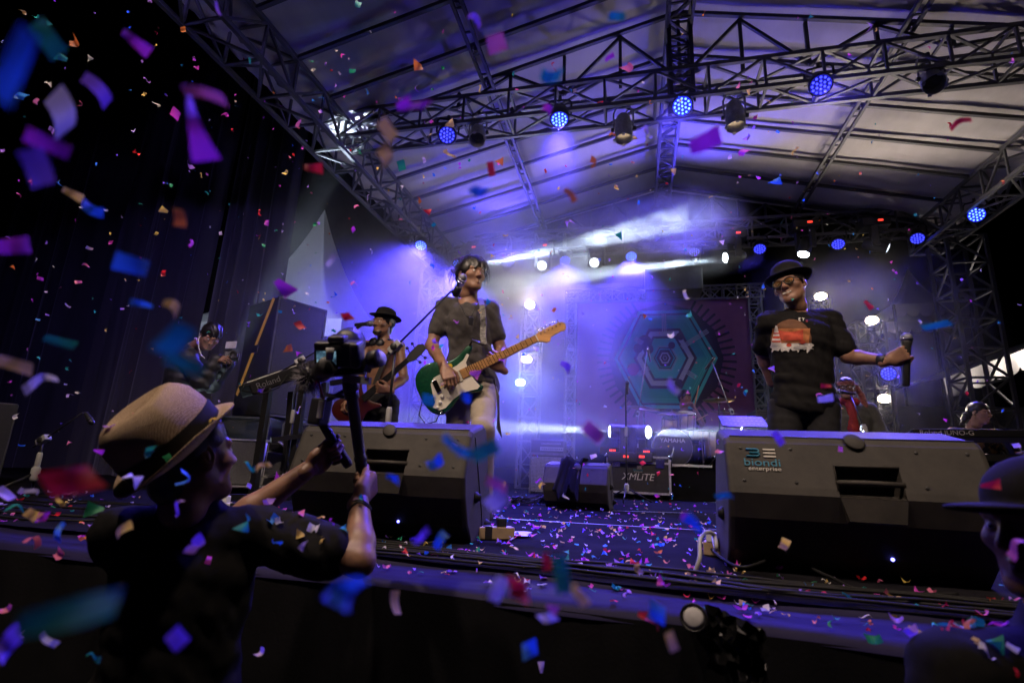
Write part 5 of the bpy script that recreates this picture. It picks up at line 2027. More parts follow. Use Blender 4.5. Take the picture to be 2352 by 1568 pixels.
# ---- camera stabiliser
gR_ = grip_center(J['wrB'], Vector((0.0, 0.80, 0.52)), Vector((0.95, 0.15, -0.05)), -1, off=(0, 0.090, -0.034))
gL_ = grip_center(J['wrA'], Vector((0.25, 0.70, 0.62)), Vector((-0.85, 0.2, 0.1)), 1, off=(0, 0.090, -0.034))
rig = thing('camera_stabiliser', 'black two handled camera stabiliser gripped by the videographer', 'stabiliser', gR_)
top_r = atD(806, 895, 1.64)
axr = (top_r - gR_).normalized()
bot_r = gR_ - axr * 0.07
MB().lathe([(0.016, 0), (0.019, 0.01), (0.019, 0.13), (0.017, 0.135), (0.0205, 0.14), (0.0205, 0.15), (0.018, 0.155), (0.018, (top_r - bot_r).length - 0.03), (0.023, (top_r - bot_r).length - 0.028), (0.023, (top_r - bot_r).length)], bot_r, axr, 20).build('handle', 'black_plastic', rig, True)
top_l = atD(738, 968, 1.66)
axl = (top_l - gL_).normalized()
MB().lathe([(0.014, -0.06), (0.016, -0.05), (0.016, 0.05), (0.014, (top_l - gL_).length)], gL_, axl, 18).build('handle', 'black_plastic', rig, True)
MB().box(atD(735, 945, 1.66), (0.055, 0.045, 0.085), frame((0.3, 1, 0), (0.1, 0, 1))).build('battery_box', 'black_plastic', rig, bevel=0.006)
MB().box(atD(737, 940, 1.625), (0.028, 0.003, 0.055), frame((0.3, 1, 0.1), (0.15, 0, 1))).build('grey_plate', 'grey_pl', rig)
for (pa, pb, w) in (((742, 925), (800, 893), 0.012), ((740, 905), (792, 912), 0.012), ((760, 880), (808, 872), 0.015)):
    beam('frame_bar', atD(*pa, 1.66), atD(*pb, 1.65), w, 'black_plastic', rig)
beam('arm', atD(806, 892, 1.64), atD(812, 862, 1.62), 0.028, 'black_plastic', rig)
beam('arm', atD(745, 858, 1.60), atD(838, 850, 1.60), 0.020, 'black_metal', rig, 0.03)
beam('arm', atD(838, 852, 1.60), atD(852, 822, 1.60), 0.018, 'black_metal', rig, 0.03)
beam('arm', atD(790, 868, 1.61), atD(850, 875, 1.56), 0.022, 'grey_pl', rig, 0.012)


def motor(c, d, r, h):
    MB().lathe([(r * 0.85, -h / 2), (r, -h / 2 + 0.003), (r, h / 2 - 0.003), (r * 0.9, h / 2), (r * 0.3, h / 2 + 0.001)], c, d, 24).build('motor', 'black_plastic', rig, True)


motor(atD(745, 848, 1.56), (0.75, -0.6, 0.25), 0.030, 0.07)
motor(atD(862, 824, 1.58), (0.95, -0.25, 0.1), 0.028, 0.035)
MB().lathe([(0.024, 0), (0.024, 0.004)], atD(872, 824, 1.575), (0.9, -0.45, 0.1), 20).build('motor_cap', 'grey_pl', rig, True)
motor(atD(806, 885, 1.64), axr, 0.026, 0.03)
MB().lathe([(0.010, 0), (0.012, 0.02), (0.012, 0.035)], atD(757, 826, 1.53), (0.1, -0.3, 1), 12).build('knob', 'grey_pl', rig, True)
# ---- the camera on it
cm_ = thing('video_camera', 'small black camera with a glowing rear screen on the stabiliser', 'camera', atD(780, 842, 1.58))
cf_ = Vector((-0.22, 0.90, 0.42))
cR = frame(cf_, (0, -0.1, 1))
cc = atD(778, 812, 1.58)
MB().box(cc, (0.135, 0.055, 0.078), cR).build('body', 'black_plastic', cm_, bevel=0.008)
MB().box(cc + cR @ Vector((0.0, 0.0, 0.047)), (0.05, 0.05, 0.02), cR).build('viewfinder_hump', 'black_plastic', cm_, bevel=0.006)
MB().box(cc + cR @ Vector((0.058, -0.004, 0.0)), (0.030, 0.072, 0.078), cR).build('grip', 'black_plastic', cm_, bevel=0.010)
sm_ = bpy.data.materials.new('camera screen')
sm_.use_nodes = True
nt = sm_.node_tree
nt.nodes.remove(nt.nodes['Principled BSDF'])
em = nt.nodes.new('ShaderNodeEmission')
tcx = nt.nodes.new('ShaderNodeTexCoord')
nn = nt.nodes.new('ShaderNodeTexNoise')
nn.inputs['Scale'].default_value = 45
nn.inputs['Detail'].default_value = 3
rr_ = nt.nodes.new('ShaderNodeValToRGB')
rr_.color_ramp.elements[0].position = 0.38
rr_.color_ramp.elements[0].color = (0.02, 0.03, 0.05, 1)
e2 = rr_.color_ramp.elements.new(0.55)
e2.color = (0.10, 0.22, 0.32, 1)
rr_.color_ramp.elements[2 if len(rr_.color_ramp.elements) > 2 else 1].position = 0.72
rr_.color_ramp.elements[-1].color = (0.55, 0.85, 1.0, 1)
nt.links.new(tcx.outputs['Object'], nn.inputs['Vector'])
nt.links.new(nn.outputs['Fac'], rr_.inputs[0])
nt.links.new(rr_.outputs[0], em.inputs[0])
em.inputs[1].default_value = 0.7
nt.links.new(em.outputs[0], nt.nodes['Material Output'].inputs[0])
sc_ = MB().box(cc + cR @ Vector((-0.026, -0.030, -0.006)), (0.066, 0.004, 0.046), cR).build('screen_frame', 'black_plastic', cm_)
MB().box(cc + cR @ Vector((-0.026, -0.0335, -0.006)), (0.058, 0.002, 0.040), cR).build('screen', sm_, sc_)
lp_ = cc + cR @ Vector((-0.015, 0.03, 0.004))
MB().lathe([(0.034, 0), (0.036, 0.01), (0.036, 0.05), (0.039, 0.052), (0.040, 0.08), (0.046, 0.085), (0.050, 0.14), (0.047, 0.14), (0.042, 0.09)], lp_, cf_, 28, cap1=False).build('lens', 'black_plastic', cm_, True)
MB().lathe([(0.040, 0), (0.001, 0.004)], lp_ + cf_.normalized() * 0.085, cf_, 20).build('lens_glass', 'lens', cm_)
fz = thing('furry_microphone', 'grey furry microphone hanging from the left of the stabiliser', 'microphone', atD(706, 870, 1.60), 'microphones')
fc_ = atD(708, 866, 1.60)
MB().sphere(fc_, 0.027, 16, 12, (1, 1, 1.3)).build('core', 'black_plastic', fz, True)
fu = MB()
q_ = np.random.RandomState(5)
for i in range(420):
    v = Vector(q_.randn(3)).normalized()
    p = fc_ + Vector((v.x * 0.026, v.y * 0.026, v.z * 0.034))
    e = p + v * (0.016 + 0.012 * q_.rand()) + Vector(q_.randn(3) * 0.005) + Vector((0, 0, -0.003))
    fu.path([p, (p + e) / 2 + Vector(q_.randn(3) * 0.002), e], [0.0013, 0.001, 0.0002], 3)
M['fur'] = mat('grey fur', (0.16, 0.15, 0.17), 0.8, 0, 0.3, 30)
fu.build('fur', 'fur', fz)
cb = MB().path([atD(722, 890, 1.6), atD(728, 870, 1.56), atD(733, 880, 1.55), atD(738, 900, 1.57), atD(742, 915, 1.6)], 0.004, 6)
cb.build('coiled_cable', mat('red cable', (0.25, 0.02, 0.02), 0.4), fz, True)

# ================================================================== onlooker in a cap at the right
g = thing('person', 'dark onlooker in a cap at the stage front, confetti on his shoulder', 'person', (0.80, 1.30, GROUND), 'people in front of the stage')
hd_ = atD(2396, 1212, 1.00)
J = dict(head=hd_, neck=atD(2446, 1392, 1.02), shA=atD(2640, 1520, 1.12), shB=atD(2200, 1550, 0.94))
J['pelvis'] = (J['shA'] + J['shB']) / 2 + Vector((0.0, 0.0, -0.52))
J['elB'] = J['shB'] + Vector((-0.05, -0.02, -0.28))
J['wrB'] = J['elB'] + Vector((-0.02, -0.16, -0.20))
J['elA'] = J['shA'] + Vector((0.08, 0.0, -0.28))
J['wrA'] = J['elA'] + Vector((-0.02, -0.12, -0.2))
pel = J['pelvis']
for A, dx in (('A', 0.10), ('B', -0.10)):
    J['hip' + A] = pel + Vector((dx, 0, -0.03))
    J['kn' + A] = pel + Vector((dx * 1.2, -0.03, -0.46))
    J['an' + A] = Vector((pel.x + dx * 1.2, pel.y + 0.02, GROUND + 0.08))
of, ou = Vector((-0.86, -0.42, 0.0)), Vector((0.02, 0.06, 1.0))
hA = hand_mesh(J['wrA'], Vector((0, -0.6, -0.6)), Vector((0.3, -0.6, 0.6)), 1, h=0.005)
hB = hand_mesh(J['wrB'], Vector((0, -0.6, -0.6)), Vector((-0.3, -0.6, 0.6)), -1, h=0.005)
body_skin(g, J, head_mesh(hd_, of, ou, 1.0, h=0.0036), [hA, hB], 'skin_b', h=0.012)
eyes(g, hd_, of, ou)
tee(g, J, 'tee_black', infl=0.018, wr=0.003, seed=51, h=0.010)
trousers(g, J, 'jeans_black', wr=0.003, h=0.015)
for A in 'AB':
    a = J['an' + A]
    S = Solid(0.014)
    S.cone(a, a - Vector((0, 0, 0.04)), 0.045, 0.045, k=0.03)
    S.cone(a + Vector((0, 0.04, -0.045)), a + Vector((-0.03, -0.15, -0.05)), 0.042, 0.036, k=0.03)
    solid_obj('shoe', [S.mesh()], 'leather', g)
S = Solid(0.005)
S.ell((0, -0.016, 0.052), (0.087, 0.106, 0.086), k=0.01)
S.ell((0, -0.02, -0.060), (0.15, 0.15, 0.085), k=0.012, sub=True)
S.ell((0, 0.120, 0.034), (0.070, 0.080, 0.010), k=0.012)
S.ell((0, -0.016, 0.142), (0.010, 0.010, 0.008), k=0.006)
P, F = S.mesh()
solid_obj('cap', [(P @ npm(frame(of, ou)).T + V3(hd_), F)], 'felt', g)
solid_obj('hair', [hair_cap(hd_, of, ou, 1.0, 0.007, grow=0.004, back=0.01, noise=0.002, fringe=0.06)], 'hair', g)

# ================================================================== photographer on the left wing
g = thing('person', 'photographer with white earphones bending over a small camera', 'person', (at(420, 900, 4.3).x, 4.3, 0), 'people in the left wing')
J = dict(head=at(484, 772, 4.15), neck=at(446, 796, 4.25), shA=at(424, 830, 4.40), shB=at(432, 822, 4.02), pelvis=at(392, 960, 4.35),
         elB=at(462, 878, 3.98), wrB=at(498, 828, 4.02), elA=at(486, 884, 4.30), wrA=at(522, 836, 4.14))
pel = J['pelvis']
for A, dy in (('A', 0.09), ('B', -0.09)):
    J['hip' + A] = pel + Vector((0, dy, -0.03))
    J['kn' + A] = Vector((pel.x + 0.05, pel.y + dy, 0.45))
    J['an' + A] = Vector((pel.x, pel.y + dy, 0.09))
pf, pu_ = Vector((0.70, -0.42, -0.60)), Vector((0.55, -0.25, 0.72))
hB = hand_mesh(J['wrB'], Vector((0.9, -0.2, 0.15)), Vector((-0.1, -0.7, 0.6)), -1, curls=[(25, 45, 30)] * 4, h=0.0045)
hA = hand_mesh(J['wrA'], Vector((0.5, -0.6, 0.1)), Vector((0.3, 0.1, -0.9)), 1, curls=[(35, 50, 30)] * 4, h=0.0045)
body_skin(g, J, head_mesh(J['head'], pf, pu_, 1.0, h=0.005), [hA, hB], 'skin_a', h=0.012)
eyes(g, J['head'], pf, pu_)
M['jacket'] = mat('black jacket', (0.016, 0.016, 0.018), 0.6, 0, 0.3, 10, 0.3, 90)
tee(g, J, 'jacket', infl=0.030, wr=0.006, seed=61, h=0.012, long_sleeve=True, name='jacket', neck_r=0.072)
trousers(g, J, 'jeans_black', h=0.014)
for A in 'AB':
    solid_obj('shoe', [shoe(g, J['an' + A], (1, -0.3, 0))], 'leather', g)
solid_obj('hair', [hair_cap(J['head'], pf, pu_, 1.0, 0.006, grow=0.014, back=0.0, noise=0.006, fringe=0.045)], 'hair', g)
colr = MB().lathe([(0.062, 0), (0.066, 0.015), (0.060, 0.035)], Vector(J['neck']) - Vector((0.03, 0, 0.02)), (J['head'] - J['neck']).normalized(), 20, cap0=False, cap1=False)
colr.build('collar', 'grey_pl', g, True)
ear = head_pt(J['head'], pf, pu_, (0.085, -0.005, -0.01))
MB().path([ear, ear + Vector((0.0, -0.02, -0.06)), at(457, 800, 4.0), at(462, 815, 3.97), at(470, 822, 3.97)], 0.004, 5).build('earphone_wire', 'white', g, True)
ph = thing('camera', 'compact black camera with a pale flip screen held by the photographer', 'camera', at(535, 815, 4.05))
pc = at(532, 818, 4.06)
PR = frame((0.55, -0.82, 0.1), (0, 0, 1))
MB().box(pc, (0.13, 0.05, 0.08), PR).build('body', 'black_plastic', ph, bevel=0.008)
MB().lathe([(0.036, 0.02), (0.038, 0.06), (0.038, 0.075), (0.03, 0.075), (0.025, 0.06)], pc + PR @ Vector((-0.02, 0, 0)), PR @ Vector((0, 1, 0)), 20).build('lens', 'black_plastic', ph, True)
MB().box(at(531, 792, 4.10), (0.105, 0.006, 0.075), frame((0.2, -0.95, 0.25), (-0.12, 0, 1))).build('flip_screen', mat('pale screen back', (0.35, 0.34, 0.38), 0.5), ph, bevel=0.003)
MB().path([pc + Vector((-0.05, 0, -0.03)), at(520, 850, 4.05), at(500, 880, 4.05), at(512, 860, 4.05), pc + Vector((0.05, 0, -0.04))], 0.005, 5).build('strap', 'leather', ph, True)
# ================================================================== floor monitors
def wedge(label, cx, yaw, front_y, w, d=0.40, h=0.53, logo=False, group='floor monitors', s=1.0, led=True, handle=True):
    """moulded cabinet lying on its side; local x along the stage, -y towards the audience"""
    root = thing('floor_monitor', label, 'speaker', (cx, front_y + d / 2, 0), group)
    Mw = Matrix.Translation((cx, front_y + 0.0, 0)) @ Matrix.Rotation(yaw, 4, 'Z')
    # profile (y, z), y = 0 at the audience side foot; the upper panel leans back, the lower one tucks in under it
    prof = [(0.20, 0.0), (0.10, 0.08), (0.03, 0.20), (0.0, 0.29), (0.01, 0.315), (0.085, 0.475), (0.11, 0.50), (0.36, 0.545), (0.41, 0.53), (0.62, 0.14), (0.62, 0.02), (0.60, 0.0)]
    prof = [(y * s * d / 0.40, z * s * h / 0.53) for y, z in prof]
    n = len(prof)
    ends = [(-1.0, 0.94, 0.0), (-0.985, 0.98, 0.0), (-0.95, 1.0, 0.0), (0.95, 1.0, 0), (0.985, 0.98, 0), (1.0, 0.94, 0)]
    cyy = sum(p[0] for p in prof) / n
    czz = sum(p[1] for p in prof) / n
    hx0, hx1 = (0.36, 0.62)          # handle opening, as a fraction of the width
    mb = MB()
    Vv = []
    for (x, k, _) in ends:
        for (y, z) in prof:
            Vv.append(Mw @ Vector((x * w / 2, cyy + (y - cyy) * k, max(0.0, czz + (z - czz) * k) if z > 0.001 else 0.0)))
    Ff = []
    for i in range(len(ends) - 1):
        for j in range(n):
            if handle and i == 2 and j in (3, 4):
                continue
            Ff.append((i * n + j, i * n + (j + 1) % n, (i + 1) * n + (j + 1) % n, (i + 1) * n + j))
    Ff.append(tuple(range(n))[::-1])
    Ff.append(tuple((len(ends) - 1) * n + j for j in range(n)))
    mb.add(Vv, Ff)
    P = lambda x, y, z: Mw @ Vector((x * w / 2, y, z))
    if handle:
        # upper panel with a recessed handle: built as a frame round the opening plus the recess itself
        hb = MB()
        (y3, z3), (y4, z4), (y5, z5) = prof[3], prof[4], prof[5]
        xa, xb = -0.14, 0.34
        za, zb = z4 - 0.10 * s, z4 + 0.085 * s

        def py(z):
            if z >= z4:
                return y4 + (y5 - y4) * (z - z4) / (z5 - z4)
            if z >= z3:
                return y3 + (y4 - y3) * (z - z3) / (z4 - z3)
            return prof[2][0] + (y3 - prof[2][0]) * (z - prof[2][1]) / (z3 - prof[2][1])
        zs = [z3, z4, zb, z5]
        # strips left and right of the opening
        for (x0, x1) in ((-0.95, xa), (xb, 0.95)):
            for (z0, z1) in ((z3, z4), (z4, z5)):
                hb.add([P(x0, py(z0), z0), P(x1, py(z0), z0), P(x1, py(z1), z1), P(x0, py(z1), z1)], [(0, 1, 2, 3)])
        hb.add([P(xa, py(zb), zb), P(xb, py(zb), zb), P(xb, py(z5), z5), P(xa, py(z5), z5)], [(0, 1, 2, 3)])
        dp = 0.13 * s
        # recess walls
        rec = [P(xa, py(z3), z3), P(xb, py(z3), z3), P(xb, py(zb), zb), P(xa, py(zb), zb)]
        inn = [P(xa + 0.04, py(z3) + dp, z3 + 0.01), P(xb - 0.04, py(z3) + dp, z3 + 0.01), P(xb - 0.04, py(zb) + dp * 0.6, zb - 0.01), P(xa + 0.04, py(zb) + dp * 0.6, zb - 0.01)]
        hb.add(rec + inn, [(0, 1, 5, 4), (1, 2, 6, 5), (2, 3, 7, 6), (3, 0, 4, 7), (4, 5, 6, 7)])
        mb.add(hb.v, hb.f)
        o = mb.build('cabinet', 'box_plastic', root, False, bevel=0.008 * s)
        # grip bar across and the tray below
        MB().path([P(xa - 0.01, py(z4 + 0.02) + 0.004, z4 + 0.025), P((xa + xb) / 2, py(z4 + 0.02) - 0.002, z4 + 0.027), P(xb + 0.01, py(z4 + 0.02) + 0.004, z4 + 0.025)], 0.010 * s, 8).build('grip_bar', 'box_plastic', root, True)
        lz = z3 - 0.08 * s
        tr = MB()
        y2_, z2_ = prof[2]
        tr.add([P(xa, py(z3) - 0.004, z3 - 0.002), P(xb, py(z3) - 0.004, z3 - 0.002), P(xb - 0.03, py(lz) - 0.030 * s, lz), P(xa + 0.05, py(lz) - 0.030 * s, lz), P(xb - 0.03, py(lz) + 0.05, lz - 0.02), P(xa + 0.05, py(lz) + 0.05, lz - 0.02)],
               [(0, 1, 2, 3), (3, 2, 4, 5), (1, 4, 2), (0, 3, 5)])
        tr.build('handle_tray', 'box_plastic', root)
        ring = [P(xa, py(za) - 0.003, za), P(xb, py(za) - 0.003, za), P(xb, py(z4) - 0.003, z4), P(xb, py(zb) - 0.003, zb), P(xa, py(zb) - 0.003, zb), P(xa, py(z4) - 0.003, z4)]
        MB().path([ring[3], ring[4], ring[5]], 0.005 * s, 6).build('handle_rim', 'box_plastic', root, True)
    else:
        mb.build('cabinet', 'box_plastic', root, False, bevel=0.008 * s)
    # seam between the back shell and the front baffle
    sm = MB().path([P(-0.94, prof[6][0] + 0.004, prof[6][1] + 0.002), P(0.955, prof[6][0] + 0.004, prof[6][1] + 0.002), P(1.002, prof[6][0] + 0.04, prof[6][1] - 0.03), P(1.003, prof[9][0] * 0.62, 0.12), P(1.0, prof[9][0] * 0.66, 0.03)], 0.004 * s, 6)
    sm.build('seam', 'black_plastic', root, True)
    tabm = MB().lathe([(0.030 * s, 0), (0.032 * s, 0.004), (0.026 * s, 0.008)], P(0.06, prof[6][0] - 0.016, prof[6][1] - 0.012), (0, -1, 0.55), 18, sy=1.2)
    tabm.build('badge_tab', 'box_plastic', root, True)
    for (y, z) in ((0.20, 0.20), (0.42, 0.06)):
        MB().lathe([(0.026 * s, 0), (0.026 * s, 0.01), (0.018 * s, 0.018), (0.016 * s, 0.03), (0.006, 0.031)], P(0.995, y, z), Mw.to_3x3() @ Vector((1, 0, 0)), 16).build('rubber_foot', 'rubber', root, True)
        MB().lathe([(0.026 * s, 0), (0.026 * s, 0.01), (0.018 * s, 0.018), (0.016 * s, 0.022), (0.006, 0.023)], P(-0.995, y, z), Mw.to_3x3() @ Vector((-1, 0, 0)), 16).build('rubber_foot', 'rubber', root, True)
    (ya4, za4), (ya5, za5) = prof[4], prof[5]
    for xs_ in (-0.86, -0.45, 0.5, 0.86):
        for tt_ in (0.12, 0.88):
            MB().lathe([(0.006 * s, 0.0), (0.006 * s, 0.002), (0.003 * s, 0.003)], P(xs_, ya4 + (ya5 - ya4) * tt_ - 0.001, za4 + (za5 - za4) * tt_), Mw.to_3x3() @ Vector((0, -1, 0.45)), 10).build('screw', 'black_metal', root)
    if led:
        MB().sphere(P(0.25, prof[1][0] - 0.004, 0.085), 0.006, 10, 6).build('power_light', emitter('tiny blue light', (0.15, 0.15, 1.0), 12), root, True)
    return root, P, prof


wR, PR_, profR = wedge('black floor monitor with a blue and white logo in front of the singer', 0.765, math.radians(-2), 2.13, 0.86, logo=True, d=0.34)
wL, PL_, profL = wedge('black floor monitor standing in front of the guitarist\'s legs', -1.155, math.radians(2), 2.20, 0.86, d=0.34)
# logo on the right hand monitor
M['logo_blue'] = mat('logo blue', (0.01, 0.16, 0.27), 0.5, 0, 0.1)
M['logo_white'] = mat('logo white', (0.50, 0.48, 0.44), 0.5, 0, 0.1)


def panel_frame(P, prof, x, t, lift=0.004):
    (y4, z4), (y5, z5) = prof[4], prof[5]
    o = P(x, y4 + (y5 - y4) * t, z4 + (z5 - z4) * t)
    u = (P(x + 0.1, 0, 0) - P(x, 0, 0)).normalized()
    v = (P(x, y5, z5) - P(x, y4, z4)).normalized()
    w = u.cross(v)
    o = o + w * lift
    return Matrix(((u.x, v.x, w.x, o.x), (u.y, v.y, w.y, o.y), (u.z, v.z, w.z, o.z), (0, 0, 0, 1)))


LM = panel_frame(PR_, profR, -0.70, 0.60)
LT = lambda x, y: LM @ Vector((x, y, 0))
for k_ in range(3):
    y = 0.042 - k_ * 0.014
    MB().box(LT(0.030, y), (0.042, 0.006, 0.0015), LM.to_3x3()).build('logo_bar', 'logo_white', wR)
bz = MB()
for (x0, y0, x1, y1) in ((-0.052, 0.042, -0.012, 0.042), (-0.040, 0.028, -0.010, 0.028), (-0.052, 0.014, -0.012, 0.014), (-0.012, 0.042, -0.006, 0.036), (-0.006, 0.036, -0.011, 0.028), (-0.011, 0.028, -0.005, 0.021), (-0.005, 0.021, -0.012, 0.014)):
    a, b_ = LT(x0, y0), LT(x1, y1)
    bz.path([a, b_], 0.0034, 6)
bz.build('logo_mark', 'logo_blue', wR)
text_mesh('logo_word', 'biondi', 0.042, 'logo_blue', LM @ Matrix.Translation((0, -0.012, 0)) @ Matrix.Scale(1.25, 4, (1, 0, 0)), wR)
text_mesh('logo_word', 'enterprise', 0.022, 'logo_white', LM @ Matrix.Translation((0.006, -0.036, 0)) @ Matrix.Scale(1.25, 4, (1, 0, 0)), wR)

# rear monitor with a dark cloth over it
q0, q1 = on_floor(1255, 1163), on_floor(1398, 1166)
rwd, PQ, profq = wedge('smaller floor monitor draped with a black cloth near mid stage', (q0.x + q1.x) / 2, math.radians(-4), 4.72, 0.58, d=0.32, h=0.40, handle=False)
cl_ = MB()
Vv = []
for j in range(22):
    t = j / 21
    for i in range(26):
        u = i / 25
        x = -0.55 + u * 0.75
        if t < 0.35:
            yy, zz = 0.34 - 0.62 * t, 0.43
        else:
            k_ = (t - 0.35) / 0.65
            yy = 0.115 - 0.16 * k_
            zz = 0.42 - (0.18 + 0.17 * abs(math.sin(u * 4.2 + 0.4))) * k_
        w_ = 0.014 * math.sin(u * 26 + t * 5) * (0.4 + t)
        Vv.append(PQ(x + 0.05 * math.sin(t * 4 + u * 2), yy - 0.01 + w_ - 0.02 * t, zz + 0.02 * math.sin(u * 7) + w_))
cl_.add(Vv, [(j * 26 + i, (j + 1) * 26 + i, (j + 1) * 26 + i + 1, j * 26 + i + 1) for j in range(21) for i in range(25)])
dc = cl_.build('draped_cloth', 'skirt', None, True)
dc.modifiers.new('thick', 'SOLIDIFY').thickness = 0.008
tag(dc, 'black jacket like cloth thrown over the mid stage monitor', 'cloth')


# ================================================================== speaker stack in the left wing
def cabinet(name, label, c, size, yaw, grille_in=0.03, group='wing speaker cabinets', strap=False, cat='speaker'):
    c = Vector(c)
    root = thing(name, label, cat, (c.x, c.y, c.z - size[2] / 2), group)
    R = Euler((0, 0, yaw)).to_matrix()
    MB().box(c, size, R).build('cabinet', 'black_plastic', root, bevel=0.015)
    fp = c + R @ Vector((0, -size[1] / 2 - 0.004, 0))
    MB().box(fp, (size[0] - 2 * grille_in, 0.02, size[2] - 2 * grille_in), R).build('grille', 'grille', root, bevel=0.006)
    ed = MB()
    for sx in (-1, 1):
        ed.box(fp + R @ Vector((sx * (size[0] / 2 - 0.012), -0.006, 0)), (0.022, 0.022, size[2]), R)
    for sz in (-1, 1):
        ed.box(fp + R @ Vector((0, -0.005, sz * (size[2] / 2 - 0.012))), (size[0] - 0.05, 0.022, 0.022), R)
    ed.build('edge_trim', 'grey_pl' if False else 'steel_dark', root)
    for sx in (-1, 1):
        MB().box(c + R @ Vector((sx * (size[0] / 2 + 0.002), 0.02, 0.1)), (0.02, 0.16, 0.10), R).build('side_handle', 'black_metal', root, bevel=0.01)
    return root, R


ya = math.radians(66)
c0 = at(636, 800, 5.45)
stk, R_ = cabinet('speaker_cabinet', 'tall black wing speaker with a yellow strap over its side', (c0.x, 5.55, 1.50), (0.66, 0.70, 1.42), ya)
for (a, b_) in ((((-0.336, -0.26, 0.700)), (-0.336, 0.28, -0.45)),):
    pa, pb = Vector((c0.x, 5.55, 1.50)) + R_ @ Vector(a), Vector((c0.x, 5.55, 1.50)) + R_ @ Vector(b_)
    M['yellow'] = mat('yellow webbing', (0.72, 0.42, 0.06), 0.6, 0, 0.15, 40)
    sb_ = beam('strap', pa, pb, 0.055, 'yellow', stk, 0.006, up=R_ @ Vector((0, 1, 0)))
c1 = Vector((c0.x + 0.02, 5.45, 0.41))
cabinet('speaker_cabinet', 'squat black bass cabinet under the strapped wing speaker', c1 + Vector((-0.16, -0.05, -0.02)), (0.78, 0.7, 0.76), math.radians(12), 0.05)
MB().box((0, 0, 0), (1, 1, 1))
cabinet('speaker_cabinet', 'second squat bass cabinet beside the keyboard legs', c1 + Vector((0.68, 0.10, -0.04)), (0.66, 0.6, 0.70), math.radians(14), 0.05)

# pole-less floor monitor facing us at the left, with a white horn mouth
fw0 = at(582, 1080, 4.35)
fm = thing('floor_monitor', 'trapezoid floor monitor with a pale horn facing out behind the videographer', 'speaker', (fw0.x, fw0.y, 0), 'floor monitors')
R_ = Euler((math.radians(-28), 0, math.radians(34))).to_matrix()
fo = at(578, 1058, 4.35)
fo.z = 0.27
FM = Matrix.Translation(fo) @ R_.to_4x4() @ Matrix.Rotation(math.radians(90), 4, 'X')
out_ = [(-.36, -.24), (.20, -.24), (.32, -.16), (.36, 0), (.32, .16), (.20, .24), (-.36, .24)]
MB().prism(out_, -0.30, 0.0, FM, 0.02).build('cabinet', 'black_plastic', fm)
rim = MB()
FT_ = lambda x, y, z=0.0: FM @ Vector((x, y, z))
rim.path([FT_(x, y, 0.006) for x, y in out_], 0.014, 6, closed=True)
for (a, b_) in (((.10, -.24), (.10, .24)),):
    rim.path([FT_(*a, 0.006), FT_(*b_, 0.006)], 0.010, 6)
rim.build('front_rim', mat('grey rim', (0.22, 0.22, 0.25), 0.4), fm, True)
MB().prism([(-.34, -.22), (.09, -.22), (.09, .22), (-.34, .22)], 0.002, 0.014, FM, 0.004).build('grille', 'grille', fm)
hn = MB()
hn.add([FT_(.12, -.13, .008), FT_(.30, -.11, .008), FT_(.33, 0, .008), FT_(.30, .11, .008), FT_(.12, .13, .008), FT_(.17, -.05, -.09), FT_(.22, -.045, -.09), FT_(.23, 0, -.09), FT_(.22, .045, -.09), FT_(.17, .05, -.09)],
       [(0, 1, 6, 5), (1, 2, 7, 6), (2, 3, 8, 7), (3, 4, 9, 8), (4, 0, 5, 9), (5, 6, 7, 8, 9)])
hn.build('horn', mat('pale horn', (0.45, 0.45, 0.46), 0.5), fm)
for s_ in (-1, 1):
    MB().prism([(.13, s_ * .15), (.27, s_ * .13), (.24, s_ * .21), (.13, s_ * .215)], 0.003, 0.010, FM).build('port', 'skirt', fm)


# ================================================================== keyboards
def keyboard(name, label, a, b_, d, h, word, wsize, up, normal, group='keyboards', stand=True, wordmat='logo_white', front=True, keys=True):
    """a-b: ends of the rear edge; body along it"""
    a, b_ = Vector(a), Vector(b_)
    root = thing(name, label, 'keyboard', (a + b_) / 2, group)
    u = (b_ - a).normalized()
    n = Vector(normal)
    n = (n - u * n.dot(u)).normalized()
    w = u.cross(n)
    if w.z < 0:
        w = -w
    R = Matrix(((u.x, n.x, w.x), (u.y, n.y, w.y), (u.z, n.z, w.z)))
    L = (b_ - a).length
    c = (a + b_) / 2
    MB().box(c - n * d / 2, (L, d, h), R).build('case', 'key_plastic', root, bevel=0.012)
    if keys:
        kw = MB()
        nk = 36
        for i in range(nk):
            x = -L * 0.42 + L * 0.84 * (i + 0.5) / nk
            MB().box(c - n * (d * 0.80) + u * x + w * (h / 2 + 0.004), (L * 0.84 / nk * 0.9, d * 0.34, 0.010), R).build('white_key', 'white', root)
        for i in range(nk):
            if i % 7 in (0, 1, 3, 4, 5):
                x = -L * 0.42 + L * 0.84 * (i + 1) / nk
                MB().box(c - n * (d * 0.74) + u * x + w * (h / 2 + 0.012), (L * 0.84 / nk * 0.5, d * 0.2, 0.010), R).build('black_key', 'black_plastic', root)
    if word:
        o = c + n * 0.004 + w * 0.0
        # lettering on the rear face, read from outside: x axis to the viewer's right
        vx = u if n.cross(w).dot(u) < 0 else u
        vx = w.cross(n)
        Tm = Matrix(((vx.x, w.x, n.x, o.x), (vx.y, w.y, n.y, o.y), (vx.z, w.z, n.z, o.z), (0, 0, 0, 1)))
        text_mesh('lettering', word, wsize, wordmat, Tm @ Matrix.Translation((-L * 0.25, 0, 0)), root, 0.0006)
    return root, c, u, n, w, L


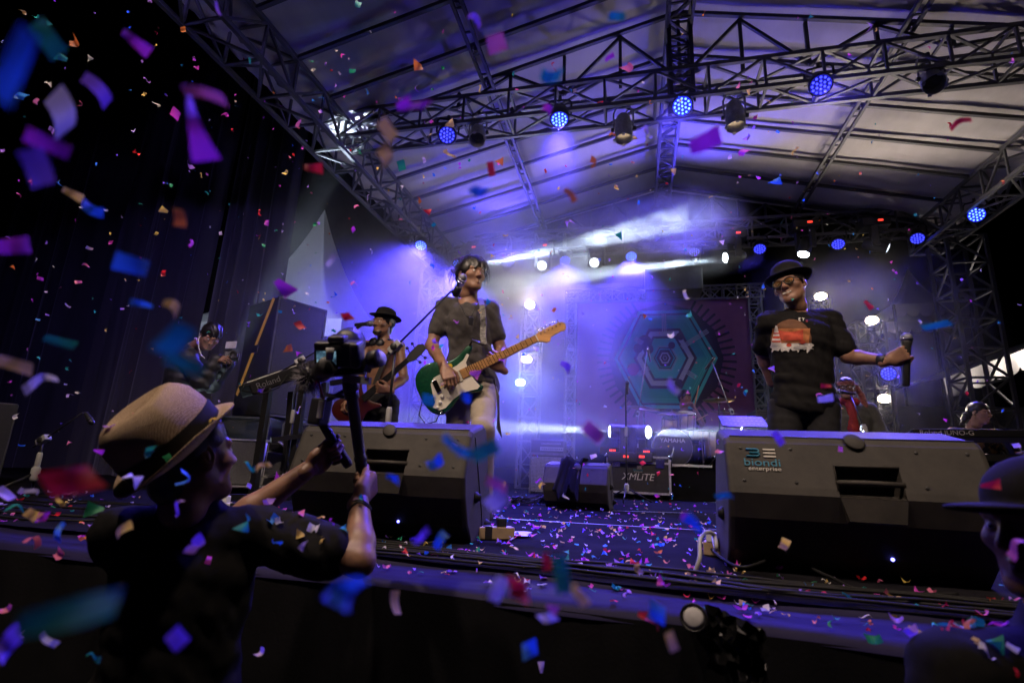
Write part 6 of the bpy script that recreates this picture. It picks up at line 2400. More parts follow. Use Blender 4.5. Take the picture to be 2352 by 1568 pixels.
def key_stand(root, c, u, n, L, d, z, material='black_metal'):
    for s_ in (-1, 1):
        x = c + u * (s_ * L * 0.33) - n * d / 2
        a1 = x + n * d * 0.6
        a2 = x - n * d * 0.6
        beam('leg', (a1.x, a1.y, 0.02), (a2.x, a2.y, z), 0.045, material, root)
        beam('leg', (a2.x, a2.y, 0.02), (a1.x, a1.y, z), 0.045, material, root)
        beam('foot', (a1.x, a1.y, 0.02), (a2.x, a2.y, 0.02), 0.04, material, root)


# left keyboard: rear face towards us, tilted, on a two legged stand
ka, kb = at(575, 893, 3.55), at(730, 838, 3.95)
kb_, c, u, n, w, L = keyboard('stage_keyboard', 'black stage keyboard seen from behind in the left wing', ka, kb, 0.36, 0.11, 'Roland', 0.07, None, (0.35, -0.85, -0.25), keys=True, wordmat=mat('dim lettering', (0.12, 0.12, 0.13), 0.4))
for (px, py, Y) in ((618, 890, 3.68), (700, 868, 3.88)):
    p = at(px, py, Y)
    for dx, dy in ((0.0, 0.0), (0.10, 0.25)):
        beam('leg', (p.x + dx, p.y + dy, 0.0), (p.x + dx * 0.4, p.y + dy, p.z), 0.05, 'black_metal', kb_)
    beam('foot', (p.x - 0.15, p.y - 0.1, 0.02), (p.x + 0.2, p.y + 0.4, 0.02), 0.05, 'black_metal', kb_)
beam('cross_bar', at(622, 1010, 3.7), at(700, 1000, 3.9), 0.04, 'black_metal', kb_)
MB().path([at(588, 880, 3.6), at(560, 885, 3.5), at(556, 897, 3.5), at(600, 905, 3.6), at(640, 890, 3.7), at(672, 845, 3.8), at(700, 850, 3.85)], 0.006, 5).build('cable', 'rubber', kb_, True)

# right keyboard with its player
ra, rb = at(2098, 993, 6.55), at(2420, 996, 6.35)
rk, c, u, n, w, L = keyboard('stage_keyboard', 'long black keyboard lettered on its back beside the white valance tent', ra, rb, 0.36, 0.085, 'Roland JUNO-G', 0.07, None, (0.0, -1, 0.1))
MB().box(c - n * 0.10 + w * 0.046, (L, 0.10, 0.004), Matrix(((u.x, n.x, w.x), (u.y, n.y, w.y), (u.z, n.z, w.z)))).build('panel', 'grey_pl', rk)
key_stand(rk, c, u, n, L, 0.5, c.z - 0.04)
ra2, rb2 = at(2130, 1050, 6.6), at(2420, 1052, 6.4)
rk2, c2, u2, n2, w2, L2 = keyboard('stage_keyboard', 'second black keyboard on the lower tier in front of the right player', ra2, rb2, 0.34, 0.08, '', 0.05, None, (0.0, -1, 0.1), keys=True)
key_stand(rk2, c2, u2, n2, L2, 0.5, c2.z - 0.04)


def small_person(label, head, neck, shA, shB, pelvis, fwd, up, arms, shirt, hairkw, skin_='skin_a', infl=0.018, long_sleeve=False, seat=None, group='band members', h=0.013, name_cloth='t_shirt', legs=None):
    J = dict(head=head, neck=neck, shA=shA, shB=shB, pelvis=pelvis)
    J.update(arms)
    g = thing('person', label, 'person', (pelvis.x, pelvis.y, 0), group)
    fw = Vector(fwd)
    ff = Vector((fw.x, fw.y, 0)).normalized()
    sd = (Vector(shB) - Vector(shA)).normalized()
    for A, sgn in (('A', -1), ('B', 1)):
        J['hip' + A] = Vector(pelvis) + sd * 0.08 * sgn + Vector((0, 0, -0.03))
        if legs == 'sit':
            J['kn' + A] = J['hip' + A] + ff * 0.42 + sd * 0.08 * sgn
            J['an' + A] = J['kn' + A] + Vector((0, 0, -0.40)) - ff * 0.04
        else:
            J['kn' + A] = Vector((pelvis.x, pelvis.y, 0.46)) + sd * 0.09 * sgn + ff * 0.03
            J['an' + A] = Vector((pelvis.x, pelvis.y, 0.09)) + sd * 0.10 * sgn
    hands = []
    for A, sgn in (('A', 1), ('B', -1)):
        d = Vector(J['wr' + A]) - Vector(J['el' + A])
        hands.append(hand_mesh(J['wr' + A], d.normalized() + Vector((0, 0, -0.15)), Vector((0, 0, 1)) + ff * 0.3, sgn, curls=[(45, 55, 35)] * 4, h=0.005))
    body_skin(g, J, head_mesh(head, fwd, up, 1.0, h=0.0055), hands, skin_, h=h)
    eyes(g, head, fwd, up)
    tee(g, J, shirt, infl=infl, wr=0.004, seed=int(head.x * 100) % 90 + 3, h=h, long_sleeve=long_sleeve, name=name_cloth)
    trousers(g, J, 'jeans_black', h=0.015, wr=0.002)
    for A in 'AB':
        S = Solid(0.014)
        a = Vector(J['an' + A])
        S.cone(a, a - Vector((0, 0, 0.04)), 0.045, 0.045, k=0.03)
        S.cone(a - ff * 0.04 + Vector((0, 0, -0.045)), a + ff * 0.15 + Vector((0, 0, -0.05)), 0.042, 0.036, k=0.03)
        solid_obj('shoe', [S.mesh()], 'leather', g)
    solid_obj('hair', [hair_cap(head, fwd, up, 1.0, 0.007, **hairkw)], 'hair', g)
    return g, J


# keyboard player at the right
hd = at(2250, 948, 7.0)
M['floral'] = mat('dark floral shirt', (0.05, 0.045, 0.03), 0.8, 0, 1.0, 16)
rpn = M['floral'].node_tree
for nd in rpn.nodes:
    if nd.type == 'VALTORGB':
        nd.color_ramp.elements[0].color = (0.012, 0.012, 0.015, 1)
        nd.color_ramp.elements[0].position = 0.50
        nd.color_ramp.elements[1].color = (0.40, 0.22, 0.05, 1)
        nd.color_ramp.elements[1].position = 0.62
g, J = small_person('keyboard player with tied back hair in a dark floral shirt', hd, hd + Vector((-0.05, 0.08, -0.16)), hd + Vector((0.17, 0.08, -0.25)), hd + Vector((-0.24, 0.10, -0.24)), hd + Vector((-0.02, 0.14, -0.72)),
                    (0.55, -0.80, -0.12), (0, 0.05, 1), dict(elA=hd + Vector((0.30, -0.02, -0.50)), wrA=hd + Vector((0.22, -0.24, -0.48)), elB=hd + Vector((-0.36, 0.0, -0.50)), wrB=hd + Vector((-0.22, -0.24, -0.48))),
                    'floral', dict(grow=0.006, back=0.0, noise=0.003, fringe=0.035), long_sleeve=True)
S = Solid(0.008)
bk = head_pt(hd, Vector((0.55, -0.80, -0.12)), Vector((0, 0.05, 1)), (0.02, -0.12, -0.03))
S.cone(bk, bk + Vector((-0.04, 0.03, -0.10)), 0.035, 0.022, k=0.02)
S.wrinkle(0.004, 150, (0, 0, 1), 2)
solid_obj('pony_tail', [S.mesh()], 'hair', g)

# backing singer with a head scarf
hd = at(1944, 892, 6.5)
bfw, bup = Vector((-0.35, -0.94, 0.02)), Vector((0, 0.02, 1))
g, J = small_person('backing singer in glasses, patterned headband, red scarf and denim jacket', hd, hd + Vector((0.01, 0.05, -0.15)), hd + Vector((0.22, 0.06, -0.24)), hd + Vector((-0.19, 0.04, -0.24)), hd + Vector((0.02, 0.06, -0.76)),
                    bfw, bup, dict(elA=hd + Vector((0.30, 0.02, -0.52)), wrA=hd + Vector((0.16, -0.18, -0.62)), elB=hd + Vector((-0.26, 0.0, -0.52)), wrB=hd + Vector((-0.10, -0.18, -0.62))),
                    'denim', dict(grow=0.008, back=0.0, noise=0.003, fringe=0.05), 'skin_b', 0.034, True, name_cloth='jacket')
M['bandana'] = mat('patterned red cloth', (0.22, 0.07, 0.06), 0.8, 0, 0.9, 40)
bp_ = head_pt(hd, bfw, bup, (0, -0.016, 0.055))
MB().lathe([(0.098, -0.026), (0.104, -0.02), (0.104, 0.02), (0.096, 0.028)], bp_, bup + bfw * 0.12, 24, sx=0.86, sy=1.04, xdir=bfw.cross(bup), cap0=False, cap1=False).build('headband', 'bandana', g, True)
S = Solid(0.009)
tp = head_pt(hd, bfw, bup, (-0.09, -0.06, 0.03))
S.cone(tp, tp + Vector((0.05, 0.0, -0.10)), 0.030, 0.026, k=0.02)
S.cone(tp + Vector((0.05, 0.0, -0.10)), tp + Vector((0.07, -0.02, -0.24)), 0.026, 0.034, k=0.02)
solid_obj('scarf_tail', [S.mesh()], 'bandana', g)
S = Solid(0.010)
nk_ = Vector(J['neck'])
S.cone(nk_ + Vector((-0.06, -0.06, 0.0)), nk_ + Vector((0.06, -0.06, 0.0)), 0.045, 0.045, k=0.03)
S.cone(nk_ + Vector((-0.01, -0.11, -0.03)), nk_ + Vector((-0.02, -0.155, -0.30)), 0.045, 0.05, k=0.02)
S.cone(nk_ + Vector((-0.02, -0.155, -0.30)), nk_ + Vector((0.0, -0.14, -0.50)), 0.05, 0.045, k=0.02)
S.wrinkle(0.004, 90, (1, 0, 0.2), 4)
solid_obj('scarf', [S.mesh()], 'red_cloth', g)
gl = MB()
for x in (-1, 1):
    gl.path([head_pt(hd, bfw, bup, (x * 0.033 + 0.028 * math.cos(w_), 0.104, 0.001 + 0.022 * math.sin(w_))) for w_ in np.linspace(0, 2 * math.pi, 17)[:-1]], 0.004, 5, closed=True)
    gl.path([head_pt(hd, bfw, bup, (x * 0.060, 0.098, 0.006)), head_pt(hd, bfw, bup, (x * 0.084, 0.0, 0.008))], 0.003, 5)
gl.path([head_pt(hd, bfw, bup, (-0.008, 0.106, 0.004)), head_pt(hd, bfw, bup, (0.008, 0.106, 0.004))], 0.003, 5)
gl.build('glasses', 'black_plastic', g, True)
mt_ = at(1927, 899, 6.28)
bs = thing('microphone', 'microphone at the backing singer\'s mouth', 'microphone', mt_, 'microphones')
md = Vector((0.85, -0.25, -0.18))
mic_mesh(bs, mt_, md, 'black_plastic', 0.15, 0.018, 'steel', 0.026)
sp_ = mt_ + md.normalized() * 0.10
bb_ = at(1985, 985, 6.05)
mic_stand('slanted boom stand in front of the backing singer', (bb_.x, bb_.y, 0), bb_.z, sp_, bb_ - (sp_ - bb_).normalized() * 0.2)

# ================================================================== drum riser, kit and drummer
rz0 = 0.42
rb_ = MB().box((1.05, 8.35, rz0 / 2), (3.4, 1.7, rz0))
o = rb_.build('drum_riser', 'skirt')
o['kind'] = 'structure'
o['label'] = 'black cloth covered drum riser'
hd = at(1574, 914, 8.55)
g, J = small_person('drummer raising a stick behind the cymbals', hd, hd + Vector((-0.02, 0.06, -0.16)), hd + Vector((0.19, 0.02, -0.25)), hd + Vector((-0.20, 0.06, -0.26)), hd + Vector((-0.02, 0.12, -0.74)),
                    (0.62, -0.76, -0.15), (0, 0.05, 1), dict(elA=hd + Vector((0.22, -0.16, -0.42)), wrA=hd + Vector((0.10, -0.26, -0.18)), elB=hd + Vector((-0.28, -0.05, -0.48)), wrB=hd + Vector((-0.10, -0.26, -0.50))),
                    'tee_black', dict(grow=0.008, back=0.0, noise=0.004, fringe=0.045), legs='sit')
pv = Vector(J['pelvis'])
th = thing('drum_throne', 'round drum stool under the drummer', 'stool', (pv.x, pv.y, rz0), 'drum kit pieces')
MB().lathe([(0.15, -0.06), (0.16, -0.04), (0.16, 0.0), (0.14, 0.01)], pv - Vector((0, 0, 0.12)), (0, 0, 1), 20).build('seat', 'leather', th, True)
for k_ in range(3):
    w_ = k_ * 2.09
    MB().tube(pv - Vector((0, 0, 0.2)), (pv.x + 0.2 * math.cos(w_), pv.y + 0.2 * math.sin(w_), rz0), 0.012).build('leg', 'chrome', th)
for A, e in (('A', at(1605, 885, 8.30)), ('B', at(1626, 951, 8.0))):
    w_ = Vector(J['wr' + A])
    if A == 'B':
        w_ = at(1600, 965, 8.05)
    sk_ = thing('drum_stick', 'wooden drum stick raised in the drummer\'s fist' if A == 'A' else 'wooden drum stick resting over the drum rim', 'drum stick', w_, 'drum kit pieces')
    MB().tube(w_ - (e - w_).normalized() * 0.05, e, 0.011, 0.006, 8).build('shaft', 'maple', sk_, True)
M['shell'] = mat('champagne drum shell', (0.50, 0.36, 0.28), 0.3, 0.3, 0.15, 8, coat=0.6)
M['skin_drum'] = mat('drum head', (0.65, 0.64, 0.6), 0.5)
M['bronze'] = mat('bronze cymbal', (0.30, 0.20, 0.10), 0.32, 0.9, 0.3, 10)


def drum(label, c, ax, r, h, legs=None, group='drum kit pieces', headm='skin_drum', name='drum'):
    c = Vector(c)
    ax = Vector(ax).normalized()
    t = thing(name, label, 'drum', c, group)
    MB().lathe([(r, -h / 2), (r, h / 2)], c, ax, 28).build('shell', 'shell', t, True)
    for s_ in (-1, 1):
        MB().lathe([(r * 0.98, 0), (r * 1.05, 0.0), (r * 1.05, 0.018), (r * 0.98, 0.018)], c + ax * (s_ * h / 2 - 0.009), ax, 28, cap0=False, cap1=False).build('hoop', 'chrome', t, True)
        MB().lathe([(r * 0.97, 0), (0.001, 0.002)], c + ax * s_ * (h / 2 + 0.003), ax * s_, 24).build('drum_head', headm, t)
    a = ax.orthogonal().normalized()
    b_ = ax.cross(a)
    for k_ in range(8):
        w_ = k_ * math.pi / 4
        p = c + (a * math.cos(w_) + b_ * math.sin(w_)) * r * 1.04
        MB().tube(p - ax * h * 0.48, p + ax * h * 0.48, 0.006, n=6).build('tension_rod', 'chrome', t)
    if legs:
        for k_ in range(3):
            w_ = k_ * 2.09 + 0.5
            MB().tube(c - Vector((0, 0, h * 0.4)), (c.x + 0.22 * math.cos(w_), c.y + 0.22 * math.sin(w_), rz0), 0.011).build('leg', 'chrome', t)
    return t


bdc = at(1545, 1030, 7.95)
drum('bass drum with a black front head low behind the road case', (bdc.x, 8.15, rz0 + 0.28), (0, 1, 0), 0.28, 0.42, headm='black_plastic')
BD = Matrix(((1, 0, 0, bdc.x), (0, 0, -1, 8.15 - 0.22), (0, 1, 0, rz0 + 0.38), (0, 0, 0, 1)))
for ob in list(bpy.data.objects):
    if ob.name.startswith('drum') and ob.get('label', '').startswith('bass drum'):
        text_mesh('lettering', 'YAMAHA', 0.085, 'white', BD, ob)
drum('champagne tom drum catching the light in front of the drummer', at(1577, 965, 8.0), (0.05, -0.35, 1), 0.125, 0.22)
drum('second tom drum beside the champagne tom', at(1540, 975, 8.05), (0.0, -0.3, 1), 0.12, 0.2)
drum('low floor tom drum on three legs', (at(1650, 985, 8.2).x, 8.25, rz0 + 0.36), (0, 0, 1), 0.19, 0.36, True)
drum('shallow snare drum by the drummer\'s knee', (at(1610, 985, 8.3).x, 8.3, rz0 + 0.5), (0, -0.1, 1), 0.17, 0.13, True)


def cymbal(label, c, nrm, r):
    c = Vector(c)
    t = thing('cymbal', label, 'cymbal', (c.x, c.y, rz0), 'drum kit pieces')
    MB().lathe([(0.012, 0.022), (r * 0.16, 0.016), (r * 0.2, 0.006), (r * 0.6, -0.002), (r, -0.012), (r, -0.014), (r * 0.6, -0.005), (r * 0.2, 0.002), (0.012, 0.016)], c, nrm, 36, cap0=False, cap1=False).build('plate', 'bronze', t, True)
    MB().lathe([(0.012, 0.02), (0.012, 0.03), (0.008, 0.045)], c, nrm, 10).build('wing_nut', 'chrome', t)
    MB().tube(c, (c.x, c.y, rz0 + 0.2), 0.012).build('pole', 'chrome', t)
    for k_ in range(3):
        w_ = k_ * 2.09 + 0.2
        MB().tube((c.x, c.y, rz0 + 0.3), (c.x + 0.24 * math.cos(w_), c.y + 0.24 * math.sin(w_), rz0 + 0.01), 0.011).build('leg', 'chrome', t)


cymbal('dark cymbal left of the centre microphone stand', at(1478, 935, 8.1), (0.1, -0.25, 1), 0.24)
cymbal('wide cymbal low in front of the drummer\'s elbow', at(1545, 947, 7.95), (-0.05, -0.2, 1), 0.22)
cymbal('high cymbal right of the drummer\'s head', at(1650, 917, 8.2), (-0.05, -0.3, 1), 0.22)
cymbal('hi hat cymbal near the music stand', at(1662, 945, 8.3), (0.05, -0.15, 1), 0.19)

# stands round the kit
p = at(1440, 879, 6.3)
cs = mic_stand('straight microphone stand before the road case at mid stage', (on_floor(1440, 1152).x, 6.3, 0), p.z, legs=0.30)
cmx = thing('microphone', 'ball head microphone on the straight mid stage stand', 'microphone', p, 'microphones')
mic_mesh(cmx, p, (0.02, -0.1, -1), 'black_plastic', 0.14, 0.018, 'chrome', 0.027)
a0 = at(1465, 950, 7.8)
mic_stand('tall slanting overhead stand left of the drums', (a0.x, a0.y, rz0 - 0.42 + 0.0), a0.z, at(1488, 795, 7.75), a0 - Vector((0.02, 0, 0.14)), lower='chrome', mat_='steel')
ov = thing('microphone', 'slim overhead microphone left of the drums', 'microphone', at(1490, 825, 7.7), 'microphones')
mic_mesh(ov, at(1488, 800, 7.72), at(1494, 832, 7.72) - at(1488, 800, 7.72), 'black_plastic', 0.2, 0.018, 'steel', 0.02)
a1 = at(1680, 945, 7.7)
mic_stand('boom stand leaning right of the drums with a dangling microphone', (a1.x, a1.y, 0), a1.z, at(1635, 830, 7.6), at(1695, 985, 7.75), mat_='steel')
ov = thing('microphone', 'overhead microphone tilted at the boom tip right of the drums', 'microphone', at(1630, 835, 7.6), 'microphones')
mic_mesh(ov, at(1640, 822, 7.6), at(1616, 852, 7.6) - at(1640, 822, 7.6), 'black_plastic', 0.2, 0.018, 'black_metal', 0.02)
mst = thing('music_stand', 'perforated black music stand desk behind the singer\'s monitor', 'music stand', (at(1705, 970, 6.6).x, 6.6, 0))
mc_ = at(1706, 968, 6.6)
RM = Euler((math.radians(-60), 0, math.radians(4))).to_matrix()
MB().box(mc_, (0.50, 0.012, 0.28), RM).build('desk', 'black_metal', mst)
for r_ in range(3):
    for k_ in range(9):
        MB().lathe([(0.014, 0), (0.014, 0.002)], mc_ + RM @ Vector((-0.20 + k_ * 0.05, -0.007, -0.08 + r_ * 0.08)), RM @ Vector((0, -1, 0)), 10).build('hole', 'steel', mst)
MB().tube((mc_.x, mc_.y + 0.05, mc_.z - 0.05), (mc_.x, mc_.y + 0.05, 0.1), 0.012).build('pole', 'black_metal', mst)
for k_ in range(3):
    w_ = k_ * 2.09
    MB().tube((mc_.x, mc_.y + 0.05, 0.2), (mc_.x + 0.25 * math.cos(w_), mc_.y + 0.05 + 0.25 * math.sin(w_), 0.01), 0.01).build('leg', 'black_metal', mst)
sb0 = at(1760, 930, 8.0)
cabinet('speaker_cabinet', 'dark upright speaker behind the singer beside the banner frame', (sb0.x + 0.1, 8.0, 0.62), (0.62, 0.6, 1.24), 0.0, 0.05)

# ================================================================== amplifier, road case and dimmers
aL, aR = on_floor(1215, 1130), on_floor(1300, 1133)
ya_ = 7.2
x0, x1 = at(1216, 1090, ya_).x, at(1299, 1090, ya_).x
zt = at(1258, 1041, ya_).z
am = thing('bass_cabinet', 'tall bass cabinet with a pale metal grille behind the guitarist', 'amplifier', ((x0 + x1) / 2, ya_, 0), 'amplifiers')
MB().box(((x0 + x1) / 2, ya_ + 0.22, zt / 2), (x1 - x0, 0.44, zt)).build('cabinet', 'black_plastic', am, bevel=0.012)
gmt = bpy.data.materials.new('grid grille')
gmt.use_nodes = True
nt = gmt.node_tree
b = nt.nodes['Principled BSDF']
b.inputs['Metallic'].default_value = 0.6
b.inputs['Roughness'].default_value = 0.4
tc = nt.nodes.new('ShaderNodeTexCoord')
ck = nt.nodes.new('ShaderNodeTexBrick')
ck.offset = 0
ck.inputs['Scale'].default_value = 28
ck.inputs['Brick Width'].default_value = 0.5
ck.inputs['Row Height'].default_value = 0.5
ck.inputs['Mortar Size'].default_value = 0.09
ck.inputs['Color1'].default_value = (0.02, 0.02, 0.025, 1)
ck.inputs['Color2'].default_value = (0.03, 0.03, 0.035, 1)
ck.inputs['Mortar'].default_value = (0.42, 0.42, 0.45, 1)
mp_ = nt.nodes.new('ShaderNodeMapping')
mp_.inputs['Rotation'].default_value = (math.radians(90), 0, 0)
nt.links.new(tc.outputs['Object'], mp_.inputs[0])
nt.links.new(mp_.outputs[0], ck.inputs['Vector'])
nt.links.new(ck.outputs['Color'], b.inputs['Base Color'])
M['grid'] = gmt
MB().box(((x0 + x1) / 2, ya_ - 0.005, zt / 2 - 0.01), (x1 - x0 - 0.05, 0.012, zt - 0.07)).build('grille', 'grid', am)
ed = MB()
for sx in (x0 + 0.012, x1 - 0.012):
    ed.box((sx, ya_ - 0.008, zt / 2), (0.022, 0.02, zt))
ed.box(((x0 + x1) / 2, ya_ - 0.007, zt - 0.012), (x1 - x0, 0.02, 0.024))
ed.build('edge_trim', 'steel', am)
z2 = at(1258, 1010, ya_).z
ah = thing('amplifier_head', 'small amplifier head with a pale control strip on the bass cabinet', 'amplifier', ((x0 + x1) / 2, ya_, zt), 'amplifiers')
cx_ = (x0 + x1) / 2 - 0.01
MB().box((cx_, ya_ + 0.16, (zt + z2) / 2 + 0.004), (0.46, 0.32, z2 - zt - 0.01)).build('case', 'black_plastic', ah, bevel=0.008)
MB().box((cx_ + 0.06, ya_ - 0.003, zt + (z2 - zt) * 0.34), (0.32, 0.006, 0.05)).build('control_strip', 'grey_pl', ah)
for k_ in range(10):
    MB().lathe([(0.010, 0), (0.008, 0.014)], (cx_ - 0.07 + k_ * 0.030, ya_ - 0.006, zt + (z2 - zt) * 0.34), (0, -1, 0), 10).build('knob', 'black_plastic', ah)
text_mesh('lettering', 'GALLIEN-KRUEGER', 0.032, 'logo_white', Matrix(((1, 0, 0, cx_ + 0.05), (0, 0, -1, ya_ - 0.004), (0, 1, 0, zt + (z2 - zt) * 0.72), (0, 0, 0, 1))), ah)
tr_ = MB()
for (a, b_) in (((-.23, zt + .006), (.23, zt + .006)), ((-.23, z2 - .002), (.23, z2 - .002)), ((-.23, zt), (-.23, z2)), ((.23, zt), (.23, z2))):
    tr_.path([(cx_ + a[0], ya_ - 0.004, a[1]), (cx_ + b_[0], ya_ - 0.004, b_[1])], 0.007, 6)
tr_.build('edge_trim', 'steel', ah)

yc_ = 7.25
x0, x1 = at(1393, 1095, yc_).x, at(1541, 1095, yc_).x
zt = at(1460, 1046, yc_).z
rc = thing('road_case', 'black road case with aluminium edges and white lettering', 'road case', ((x0 + x1) / 2, yc_, 0))
xc_ = (x0 + x1) / 2
W_ = x1 - x0
MB().box((xc_, yc_ + 0.30, zt / 2 + 0.03), (W_ - 0.03, 0.58, zt - 0.08)).build('panel', 'black_plastic', rc)
for (z_) in (0.075, zt * 0.84, zt - 0.012):
    MB().box((xc_, yc_ + 0.005, z_), (W_, 0.03, 0.026)).build('edge_rail', 'tape', rc)
for sx in (x0 + 0.012, x1 - 0.012):
    MB().box((sx, yc_ + 0.007, zt / 2 + 0.03), (0.028, 0.032, zt - 0.09)).build('edge_rail', 'tape', rc)
for sx in (x0, x1):
    for z_ in (0.07, zt - 0.01):
        MB().sphere((sx, yc_ + 0.01, z_), 0.035, 12, 8).build('ball_corner', 'chrome', rc, True)
for sx in (x0 + W_ * 0.16, x1 - W_ * 0.16):
    MB().box((sx, yc_ - 0.012, zt * 0.83), (0.11, 0.012, 0.12)).build('butterfly_latch', 'chrome', rc, bevel=0.01)
for sx in (x0 + 0.12, x1 - 0.12):
    MB().lathe([(0.04, -0.015), (0.04, 0.015)], (sx, yc_ + 0.08, 0.032), (1, 0, 0), 14).build('castor', 'rubber', rc, True)
MB().box((xc_, yc_ + 0.30, 0.055), (W_ - 0.2, 0.4, 0.02)).build('base_board', 'black_plastic', rc)
TX = lambda x, z: Matrix(((1, 0, 0, x), (0, 0, -1, yc_ - 0.002 + 0.012), (0, 1, 0, z), (0, 0, 0, 1)))
pm = Matrix.Translation((0, -0.006, 0))
text_mesh('lettering', 'XMLiTE', 0.125, 'white', pm @ TX(xc_ - 0.01, zt * 0.50), rc, 0.001, 0.25)
text_mesh('lettering', 'biondi', 0.05, 'logo_blue', pm @ TX(xc_, zt * 0.665), rc, 0.001)
text_mesh('lettering', 'enterprise', 0.026, 'logo_white', pm @ TX(xc_, zt * 0.625), rc, 0.001)
for k_ in range(3):
    MB().box((xc_ + 0.015, yc_ + 0.004, zt * 0.70 + 0.014 * k_), (0.06, 0.004, 0.006)).build('logo_bar', 'logo_white', rc)
for k_, (px, lab) in enumerate(((1400, 'dimmer box with red digits on the left of the road case'), (1478, 'dimmer box with red digits on the right of the road case'))):
    xx = at(px + 15, 1030, yc_).x
    dm = thing('dimmer_box', lab, 'lighting dimmer', (xx, yc_, zt), 'dimmer boxes')
    MB().box((xx, yc_ + 0.15, zt + 0.055), (0.44, 0.30, 0.10)).build('case', 'black_metal', dm, bevel=0.006)
    for q_ in range(4):
        MB().box((xx - 0.08 + q_ * 0.022, yc_ - 0.003, zt + 0.06), (0.012, 0.004, 0.022)).build('digit', emitter('red led digit', (1, 0.06, 0.03), 4), dm)
# white cable tray strip right of the case
tl = MB().box((at(1590, 1047, 7.4).x, 7.5, rz0 + 0.03), (0.5, 0.10, 0.03))
tag(tl.build('marker_strip', 'white'), 'thin white strip lying on the riser edge right of the road case', 'strip')

# ================================================================== banner and its frame
YBN = 9.35
bc = at(1527, 823, YBN)
S_ = (at(1577, 823, YBN).x - at(1477, 823, YBN).x) / 100
bx0, bx1 = at(1325, 823, YBN).x, at(1730, 823, YBN).x
bz1, bz0 = at(1527, 690, YBN).z, at(1527, 992, YBN).z
bn = thing('stage_banner', 'mauve backdrop banner printed with nested teal hexagons and dark rays', 'banner', ((bx0 + bx1) / 2, YBN, bz0))
M['bn_mauve'] = mat('mauve print', (0.20, 0.065, 0.15), 0.7, 0, 0.12, 2)
M['bn_dark'] = mat('dark violet print', (0.018, 0.011, 0.035), 0.7, 0, 0.12, 4)
M['bn_teal'] = mat('teal print', (0.02, 0.30, 0.27), 0.7, 0, 0.12, 4)
M['bn_teal2'] = mat('bright teal print', (0.05, 0.42, 0.38), 0.7, 0, 0.10, 4)
M['bn_pale'] = mat('pale print', (0.36, 0.42, 0.44), 0.7, 0, 0.10, 4)
M['bn_maroon'] = mat('maroon print', (0.17, 0.02, 0.06), 0.7, 0, 0.12, 4)
MB().box(((bx0 + bx1) / 2, YBN + 0.01, (bz0 + bz1) / 2), (bx1 - bx0, 0.012, bz1 - bz0)).build('cloth', 'bn_mauve', bn)
lay = [0.0]


def printed(poly, material, name='printed_shape', step=True):
    """poly in units of photograph pixels round the centre (x right, y up)"""
    if step:
        lay[0] += 0.0022
    y = YBN + 0.002 - lay[0]
    pts = [(bc.x + px * S_, bc.z + py * S_) for (px, py) in poly]
    pts = [(min(max(a, bx0), bx1), min(max(b_, bz0), bz1)) for a, b_ in pts]
    mb = MB()
    mb.add([(a, y, b_) for a, b_ in pts], [tuple(range(len(pts)))])
    return mb.build(name, material, bn)


def hexa(r, k=1.16):
    return [(r * math.cos(w_), r * k * math.sin(w_)) for w_ in [math.radians(60 * i) for i in range(6)]]


printed([(132 * math.cos(w_), 132 * 1.05 * math.sin(w_)) for w_ in np.linspace(0, 6.283, 13)[:-1]], 'bn_dark')
lay[0] += 0.0022
for k_ in range(40):
    w_ = math.radians(-62 + k_ * 124 / 19.0) if k_ < 20 else math.radians(118 + (k_ - 20) * 124 / 19.0)
    ca, sa = math.cos(w_), math.sin(w_)
    r0, r1, hw = 122, 160, 2.8
    printed([(ca * r0 - sa * hw, sa * r0 + ca * hw), (ca * r0 + sa * hw, sa * r0 - ca * hw), (ca * r1 + sa * hw, sa * r1 - ca * hw), (ca * r1 - sa * hw, sa * r1 + ca * hw)], 'bn_dark', 'printed_ray', False)
for (r, m) in ((119, 'bn_teal2'), (111, 'bn_dark'), (107, 'bn_teal'), (103, 'bn_teal2'), (101, 'bn_teal'), (98, 'bn_teal2'), (96, 'bn_teal'), (73, 'bn_dark'), (66, 'bn_pale'), (54, 'bn_dark'), (48, 'bn_teal2'), (30, 'bn_pale'), (29, 'bn_teal'), (27, 'bn_pale'), (26, 'bn_dark'), (23, 'bn_teal'), (20, 'bn_dark'), (13, 'bn_pale'), (10, 'bn_dark'), (5, 'bn_pale'), (4, 'bn_dark')):
    printed(hexa(r), m, 'printed_hexagon')
for (cx, cy, r, m) in ((-46, 38, 17, 'bn_dark'), (-62, 24, 11, 'bn_dark'), (-38, 22, 12, 'bn_dark'), (-74, -28, 14, 'bn_maroon'), (36, 52, 9, 'bn_dark'), (30, -62, 10, 'bn_dark'), (16, 30, 8, 'bn_dark')):
    printed([(cx + r * math.cos(w_), cy + r * 1.1 * math.sin(w_)) for w_ in np.linspace(0, 6.283, 25)[:-1]], m, 'printed_disc')
lay[0] += 0.0022
for (ang, r0, r1) in ((33, 45, 118), (213, 45, 75), (90, 58, 108), (-35, 60, 84), (145, 62, 84)):
    for k_ in (-1, 0, 1):
        w_ = math.radians(ang)
        ca, sa = math.cos(w_), math.sin(w_)
        o_ = k_ * 4
        hw = 0.9
        printed([(ca * r0 - sa * (o_ + hw), sa * r0 + ca * (o_ + hw)), (ca * r0 - sa * (o_ - hw), sa * r0 + ca * (o_ - hw)), (ca * r1 - sa * (o_ - hw), sa * r1 + ca * (o_ - hw)), (ca * r1 - sa * (o_ + hw), sa * r1 + ca * (o_ + hw))], 'bn_pale', 'printed_stripe', False)
